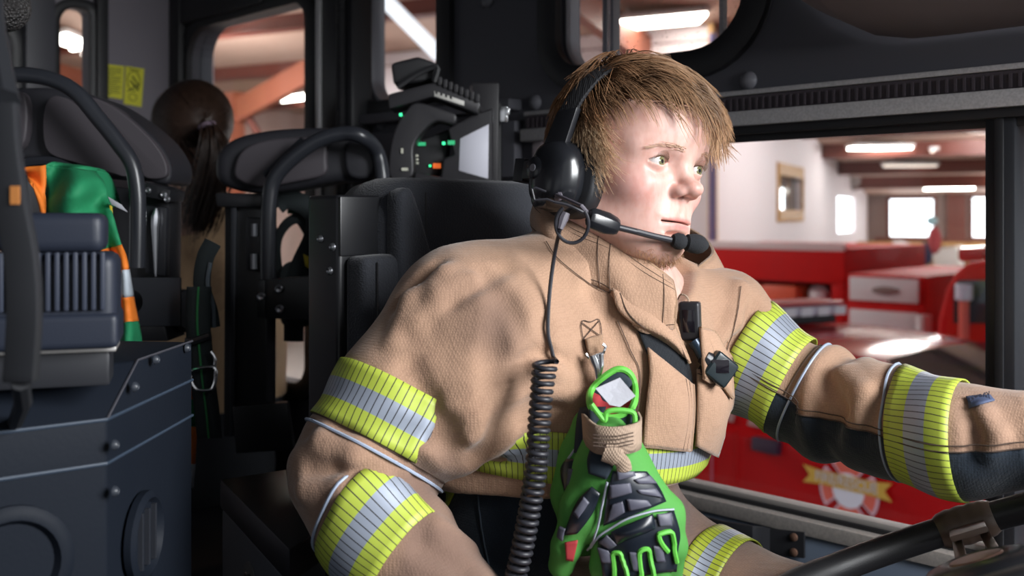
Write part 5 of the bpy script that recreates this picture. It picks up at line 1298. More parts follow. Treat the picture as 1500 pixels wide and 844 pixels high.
# headband over the hair
b = MB(); rows = []
for k in range(33):
    a = PI*(-.10+1.20*k/32); y = -math.cos(a); z = math.sin(a); x = -.014+.040*max(z,0)
    base_ = np.array([[x, y*.083, .012+z*.108]]); g = nrm(grad(skull,base_)); 
    for _ in range(3): base_ = base_-nrm(grad(skull,base_))*(skull(base_)-(.016-.010*max(z,0)**2))[:,None]
    c = base_[0]; o_ = nrm(grad(skull,base_))[0]; wd = .0125
    rows.append([HL(*(c+np.array([-wd,0,0]))), HL(*(c+np.array([wd,0,0]))), HL(*(c+np.array([wd,0,0])+o_*.004)), HL(*(c+np.array([-wd,0,0])+o_*.004))])
b.grid(rows,cv=True,caps=True); b.build('headband', mat('webbing_black',(.016,.016,.019),.8,bump=('weave',120,.5,.001)), hs, bevel=.001)
b = MB(); rows = []
for t in np.linspace(0,1,8):
    rows.append([HL(-.028+.012*t,-.090+.006*t,.000+.045*t), HL(.006+.006*t,-.090+.006*t,.006+.042*t), HL(.006+.006*t,-.098+.006*t,.006+.042*t), HL(-.028+.012*t,-.098+.006*t,.000+.045*t)])
b.grid(rows,cv=True,caps=True); b.build('band_slide', M_blackp, hs, bevel=.0015)
# cords
lp = [P(838+24*math.cos(t)*1.0, 328+28*math.sin(t), .972+.004*math.sin(t)) for t in np.linspace(-.7,PI+1.0,40)]
b = MB(); b.tube(lp,.0019,8); b.build('cord_loop', M_cord, hs)
b = MB(); b.tube([P(829,311,.975),P(825,320,.975),P(820,336,.972)],[.0042,.0052,.0030],8); sr = b.build('strain_relief', M_greyp, hs)
def front(px,py,off): 
    q = cast(px,py,BV,0); return q+(CAM-q)/np.linalg.norm(CAM-q)*off
cpts = [P(820,336,.972)]+[P(x,y,min((front(x,y,.004)-CAM)@FWD,.99)) for x,y in ((812,375),(806,420),(803,460),(803,490),(808,513),(811,525))]
b = MB(); b.tube(crv(cpts,8),.0021,8); b.build('straight_cord', M_cord, hs)
ax_ = crv([P(x,y,d) for x,y,d in ((799,530,.938),(794,570,.928),(790,620,.925),(786,680,.925),(777,740,.925),(766,800,.925),(752,860,.925),(735,930,.95))],60)
A_ = np.array(ax_); s_ = np.r_[0,np.cumsum(np.linalg.norm(np.diff(A_,axis=0),axis=1))]; turns = s_[-1]/.0072; NN = int(turns*14)
co_pts = []
for i in range(NN):
    u_ = s_[-1]*i/NN; c = np.array([np.interp(u_,s_,A_[:,k]) for k in range(3)]); t = 2*PI*turns*i/NN; ph = np.interp(u_,[0,.03],[.0105,.0088])
    co_pts.append(c+ph*(math.cos(t)*RGT+math.sin(t)*FWD)+UPV*0)
b = MB(); b.tube([cpts[-1]]+co_pts,.0026,6); b.build('coiled_cord', M_cord, hs, ang=80)
# ================================================================ CLIP AND GLOVES ON THE CHEST
M_green = mat('glove_green', (.065,.27,.045), .8, bump=('noise',300,.3,.0008)); M_gblk = mat('glove_rubber', (.010,.014,.022), .32, spec=.6); M_gpad = mat('glove_grey_pad', (.085,.085,.115), .5)
M_gnavy = mat('glove_neoprene', (.012,.022,.035), .8); M_redl = mat('glove_red_lining', (.33,.025,.03), .8); M_tag = mat('care_label', (.40,.40,.44), .8, bump=('noise',90,.5,.002)); M_strap = mat('tan_webbing', (.36,.26,.19), .85, bump=('weave',160,.6,.001))
dC = (front(868,520,.012)-CAM)@FWD
clip = thing('snap_hook','bright steel snap hook hanging from a tan loop on the coat chest','hook',P(874,545,dC))
lpq,_ = patch('fabric_loop', [(853,497),(856,510),(860,521)], [(879,491),(880,504),(882,516)], 8,6,.006, M_tan2, parent=clip, thick=.003)
b = MB(); b.tube([P(x,y,dC-.002) for x,y in ((858,518),(862,524),(884,517),(887,508),(883,504))],.0018,8); b.build('swivel_ring', M_chrome, clip)
b = MB(); b.tube([P(868,520,dC-.002),P(871,528,dC-.002),P(875,540,dC-.003),P(876,556,dC-.004),P(873,560,dC-.004)],[.0048,.0052,.0040,.0030,.0022],10); b.tube([P(880,519,dC-.004),P(881,535,dC-.004),P(877,556,dC-.004)],[.0034,.0030,.002],8); b.build('hook_body', M_chrome, clip)
DG = .945
gl = thing('work_glove','green and black armoured glove in front, knuckle guard facing out, hanging by its cuff','glove',P(915,760,DG),group='gloves on the coat')
def gsdf(p):
    d = s_cone(p,P(893,648,DG+.012),P(900,690,DG+.008),.026,.029)
    for (kx,ky,kd) in ((893,772,0),(925,776,-.006),(955,768,-.004),(975,752,.004)): d = smin(d, s_cone(p,P(897,685,DG+.006),P(kx,ky,DG+kd),.024,.0175), .02)
    for (kx,ky,kd,mx,my,ex,ey) in ((893,772,0,888,830,893,880),(925,776,-.006,924,840,928,895),(955,768,-.004,958,830,956,885),(975,752,.004,983,800,980,845)):
        d = smin(d, s_cone(p,P(kx,ky,DG+kd),P(mx,my,DG+kd-.004),.0165,.0148), .007); d = smin(d, s_cone(p,P(mx,my,DG+kd-.004),P(ex,ey,DG+kd+.012),.0148,.0125), .006)
    d = smin(d, s_cone(p,P(880,700,DG+.006),P(852,745,DG-.002),.024,.019), .02); d = smin(d, s_cone(p,P(852,745,DG-.002),P(830,800,DG+.002),.019,.014), .01)
    return smin(d, s_cone(p,P(830,800,DG+.002),P(822,828,DG+.010),.014,.0125), .006)
lo_ = np.min([P(800,640,DG-.06),P(1010,910,DG+.06),P(800,910,DG+.06),P(1010,640,DG-.06)],0)-.02; hi_ = np.max([P(800,640,DG-.06),P(1010,910,DG+.06),P(800,910,DG+.06),P(1010,640,DG-.06)],0)+.02
gV,gF = surface_nets(gsdf, lo_, hi_, .0028*Q, proj=2); BG = bvh_of(gV,gF); gb = mesh_np('shell', gV, gF, M_green, gl)
def gp(name,l,r,off,m,bulge=0,nu=12,nv=10,thick=.002): return patch(name,l,r,nu,nv,off,m,parent=gl,bulge=bulge,thick=thick,bv=BG)[0]
gp('back_armour',[(897,690),(890,722),(884,768)],[(944,691),(962,714),(973,735)],.002,M_gblk,.002,16,12,.003)
for l,r in (([(893,708),(893,727)],[(920,706),(923,719)]),([(902,690),(903,702)],[(925,691),(927,696)]),([(925,702),(930,707)],[(946,697),(956,709)]),([(929,716),(932,720)],[(955,716),(964,729)]),([(897,735),(889,761)],[(911,731),(915,746)]),([(916,728),(920,745)],[(944,731),(950,739)])):
    gp('armour_pad',l,r,.0055,M_gpad,.001,8,8)
gp('knuckle_guard',[(877,789),(880,815),(884,850)],[(984,748),(993,785),(986,835)],.0025,M_gblk,.002,18,18,.003)
gp('knuckle_ridge',[(896,776),(904,794)],[(953,751),(958,772)],.005,M_gblk,.006,10,14)
for l,r in (([(958,752),(963,770)],[(978,751),(979,769)]),([(880,790),(893,800)],[(890,780),(905,794)]),([(879,799),(883,824)],[(892,803),(899,824)]),([(922,805),(926,835)],[(934,806),(937,836)]),([(955,795),(960,822)],[(966,797),(970,822)])): gp('armour_pad',l,r,.0055,M_gpad,.001,8,8)
for loop in ([(898,846),(897,811),(903,805),(911,806),(915,816),(921,846)],[(935,846),(933,810),(938,800),(948,800),(953,815),(959,846)],[(972,806),(962,783),(966,778),(977,776),(981,788),(988,818)]):
    q = [cast(x,y,BG,.0065) for x,y in crv([(x,y,0) for x,y in loop],5) for x,y in [(x,y)]] if False else [cast(p_[0],p_[1],BG,.0065) for p_ in crv([(x,y,0) for x,y in loop],5)]
    q = [a for a in q if a is not None]; b = MB(); b.tube(q,.0024,6); b.build('finger_piping', mat('bright_green_piping',(.12,.50,.06),.6), gl)
sm = mat('pale_seam',(.35,.38,.45),.7)
for ln in ([(866,806),(876,786),(895,772),(921,757),(955,748),(984,747)],[(868,798),(874,770),(882,740),(890,705)]): seam(ln, r=.0011, off=.0035, m=sm, name='seam_piping', parent=gl, bv=BG)
gp('thumb_armour',[(868,712),(846,738),(828,782)],[(880,722),(868,748),(846,778)],.0025,M_gblk,.003,14,8,.003)
for l,r in (([(858,727),(842,750)],[(864,735),(848,757)]),([(826,768),(822,785)],[(833,771),(828,790)])): gp('armour_pad',l,r,.006,M_gpad,.001,8,6)
gp('wrist_panel',[(868,655),(862,675),(864,694)],[(908,655),(900,680),(889,702)],.002,M_gnavy,0,10,8)
gp('lining_patch',[(828,794),(829,818)],[(846,790),(838,820)],.002,M_redl,0,8,6)
# cuff: neoprene sleeve with a green bound mouth, red lining and a white care label
b = MB(); rows = []
mouth = [(905,541),(922,547),(930,566),(929,590),(918,606),(895,612),(874,606),(864,592),(866,572),(884,553)]
m3 = np.array(crv([P(x,y,DG+.010+.03*(y<575)) for x,y in mouth],5,True)); w3 = np.array(crv([P(895+ (x-897)*.85, 660+(y-576)*.20, DG-.012+.05*(y<575)) for x,y in mouth],5,True))
for t in np.linspace(0,1,8): rows.append(list(m3*(1-t)+w3*t+np.array([0,0,0])))
cuf = uvgrid('cuff', np.array(rows), M_gnavy, gl, cv=True, thick=.003)
b = MB(); b.tube(list(m3),.0034,8,closed=True); b.build('cuff_binding', MATS['bright_green_piping'], cuf)
cen = m3.mean(0)+FWD*.02; rows = [list(m3*.97+cen*.03), list(m3*.6+cen*.4+FWD*.01), list(m3*.02+cen*.98+FWD*.02)]
uvgrid('cuff_lining', np.array(rows), M_redl, cuf, cv=True, thick=0)
b = MB(); b.prism([P(872,569,DG-.004),P(893,593,DG-.008),P(908,596,DG-.008),P(931,580,DG-.004),P(908,553,DG+.004)], -FWD*.0012); b.build('care_label', M_tag, cuf)
b = MB(); b.tube(crv([P(x,y,DG-.014) for x,y in ((866,592),(878,608),(886,616),(889,604),(905,601),(926,604),(930,614),(929,628))],5),.0026,8); b.build('cuff_binding', MATS['bright_green_piping'], cuf)
# second glove behind
g2 = thing('work_glove','green and black armoured glove half hidden behind the front glove','glove',P(845,700,DG+.03),group='gloves on the coat')
def g2sdf(p):
    d = s_cone(p,P(872,630,DG+.030),P(856,665,DG+.028),.024,.021); d = smin(d, s_cone(p,P(856,665,DG+.028),P(838,725,DG+.028),.021,.020), .01)
    d = smin(d, s_cone(p,P(838,725,DG+.028),P(842,790,DG+.036),.018,.014), .01)
    return smin(d, s_cone(p,P(865,690,DG+.034),P(870,780,DG+.045),.026,.020), .02)
hV2,hF2 = surface_nets(g2sdf, lo_, hi_+.03, .0035*Q, proj=1); B2_ = bvh_of(hV2,hF2); mesh_np('shell', hV2, hF2, M_green, g2)
patch('thumb_armour',[(832,672),(824,690),(832,735)],[(856,672),(858,700),(842,732)],12,8,.0025,M_gblk,parent=g2,bv=B2_,bulge=.002)
patch('armour_pad',[(837,685),(834,708)],[(846,685),(843,709)],8,5,.007,M_gpad,parent=g2,bv=B2_)
patch('cuff_panel',[(850,600),(842,664)],[(886,600),(874,668)],8,6,.003,M_gnavy,parent=g2,bv=B2_)
seam([(834,672),(846,655),(850,650)], r=.0011, off=.002, m=sm, name='seam_piping', parent=g2, bv=B2_)
# tan strap that bundles the two cuffs
st = thing('glove_strap','tan webbing strap bundling both glove cuffs, frayed tail hanging','strap',P(900,645,DG-.03))
def strapgrid(pts, w, m, name, parent, thick=.003):
    c = np.array(crv(pts,8)); rows = [[q-UPV*w/2, q-UPV*w/6, q+UPV*w/6, q+UPV*w/2] for q in c]; return uvgrid(name, np.array(rows), m, parent, thick=thick)
strapgrid([P(851,622,DG+.04),P(856,628,DG+.005),P(868,640,DG-.020),P(880,645,DG-.030),P(905,646,DG-.034),P(930,641,DG-.026),P(938,634,DG+.0),P(934,622,DG+.05)],.026,M_strap,'loop',st)
tl = [P(885,662,DG-.034),P(900,668,DG-.036),P(912,678,DG-.036),P(915,692,DG-.034)]
b = MB(); b.tube(crv(tl,6),[.009]*9+[.007]*9+[.0035], 8, sx=.35); b.build('tail', M_strap, st)
for dy in (-8,-3,3,8):
    b = MB(); b.tube([P(x,y+dy,DG-.0365-(.0005)) for x,y in ((869,645),(885,647),(905,647),(928,642))],.0005,4); b.build('stitch_line', M_thr, st)
# ================================================================ GADGETS ON THE CHEST
q = front(1011,470,.016); rr = -ray(1011,470); rr /= np.linalg.norm(rr); fz = rr+RGT*.35; Mg = basis(np.cross([0,0,1.],fz), (0,0,1)); 
def gad(o,u,v,w): return q+Mg@np.array([u,v,w])
mon = thing('clip_on_monitor','small black clip-on monitor with dark screen at the coat opening','monitor',q)
Mm = basis(RGT*.92-FWD*.38+UPV*.03, UPV+RGT*-.06); xo = Mm[:,0]; zo = Mm[:,2]; yo = Mm[:,1]; yo = yo if yo@FWD<0 else -yo
b = MB(); b.box(q,(.0225,.014,.041),np.stack([xo,yo,zo],1)); b.build('case', mat('monitor_case',(.020,.020,.024),.42), mon, bevel=.004, seg=4)
b = MB(); b.box(q+yo*.0072+zo*.0005,(.0125,.0006,.024),np.stack([xo,yo,zo],1)); b.build('screen', mat('dark_screen',(.012,.010,.014),.08,spec=.8), mon, bevel=.0008)
b = MB(); b.tube(crv([q+zo*.020,q+zo*.026+xo*-.003,q+zo*.028-xo*.009,q+zo*.022-xo*.014-yo*.006],5),.0009,6); b.build('lanyard', M_strap, mon)
q2 = front(1022,512,.022); lg = thing('pocket_flashlight','black angled flashlight clipped in the chest pocket under the monitor','flashlight',q2)
pA,pB,pC = P(1016,499,(q2-CAM)@FWD),P(1030,522,(q2-CAM)@FWD-.004),P(1052,540,(q2-CAM)@FWD)
b = MB(); b.tube([pA,pA*.7+pB*.3,pA*.6+pB*.4,pB],[.0065,.0068,.0058,.0066],14); b.build('barrel', mat('blue_black_metal',(.022,.035,.055),.25,metal=.4), lg)
b = MB(); b.tube([pB,pB*.6+pC*.4],[.0085,.0095],10); b.build('joint', M_blackp, lg, bevel=.001)
xm = (pC-pB)/np.linalg.norm(pC-pB); Mx = basis(xm,(0,0,1.)); b = MB(); b.box(pC,(.030,.022,.030),Mx); b.build('head', mat('smoky_plastic',(.014,.022,.026),.25,spec=.6), lg, bevel=.005, seg=3)
b = MB(); b.box(pC-FWD*.0115+UPV*.004,(.018,.002,.014),basis(RGT,UPV)); b.build('lens', MATS['dark_screen'], lg, bevel=.0006)
# ================================================================ STEERING WHEEL
M_rim = mat('steering_rim', (.016,.016,.018), .42, bump=('noise',700,.35,.0006)); M_bronze = mat('worn_spoke', (.075,.050,.038), .42, bump=('noise',500,.2,.0005))
sw = thing('steering_wheel','large black truck steering wheel on its column in front of the driver','steering wheel',HUB)
n = 96; b = MB(); b.tube([rimpt(2*PI*k/n) for k in range(n)],[.0152+.0010*(1 if (k%6)<3 else 0)*(1 if 40<k<90 else 0) for k in range(n)],16,closed=True); b.build('rim', M_rim, sw, ang=80)
for a in (math.radians(113),math.radians(247),0.0):
    d_ = rimpt(a)-HUB; d_ /= np.linalg.norm(d_); sd = np.cross(WN,d_); M3 = np.stack([d_,sd,WN],1)
    b = MB()
    w0,w1 = .024,.017
    for s in (-1,1): b.hexa([HUB-WN*.02+d_*.045+sd*s*w0*.5+WN*-.012, HUB-WN*.02+d_*.045+sd*s*w0+WN*-.012, HUB+d_*(RIM-.01)+sd*s*w1+WN*-.004, HUB+d_*(RIM-.01)+sd*s*w1*.45+WN*-.004, HUB-WN*.02+d_*.045+sd*s*w0*.5+WN*-.006, HUB-WN*.02+d_*.045+sd*s*w0+WN*-.006, HUB+d_*(RIM-.01)+sd*s*w1+WN*.002, HUB+d_*(RIM-.01)+sd*s*w1*.45+WN*.002])
    b.box(HUB+d_*.165,(.055,.036,.006),M3); b.build('spoke', M_bronze, sw, bevel=.0015)
    pts = [rimpt(a+t, RIM) for t in np.linspace(-.135,.135,13)]
    b = MB(); b.tube(pts,[.0158,.0185,.0195,.0195,.0205,.0195,.0205,.0205,.0195,.0205,.0195,.0185,.0158],16); b.build('clamp', M_bronze, sw, ang=60)
b = MB(); b.lathe(HUB-WN*.045, WN, [(-.03,.040),(0,.052),(.018,.056),(.032,.052),(.040,.043),(.043,.030),(.0415,.026),(.0415,.0001)], 36); hb = b.build('hub_cap', mat('hub_black',(.013,.014,.017),.33), sw)
b = MB(); b.lathe(HUB-WN*.045+WN*.0405, WN, [(0,.024),(.0025,.022),(.003,.0001)], 28); b.build('horn_emblem', mat('emblem_bronze',(.16,.09,.07),.35,metal=.4), hb)
b = MB(); b.tube([HUB-WN*.03,HUB-WN*.18,HUB-WN*.45+np.array([.10,0,0])],[.032,.036,.05],18); b.build('column', M_blackp, sw)
# ================================================================ SEATS, CONSOLE AND EQUIPMENT BEHIND THE DRIVER
M_seat = mat('seat_mesh_cloth', (.028,.031,.040), .85, bump=('voronoi',420,.6,.0012), sheen=.2); M_vinyl = mat('seat_vinyl', (.020,.020,.025), .5, bump=('noise',500,.25,.0006)); M_vinyl2 = mat('seat_pad_panel', (.055,.048,.056), .6, bump=('noise',600,.25,.0005))
M_tube = mat('satin_black_tube', (.022,.024,.030), .32)
M_web = mat('belt_webbing', (.012,.018,.020), .85, bump=('weave',200,.5,.001)); M_gline = mat('belt_green_line', (.02,.16,.05), .8)
def sbolt(p, n, r, parent, m=None, h=.004):
    b = MB(); b.lathe(p, n, [(0,r),(h*.5,r*.96),(h,r*.6),(h*.8,r*.35),(h*.8,.0001)],14); return b.build('bolt', m or M_screw, parent)
def rbox(name, lo, hi, m, parent, bevel=.02, seg=4):
    b = MB(); lo = np.array(lo,float); hi = np.array(hi,float); b.box((lo+hi)/2, hi-lo); return b.build(name, m, parent, bevel=bevel, seg=seg, ang=50)
# ---- driver's seat
ds = thing('driver_seat','dark grey mesh cloth driver seat with black steel side column','seat',(-.98,.95,CZ-1.12))
b = MB()
lp = [(y,z) for y,z in rrect(.772,-.70,1.20,.050,(.02,.02,.07,.05),8)]
rows = [[np.array([x,.986+(y-.986)*k,CZ-.33+(z+.33)*k]) for y,z in lp] for x,k in ((-1.075,.95),(-1.065,.985),(-1.03,1.0),(-.985,1.0),(-.962,.985),(-.952,.94),(-.950,.80))]
b.grid(rows,cv=True,caps=True); bk = b.build('backrest', M_seat, ds, ang=60)
b = MB(); b.tube([(-.9515,.83,CZ+.03-.002*k) for k in range(0,220,6)],.0016,5); b.build('seam', M_black, bk)
b = MB(); rows = [[np.array([x,y+.0*x,CZ+z]) for y,z in crv([(.772,.035),(.80,.045),(.815,.0),(.83,-.05),(.87,-.075),(.92,-.08),(.92,-.60),(.772,-.60)],1)] for x in (-.975,-.938)]
wl_ = [(.774,.030),(.795,.038),(.812,.0),(.828,-.045),(.865,-.070),(.93,-.078),(.93,-.55),(.774,-.55)]
b = MB(); b.prism([np.array([-.965,y,CZ+z]) for y,z in wl_],(.030,0,0)); b.build('side_wing', M_seat, ds, bevel=.012, seg=4, ang=60)
col_ = rbox('side_column',(-1.045,.716,CZ-.75),(-.980,.789,CZ+.026),M_blackm,ds,.006,3)
b = MB(); b.box((-.979,.752,CZ-.012),(.004,.070,.072)); b.build('column_plate', M_blackm, ds, bevel=.002)
b = MB(); b.prism([np.array([-.980,y,CZ+z]) for y,z in ((.724,-.62),(.794,-.62),(.794,-.075),(.785,-.052),(.770,-.046),(.724,-.048))],(.040,0,0)); b.build('bolster_cushion', M_seat, ds, bevel=.012, seg=4, ang=60)
b = MB(); b.tube([(-.938,.742,CZ-.055-.012*k) for k in range(45)],.0012,5); b.build('seam', M_black, ds)
for (px,py) in ((470,350),(488,362),(484,397)):
    q = PY(px,py,.716); sbolt(q,(0,-1,0),.0052,ds)
rbox('seat_cushion',(-.97,.74,CZ-.76),(-.48,1.22,CZ-.60),M_seat,ds,.05,5); rbox('pedestal',(-.95,.80,CZ-1.13),(-.58,1.16,CZ-.762),M_blackm,ds,.02,2)
def outline(name, pts, d, depth, m, parent, bevel=.012, seg=4, curve=True, dirv=None):
    pp = [(x,y,0) for x,y in pts]; pp = crv(pp,4,True) if curve else [np.array(p) for p in pp]
    q = [P(p_[0],p_[1],d) for p_ in pp]; b = MB(); b.prism(q, (FWD if dirv is None else np.array(dirv))*depth); return b.build(name, m, parent, bevel=bevel, seg=seg, ang=60)
def slab(name, pts, d0, d1, m, parent, bevel=.003, seg=2):
    q0 = [P(x,y,d0) for x,y in pts]; b = MB(); b.prism(q0, FWD*(d1-d0)); return b.build(name, m, parent, bevel=bevel, seg=seg)
# ---- crew seat behind the driver
DB = 1.70
sb = thing('crew_seat','black crew seat behind the driver with tubular hoop and grey headrest back','seat',(P(420,400,DB+.1)[0],P(420,400,DB+.1)[1],CZ-1.12),group='crew seats with tube hoops')
outline('headrest',[(313,246),(317,224),(338,204),(375,193),(430,187),(490,187),(528,193),(550,216),(556,250),(540,270),(500,266),(470,270),(420,280),(370,283),(332,275),(316,262)],DB+.02,.11,M_vinyl,sb,.022,5)
outline('headrest_panel',[(346,262),(344,240),(356,219),(386,206),(440,200),(474,202),(478,235),(474,256),(430,267),(380,274)],DB+.006,.03,M_vinyl2,sb,.008,3)
outline('headrest_panel',[(505,212),(530,205),(546,222),(550,250),(535,262),(508,255)],DB+.006,.03,M_vinyl,sb,.008,3)
hp = [(393,430),(393,340),(395,290),(402,262),(425,235),(462,208),(500,196),(530,200),(552,222),(560,260),(560,330),(560,430)]
b = MB(); b.tube(crv([P(x,y,DB-.045+(.04 if x>540 else 0)) for x,y in hp],8),.0128,12); b.build('tube_hoop', M_tube, sb)
b = MB(); b.tube([P(388,258,DB-.03),P(446,205,DB-.03)],.008,4); b.build('latch_bar', M_tube, sb, bevel=.001)
slab('post',[(329,283),(392,290),(390,640),(327,640)],DB,DB+.07,M_blackm,sb,.004)
slab('post_rail',[(338,302),(346,302),(342,640),(336,640)],DB-.012,DB,M_tube,sb,.002); slab('post_cap',[(314,282),(388,284),(390,305),(316,303)],DB-.02,DB+.08,M_blackm,sb,.006)
slab('hinge_plate',[(360,318),(386,320),(384,398),(360,396)],DB-.02,DB,M_blackp,sb,.003)
b = MB(); b.cyl(P(373,328,DB-.024),P(373,346,DB-.024),.006,10); b.build('hinge_pin', M_screw, sb); b = MB(); b.cyl(P(372,372,DB-.024),P(372,394,DB-.024),.006,10); b.build('hinge_pin', M_screw, sb)
slab('bracket_plate',[(376,410),(464,404),(466,470),(378,466)],DB-.06,DB-.05,M_blackm,sb,.002)
slab('bracket_side',[(376,410),(388,410),(388,466),(376,466)],DB-.066,DB,M_blackm,sb,.002)
for (x,y) in ((409,424),(410,453),(383,435),(372,617),(376,640),(401,618),(398,648)): sbolt(P(x,y,DB-.064 if y<500 else DB-.005),-FWD,.0075,sb)
slab('post',[(470,300),(556,300),(556,640),(470,640)],DB+.02,DB+.08,M_blackm,sb,.004)
slab('lower_plate',[(340,596),(420,590),(430,660),(345,665)],DB-.02,DB,M_blackm,sb,.003)
rbox('seat_cushion',(-2.15,.85,CZ-.75),(-1.62,1.36,CZ-.63),M_vinyl,sb,.03); rbox('pedestal',(-2.10,.90,CZ-1.13),(-1.66,1.32,CZ-.752),M_blackm,sb,.01,2)
# breathing-set harness hanging on that seat
hn = thing('harness_straps','black and green harness straps hanging beside the crew seat post','harness',P(435,400,DB+.1))
for k,(pts,r,m) in enumerate(((((406,300),(420,292),(445,300),(462,320),(458,350),(440,390),(432,430),(430,500)),.018,M_web),(((410,420),(405,360),(418,330),(440,320),(458,345)),.014,M_web),(((422,305),(440,308),(462,325),(462,345)),.010,mat('dark_green_web',(.008,.06,.03),.8)))):
    b = MB(); b.tube(crv([P(x,y,DB+.10+.02*k) for x,y in pts],6),r,8,sx=.35); b.build('strap', m, hn)
outline('pouch',[(410,395),(440,385),(462,410),(462,470),(412,475)],DB+.10,.05,M_web,hn,.01); outline('yellow_tab',[(444,372),(452,376),(457,396),(447,390)],DB+.085,.004,mat('yellow_tab',(.55,.42,.02),.6),hn,.0005,1,False)
# ---- crew seat at the left
DA = 1.52
sa = thing('crew_seat','black crew seat at the far left with tubular hoop and vest over it','seat',(P(120,400,DA+.1)[0],P(120,400,DA+.1)[1],CZ-1.12),group='crew seats with tube hoops')
outline('headrest',[(-60,150),(-20,132),(40,128),(90,130),(140,142),(190,172),(228,205),(247,235),(250,258),(240,270),(205,264),(160,262),(110,250),(60,235),(0,232),(-60,225)],DA+.03,.11,M_vinyl,sa,.02,5)
outline('headrest_panel',[(64,205),(64,165),(75,142),(100,146),(140,178),(172,212),(186,240),(184,258),(165,254),(110,238),(75,226)],DA+.012,.03,M_vinyl2,sa,.008,3)
outline('headrest_panel',[(128,142),(165,156),(212,195),(238,228),(244,256),(225,262),(208,256),(196,225),(160,178)],DA+.018,.03,M_vinyl2,sa,.008,3)
outline('headrest_panel',[(-50,150),(0,135),(36,140),(36,205),(10,222),(-50,215)],DA+.012,.03,M_vinyl2,sa,.008,3)
hp = [(201,392),(202,330),(201,280),(193,240),(172,208),(143,172),(112,136),(80,118),(40,110),(0,113),(-50,130),(-90,170)]
b = MB(); b.tube(crv([P(x,y,DA-.05) for x,y in hp],8),.0118,12); b.build('tube_hoop', M_tube, sa)
b = MB(); b.tube(crv([P(x,y,DA+.02) for x,y in ((20,250),(40,238),(80,236),(105,246))],6),.008,8); b.build('lower_tube', M_tube, sa)
slab('post',[(150,272),(248,282),(246,500),(150,500)],DA+.03,DA+.09,M_blackm,sa,.004); slab('post_cap',[(212,266),(250,278),(247,296),(210,288)],DA-.01,DA+.06,M_blackm,sa,.004)
slab('adjust_plate',[(212,300),(244,304),(242,405),(212,400)],DA+.01,DA+.03,M_blackp,sa,.003)
b = MB(); b.tube([P(229,305,DA),P(228,318,DA),P(227,333,DA),P(228,405,DA)],[.002,.007,.006,.0015],8); b.build('release_cable', M_screw, sa)
for (x,y) in ((217,279),(240,285),(245,292)): sbolt(P(x,y,DA-.012),-FWD,.005,sa)
pl = panel_holes('bracket_plate', [(-.055,-.036),(.050,-.036),(.050,.036),(-.055,.036)], [rrect(-.042,-.018,-.006,.018,.017,6)], .006, lambda u,v,w: P(216,442,DA-.03)+RGT*u+UPV*v+FWD*w, M_tube, sa)
b = MB(); b.box(P(216,442,DA-.005),(.02,.02,.02)); 
slab('bracket_floor',[(188,474),(240,476),(246,500),(186,500)],DA-.03,DA+.05,M_blackm,sa,.002)
b = MB(); b.lathe(P(262,455,DA+.04), RGT*.9-FWD*.4, [(-.020,.030),(-.016,.034),(-.004,.034),(-.002,.030),(.006,.030),(.008,.034),(.018,.033),(.022,.028),(.022,.0001)],24); b.build('belt_reel', M_blackp, sa)
rbox('seat_cushion',(-2.0,.25,CZ-.75),(-1.55,.76,CZ-.63),M_vinyl,sa,.03); rbox('pedestal',(-1.95,.30,CZ-1.13),(-1.60,.72,CZ-.752),M_blackm,sa,.01,2)
# ---- high-visibility vest over the left seat
M_vg = mat('vest_green', (.012,.235,.095), .75, bump=('noise',60,.3,.003)); M_vo = mat('vest_orange', (.85,.21,.02), .7); M_vs = mat('vest_silver', (.52,.58,.64), .4)
vt = thing('safety_vest','green and orange safety vest with silver band draped over the left crew seat','vest',P(140,480,1.40))
Lp = crv([(66,242,0),(68,275,0),(70,312,0),(90,340,0),(130,362,0),(158,388,0),(163,430,0),(166,470,0),(168,505,0)],8); Rp = crv([(137,252,0),(152,268,0),(158,292,0),(166,322,0),(176,352,0),(186,384,0),(194,430,0),(201,466,0),(208,505,0)],8)
N_ = len(Lp); VG = []
for i in range(N_):
    row = []
    for j in range(13):
        t = j/12; p_ = Lp[i]*(1-t)+Rp[i]*t; fd = .018*math.sin(t*7+i*.12)+.010*math.sin(i*.35+t*3)+.05*(t-.4)**2
        row.append(P(p_[0],p_[1],1.36+fd+(.03*(1-i/12) if i<12 else 0)))
    VG.append(row)
VG = np.array(VG)
cuts = [(0,34,M_vg,'green_panel'),(34,42,M_vo,'orange_stripe'),(42,49,M_vs,'silver_band'),(49,57,M_vo,'orange_stripe'),(57,N_-1,M_vg,'green_panel')]
for a,c,m,nm in cuts: uvgrid(nm, VG[a:c+1], m, vt, thick=.004)
Or = np.array([[P(30+(66-30)*t+i*1.6*(1-t)*1.5, 248-6*t+ (i*(3+ 6.5*t)), 1.37+.03*math.sin(i*.7)*(1-t)) for t in np.linspace(0,1,6)] for i in range(11)])
uvgrid('orange_stripe', Or, M_vo, vt, thick=.004)
cp = VG[0]; bk_ = np.array([[q+FWD*.10*s+UPV*(.012*math.sin(s*PI)-.05*s*s) for q in cp] for s in np.linspace(0,1,7)]); uvgrid('green_panel', bk_, M_vg, vt, thick=.004)
tl = np.array([[P(274,545,1.50),P(292,545,1.52)],[P(274,585,1.50),P(291,585,1.52)],[P(274,625,1.50),P(288,625,1.52)],[P(274,680,1.50),P(285,680,1.52)],[P(274,715,1.50),P(282,715,1.52)]])
for k,(m,nm) in enumerate(((M_vo,'orange_stripe'),(M_vg,'green_panel'),(M_vo,'orange_stripe'),(M_vs,'silver_band'))): uvgrid(nm, tl[k:k+2], m, vt, thick=.003)
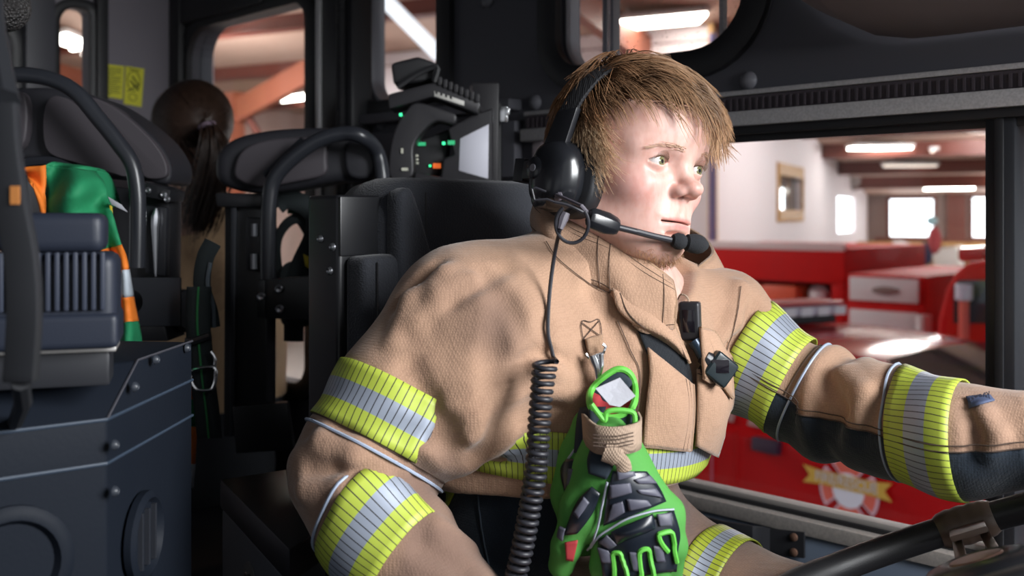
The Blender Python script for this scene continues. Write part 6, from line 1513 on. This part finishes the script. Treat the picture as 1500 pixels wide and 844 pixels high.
outline('care_label',[(158,288),(178,300),(187,311),(163,300)],1.37,.001,M_tag,vt,.0003,1,False); outline('yellow_tag',[(160,300),(164,302),(166,322),(162,318)],1.372,.001,MATS['yellow_tab'],vt,.0003,1,False)
# ---- console with its ribbed unit
M_con2 = mat('console_vinyl', (.0075,.010,.0155), .55, spec=.10, bump=('noise',260,.2,.0006)); M_edge = mat('console_edge', (.028,.042,.065), .5)
def L3(lat,d,dz): return CAM+RGT*lat+FWD*d+UPV*dz
cs = thing('console','black centre console with chamfered corner, edge strips and round vents','console',L3(-.5,.95,-1.12))
def ring(z,front): # plan polygon at height z, front edge pulled by 'front'
    return [L3(-.331,1.03,z),L3(-.337,.828+front,z),L3(-.56+.0,.650+front,z),L3(-.95,.90,z),L3(-.80,1.10,z)]
b = MB(); b.grid([ring(-1.12,0),ring(-.2056,0),ring(-.169,0),ring(-.130,.068)],cv=True,caps=True); b.build('body', M_con2, cs, bevel=.003, ang=30)
for z in (-.169,-.2056):
    q = ring(z,0); o = q[2]-q[1]; b = MB(); b.tube([q[0]-FWD*.001+RGT*.0005,q[1]-FWD*.0005,q[2]-FWD*.0005],.0016,6); b.build('edge_strip', M_edge, cs)
b = MB(); q = ring(-.130,.068); q2 = ring(-.169,0); b.tube([q[0]+UPV*.001,q[1]+UPV*.0005,q2[1]],.0012,6); b.build('edge_strip', mat('console_edge_dark',(.05,.05,.06),.4), cs)
rt = RGT  # outward normal of the right face
for (x,y) in ((268,510),(222,527),(191,567),(161,652),(161,720)):
    dd = .333*1458/(750-x); sbolt(P(x,y,dd)+RGT*.003,RGT,.0045,cs,mat('console_bolt',(.03,.035,.045),.4))
c = L3(-.333,.893,-.287); b = MB()
b.lathe(c, RGT, [(0,.040),(.006,.040),(.009,.034),(.004,.030),(.004,.0001)],30); vb = b.build('round_vent', M_con2, cs)
for k in (-1,0,1): 
    b = MB(); b.box(c+RGT*.006+FWD*.016*k,(.05,.004,.004*1.0),np.stack([UPV,FWD,RGT],1)); b.build('vent_louvre', M_tube, vb)
b = MB(); n_f = np.cross(ring(0,0)[2]-ring(0,0)[1],UPV); n_f /= np.linalg.norm(n_f); n_f *= np.sign(n_f@(CAM-c)); cf = P(48,800,.79); cf = ring(0,0)[1]+(ring(0,0)[2]-ring(0,0)[1])*.26; cf = np.array([cf[0],cf[1],CZ-.275])
b.lathe(cf, n_f, [(0,.048),(.004,.048),(.007,.043),(.007,.037),(.001,.033),(.001,.0001)],32); b.build('round_vent', M_con2, cs)
# instrument plate and bracket on the sloping top
b = MB(); tp = lambda x,y,d: P(x,y,d)
ru = thing('ribbed_unit','blurred black ribbed housing strapped on top of the centre console','radio unit',L3(-.37,.78,-.13))
Mu = np.stack([RGT*.95+FWD*.31, FWD*.95-RGT*.31, UPV],1); cu_ = P(36,432,.775)+FWD*.035
def ub(name, c, size, m, bevel=.008, seg=4, par=ru):
    b = MB(); b.box(cu_+Mu@np.array(c), size, Mu); return b.build(name, m, par, bevel=bevel, seg=seg, ang=50)
M_unit = mat('unit_plastic', (.016,.020,.032), .45, spec=.3, bump=('noise',700,.2,.0005))
ub('housing',(0,0,-.006),(.112,.070,.076),M_unit,.012); ub('top_cap',(.006,.004,.048),(.080,.058,.032),M_unit,.010); ub('lower_lip',(.0,-.002,-.030),(.115,.074,.028),M_unit,.006)
for k in range(14): ub('rib',(-.040+.0066*k,-.0355,.010),(.0036,.009,.046),mat('unit_rib',(.030,.036,.055),.42,spec=.4),.0015,2)
b = MB(); b.box(cu_+Mu@np.array([0,.0,-.046]),(.11,.05,.004),Mu); b.build('base_plate', M_silver, ru, bevel=.001)
b = MB(); b.box(cu_+Mu@np.array([0,.002,-.062]),(.10,.045,.028),Mu); b.build('foot', M_blackp, ru, bevel=.003)
sbolt(cu_+Mu@np.array([-.045,-.026,-.048]),-UPV,.006,ru,M_screw,.010)
am = thing('black_mount_arm','out of focus black curved mount arm at the left picture edge','mount arm',P(30,545,.66))
ap = crv([P(2,150,.66),P(6,215,.66),P(18,300,.66),P(32,380,.66),P(36,460,.66),P(30,560,.665)],8)
b = MB(); rows=[[q+RGT*.0105*c_+FWD*.005*s_ for c_,s_ in ((-1,-1),(1,-1),(1,1),(-1,1))] for q in ap]; b.grid(rows,cv=True,caps=True); b.build('arm', mat('arm_black',(.010,.011,.014),.55), am, bevel=.002)
b = MB(); b.tube([P(2,150,.66),P(-12,60,.70),P(-20,-30,.74)],[.012,.010,.010],8); b.build('upper_rod', MATS['arm_black'], am)
b = MB(); b.box(P(22,286,.654),(.006,.001,.012),np.stack([RGT,FWD,UPV],1)); b.build('orange_mark', mat('orange_mark',(.45,.17,.04),.6), am)
b = MB(); b.tube([P(30,560,.665),P(34,590,.70),L3(-.40,.80,-.168)],.006,8); b.build('lower_rod', MATS['arm_black'], am)
# ---- seat belt with its steel ring
bl = thing('seat_belt','dark seat belt webbing with green line and bright steel ring by the console','seat belt',P(302,640,1.45))
def belt(pts,w,d,nm='webbing'):
    c = crv([P(x,y,d) for x,y in pts],8); rows = [[q-RGT*w/2,q-RGT*w/6-FWD*.002,q+RGT*w/6-FWD*.002,q+RGT*w/2] for q in c]; uvgrid(nm,np.array(rows),M_web,bl,thick=.0025)
    b = MB(); b.tube([q-FWD*.0042 for q in c],.0016,5); b.build('green_line', M_gline, bl)
belt([(292,420),(290,470),(294,520),(298,560),(303,600),(307,641)],.036,1.45)
b = MB(); b.tube(crv([P(x,y,1.43) for x,y in ((280,544),(312,538),(316,552),(312,568),(304,572),(290,571),(282,562))],4,True),.0028,8,closed=True); b.build('steel_ring', M_chrome, bl)
b = MB(); b.tube(crv([P(x,y,1.435) for x,y in ((309,515),(315,525),(314,540))],4),.0024,8); b.build('ring_link', M_chrome, bl)
b = MB(); b.tube([P(272,500,1.44),P(284,500,1.44),P(308,492,1.44)],.006,8); b.build('buckle_bar', M_blackm, bl)
b = MB(); b.tube(crv([P(x,y,1.46) for x,y in ((312,355),(300,380),(296,420),(306,455),(310,480))],6),.013,8,sx=.4); b.build('shoulder_strap', M_web, bl)
b = MB(); b.tube(crv([P(x,y,1.455) for x,y in ((308,385),(304,415),(312,445),(314,480))],6),.003,6); b.build('guide_loop', mat('belt_grey',(.08,.10,.12),.5), bl)
# ---- dark steel box on the floor
bx = thing('floor_box','dark steel box low beside the driver with a round emblem on its side','box',P(380,844,1.22))
T = [PZ(322,702,CZ-.325),PZ(428,686,CZ-.325),PZ(480,768,CZ-.325),PZ(424,805,CZ-.325)]
b = MB(); dn_ = np.array([0,0,-.035]); b.prism([q for q in T], dn_); b.build('lid', M_blackm, bx, bevel=.003)
ctr = np.mean(T,0); T2 = [ctr+(q-ctr)*.965+dn_ for q in T]; b = MB(); b.prism(T2, (0,0,-.76)); b.build('body', mat('box_blue_grey',(.045,.055,.07),.5), bx, bevel=.004)
e1 = T2[3]-T2[0]; n_b = np.cross(e1,UPV); n_b /= np.linalg.norm(n_b); n_b *= np.sign(n_b@(CAM-T2[0])); cb_ = T2[0]+e1*.48+UPV*-.055
b = MB(); b.lathe(cb_, n_b, [(0,.030),(.0015,.030),(.002,.0001)],28); em = b.build('round_emblem', mat('emblem_grey',(.11,.11,.11),.6), bx)
for (u_,v_,r) in ((-.008,.004,.013),(.006,-.008,.011),(.004,.012,.008)):
    b = MB(); b.lathe(cb_+e1/np.linalg.norm(e1)*u_+UPV*v_+n_b*.002, n_b, [(0,r),(.001,r*.9),(.001,.0001)],12); b.build('emblem_mark', M_black, em)
# ---- thermal camera on its charger
DT = 1.78
tcm = thing('thermal_camera','black handheld thermal camera in a wall charger with green lights and white label','camera',P(650,262,DT))
M_tc = mat('camera_shell', (.020,.019,.022), .42, bump=('noise',700,.15,.0004)); M_tc2 = mat('camera_rubber', (.012,.012,.014), .6)
slab('back_plate',[(690,121),(731,121),(729,292),(694,284)],DT-.01,DT+.02,M_tc,tcm,.003)
slab('charger_tray',[(608,252),(724,274),(722,290),(606,268)],DT-.06,DT+.04,M_tc,tcm,.004)
slab('charger_body',[(655,188),(690,168),(722,158),(722,282),(645,262),(648,232),(664,226)],DT-.05,DT+.02,M_tc,tcm,.006,3)
outline('white_label',[(674,203),(716,182),(715,262),(672,250)],DT-.0515,.003,mat('label_white',(.66,.66,.74),.5),tcm,.0004,1,False)
ol = [(596,160),(612,150),(650,160),(668,168),(664,182),(640,178),(622,190),(606,215),(604,258),(572,262),(570,225),(578,190)]
outline('handle',ol,DT-.075,.06,M_tc,tcm,.006,3)
outline('screen_body',[(606,208),(640,196),(660,188),(655,232),(640,258),(606,258)],DT-.02,.06,M_tc2,tcm,.004,2,False)
slab('battery_block',[(568,138),(636,120),(704,150),(700,166),(632,142),(570,160)],DT-.09,DT-.01,M_tc,tcm,.004)
slab('front_lens_hood',[(572,92),(612,82),(640,92),(636,118),(576,124)],DT-.08,DT+.01,M_tc2,tcm,.008,3)
b = MB(); b.tube(crv([P(x,y,DT-.095) for x,y in ((582,128),(612,108),(640,98),(636,120))],4),.005,6); b.build('handle_strap', M_tc2, tcm)
for k in range(9):
    t = k/8; b = MB(); b.box(P(638+62*t,118+28*t,DT-.07),(.0065,.05,.014),np.stack([RGT,FWD,UPV],1)); b.build('ridge', M_tc, tcm, bevel=.001)
outline('label_strip',[(636,133),(680,148),(680,155),(636,141)],DT-.0915,.002,mat('strip_white',(.55,.54,.50),.5),tcm,.0003,1,False)
for k in range(4): outline('strip_mark',[(638+7*k,133.5+2.4*k),(641+7*k,134.5+2.4*k),(641+7*k,138+2.4*k),(638+7*k,137+2.4*k)],DT-.0925,.001,M_black,tcm,.0001,1,False)
M_led = emis('green_led',(.05,.9,.35),1.2); M_ledd = emis('green_readout',(.03,.45,.18),.35); M_oled = emis('orange_led',(.9,.16,.03),.6)
for (x,y,w,h,m,dd) in ((609,213,4,4,M_led,-.024),(618,211,11,5,M_ledd,-.024),(650,210,4,4,M_led,-.054),(661,209,10,6,M_ledd,-.054),(630,243,3,3,M_led,-.024),(640,243,11,7,M_oled,-.024),(587,168,4,4,M_led,-.078)):
    b = MB(); b.box(P(x,y,DT+dd),(w/FPX*DT,.003,h/FPX*DT),np.stack([RGT,FWD,UPV],1)); b.build('indicator_light', m, tcm)
for (x,y,w,h) in ((607,233,2.5,13),(610,228,6,3),(610,233.5,6,3),(610,239,6,3),(589,221,3,7),(593,248,9,4)):
    b = MB(); b.box(P(x,y,DT+(-.024 if x>600 else -.078)),(w/FPX*DT,.002,h/FPX*DT),np.stack([RGT,FWD,UPV],1)); b.build('pale_mark', mat('pale_mark',(.55,.55,.45),.5), tcm)
for y in (168,278):
    b = MB(); b.box(P(738,y,DT),(.014,.02,.028),np.stack([RGT,FWD,UPV],1)); b.box(P(743,y-4,DT-.004),(.008,.02,.012),np.stack([RGT,FWD,UPV],1)); b.build('hinge_clamp', M_chrome, tcm, bevel=.0015)
slab('wall_bracket',[(706,150),(734,150),(734,290),(706,290)],DT+.015,DT+.12,M_tc2,tcm,.003)
# ---- small mesh dome in the roof corner
md = thing('mesh_speaker','dark speckled mesh speaker dome at the top left corner','speaker',P(8,20,1.35))
b = MB(); b.ell(P(6,10,1.35),(.034,.034,.034)); b.build('dome', mat('speckled_mesh',(.045,.04,.04),.6,bump=('voronoi',260,1.0,.004),noise=(220,.9,(.012,.012,.012))), md)
q = P(6,10,1.35); b = MB(); b.cyl(q,(q[0],q[1],CZ+.805),.010,10); b.build('stem', M_tube, md)
# ---- the second crew member, seen from behind
wh_c = P(283,196,2.26); WM = frame(170,0,-3)
WT = P(300,430,2.32)
woman = None
wV,wF = surface_nets(head_sdf, (-.125,-.105,-.25), (.130,.105,.130), .004, proj=2); wV = (wV*.97)@WM.T+wh_c
WTM = frame(175)
def wb_sdf(p):
    nk = wh_c+np.array([.03,0,-.17]); tc_ = np.array([wh_c[0]+.02,wh_c[1]+.015,CZ-.30])
    d = s_ell(p,tc_,(.10,.15,.22),WTM); d = smin(d, s_ell(p,tc_+np.array([0,0,-.25]),(.11,.15,.12),WTM), .05); d = smin(d, s_cone(p,nk,tc_+np.array([0,0,.1]),.05,.07), .04)
    for s in (-1,1):
        sh = tc_+WTM@np.array([.0,.14*s,.13]); el = tc_+WTM@np.array([.05,.165*s,-.13]); wr = tc_+WTM@np.array([.25,.10*s,-.20])
        d = smin(d, s_cone(p,sh,el,.045,.036), .03); d = smin(d, s_cone(p,el,wr,.036,.026), .02)
        hp_ = tc_+WTM@np.array([.03,.09*s,-.30]); kn = hp_+WTM@np.array([.30,.02*s,.02]); ft = kn+np.array([0,0,-.42])
        d = smin(d, s_cone(p,hp_,kn,.075,.05), .03); d = smin(d, s_cone(p,kn,ft,.05,.035), .02)
    return d
wbV,wbF = surface_nets(wb_sdf, wh_c+np.array([-.55,-.35,-1.15]), wh_c+np.array([.25,.38,-.05]), .010, proj=1)
woman = mesh_np('person', np.concatenate([wV,wbV]), np.concatenate([wF,wbF+len(wV)]), mat('skin_second',(.55,.33,.25),.5,sss=.1), loc=wh_c-np.array([0,0,.8]))
tag(woman,'seated person seen from behind with dark brown ponytail and tan coat','person')
def wcoat(p):
    d = wb_sdf(p)-.022-.004*ripple(p*.8); d = smax(d, p[:,2]-(wh_c[2]-.115), .01)
    return smax(d, (wh_c[2]-.62)-p[:,2], .01)
wcV,wcF = surface_nets(wcoat, wh_c+np.array([-.5,-.40,-.66]), wh_c+np.array([.25,.42,-.06]), .008, proj=1); wc = mesh_np('coat', wcV, wcF, fabric('tan_cloth_pale',(.62,.42,.25),(.52,.34,.2)), woman)  # second coat in a paler, even tan
def wtr(p): return smax(wb_sdf(p)-.014, p[:,2]-(wh_c[2]-.585), .005)
wtV,wtF = surface_nets(wtr, wh_c+np.array([-.6,-.40,-1.2]), wh_c+np.array([.25,.42,-.55]), .012, proj=1); mesh_np('trousers', wtV, wtF, mat('dark_trousers',(.015,.017,.022),.85), woman)
M_wh = mat('dark_brown_hair', (.022,.012,.009), .42, bump=('noise',300,.5,.002))
hvV,hvF = surface_nets(lambda q: np.maximum(skull(q)-.011, -np.minimum(q[:,2]-(-.075+.10*np.clip(q[:,0]+.02,0,1)*7*.1), .088-q[:,0]-.30*np.clip(q[:,2]*-1,0,1)*1.5)), (-.13,-.1,-.13),(.12,.1,.14), .004, proj=1)
hvF_ = hvF; hw = mesh_np('hair', hvV@WM.T+wh_c, hvF, M_wh, woman)
def wh_str(n, base, spread, path, rad, nm, par):
    pa = []
    for k in range(n):
        o_ = rng.normal(0,1,3)*spread; w1_ = rng.normal(0,1,3); q = []
        for i,p_ in enumerate(path): t = i/(len(path)-1); q.append(np.array(p_)+o_*(.35+ .9*math.sin(t*PI*.75))+w1_*.006*t*t)
        pa.append(np.array(crv(q,4)))
    pa = np.array(pa); C = np.tile(np.array([.030,.016,.011]),(pa.shape[0],pa.shape[1],1))*(.6+.9*rng.random((n,1,1))); return strands(nm, pa, rad, C, par, .4)
wh_str(420, None, .011, [P(303,184,2.13),P(312,200,2.10),P(314,235,2.10),P(308,275,2.11),P(298,310,2.12),P(292,330,2.13)], .0012, 'ponytail', hw)
wh_str(60, None, .020, [P(268,215,2.16),P(280,245,2.13),P(285,275,2.12),P(278,305,2.12),P(272,330,2.12)], .0009, 'loose_strands', hw)
tie = (P(303,184,2.13)-wh_c)@WM
uu = nrm(rng.normal(size=(2600,3))); rr0 = uu*np.array([.088,.073,.080])+np.array([0,0,.03]); rr0 = rr0[(rr0[:,2]>-.04)&(rr0[:,0]<.085)]
pw = []
for q0 in rr0:
    L_ = []
    for t in np.linspace(0,1,8):
        q = q0*(1-t)+np.array(tie)*t; L_.append(q)
    pw.append(L_)
pw = np.array(pw); 
for i in range(7):
    q = pw[:,i]; 
    for _ in range(3): q = q-nrm(grad(skull,q))*(skull(q)-.0125-.002*(i/7))[:,None]
    pw[:,i] = q
Cw = np.tile(np.array([.034,.018,.012]),(len(pw),8,1))*(.5+1.0*rng.random((len(pw),1,1)))
strands('combed_hair', pw@WM.T+wh_c, .0009, Cw, hw, .8)
b = MB(); b.tube([P(303,184,2.12)+.016*(math.cos(t)*(RGT*.8+UPV*.3)+math.sin(t)*FWD) for t in np.linspace(0,2*PI,18,endpoint=False)],.006,8,closed=True); b.build('hair_tie', mat('mauve_hair_tie',(.17,.12,.16),.7), hw)
b = MB(); b.ell(P(240,207,2.14),(.004,.004,.004)); b.build('earring', M_chrome, woman)
# ================================================================ LIGHT, CAMERA
w = bpy.data.worlds.new('World'); SC.world = w; w.use_nodes = True
nt = w.node_tree; bg = nt.nodes['Background']; bg.inputs['Color'].default_value = (.93,.96,1.0,1); bg.inputs['Strength'].default_value = WORLD
def area(name, loc, target, size, power, col=(1,1,1)):
    l = bpy.data.lights.new(name,'AREA'); l.shape = 'RECTANGLE'; l.size, l.size_y = size; l.energy = power; l.color = col
    o = bpy.data.objects.new(name, l); COL.objects.link(o); o.location = Vector([float(v) for v in loc])
    o.rotation_euler = (Vector([float(v) for v in target])-o.location).to_track_quat('-Z','Y').to_euler(); return o
# daylight from the open bay door in front of the truck, through the windshield
area('windshield_daylight', (1.25,1.15,CZ+.62), (-.7,.85,CZ-.08), (1.3,1.0), SUNW, (.96,.98,1.0))
# station lamps over the red vehicles
for k,(x,y,z_) in enumerate(((-4.5,5.2,6.3),(-2.2,5.6,6.3),(-3.4,8.4,6.0),(-1.0,8.0,6.0),(-6.2,10.5,5.8),(-2.5,11.5,5.6),(-8.5,16,5.0),(-4.5,17,5.0),(-9.5,23,4.4),(-5,23,4.4),(-13,7,5.4),(-15,10,5.2),(-11,4,5.6))):
    area('station_lamp', (x,y,z_), (x,y,0), (.45,2.2), STW/3.2, (1,.94,.88))
def fill_point(loc, power, r=.5):  # added point lights without fixtures, brightening the station walls
    l = bpy.data.lights.new('station_fill','POINT'); l.energy = power; l.shadow_soft_size = r; l.color = (1,.95,.92)
    o = bpy.data.objects.new('station_fill', l); COL.objects.link(o); o.location = Vector(loc)
for loc in ((-5.0,13.5,4.6),(-6.5,19.5,4.2),(-7.5,25,3.3),(-1.5,21,4.0)): fill_point(loc, STW*.20)
fill_point((-13,7,4.2), STW*.10)
cam = bpy.data.cameras.new('camera'); co = bpy.data.objects.new('camera', cam); COL.objects.link(co)
cam.sensor_width = 36; cam.lens = FPX/1500*36; cam.shift_y = -(844/2-HOR)/1500.0; cam.clip_start = .05
co.location = Vector(CAM); co.rotation_euler = (PI/2, 0, PI/2-A46)
cam.dof.use_dof = True; cam.dof.focus_distance = 1.10; cam.dof.aperture_fstop = 4.8
SC.camera = co
SC.view_settings.view_transform = 'Standard'; SC.view_settings.look = 'None'; SC.view_settings.gamma = 1
SC.view_settings.use_curve_mapping = False; SC.view_settings.exposure = EXPO
SC.cycles.use_denoising = True
SC.cycles.max_bounces = 8; SC.cycles.transparent_max_bounces = 16
SC.cycles.sample_clamp_indirect = 6
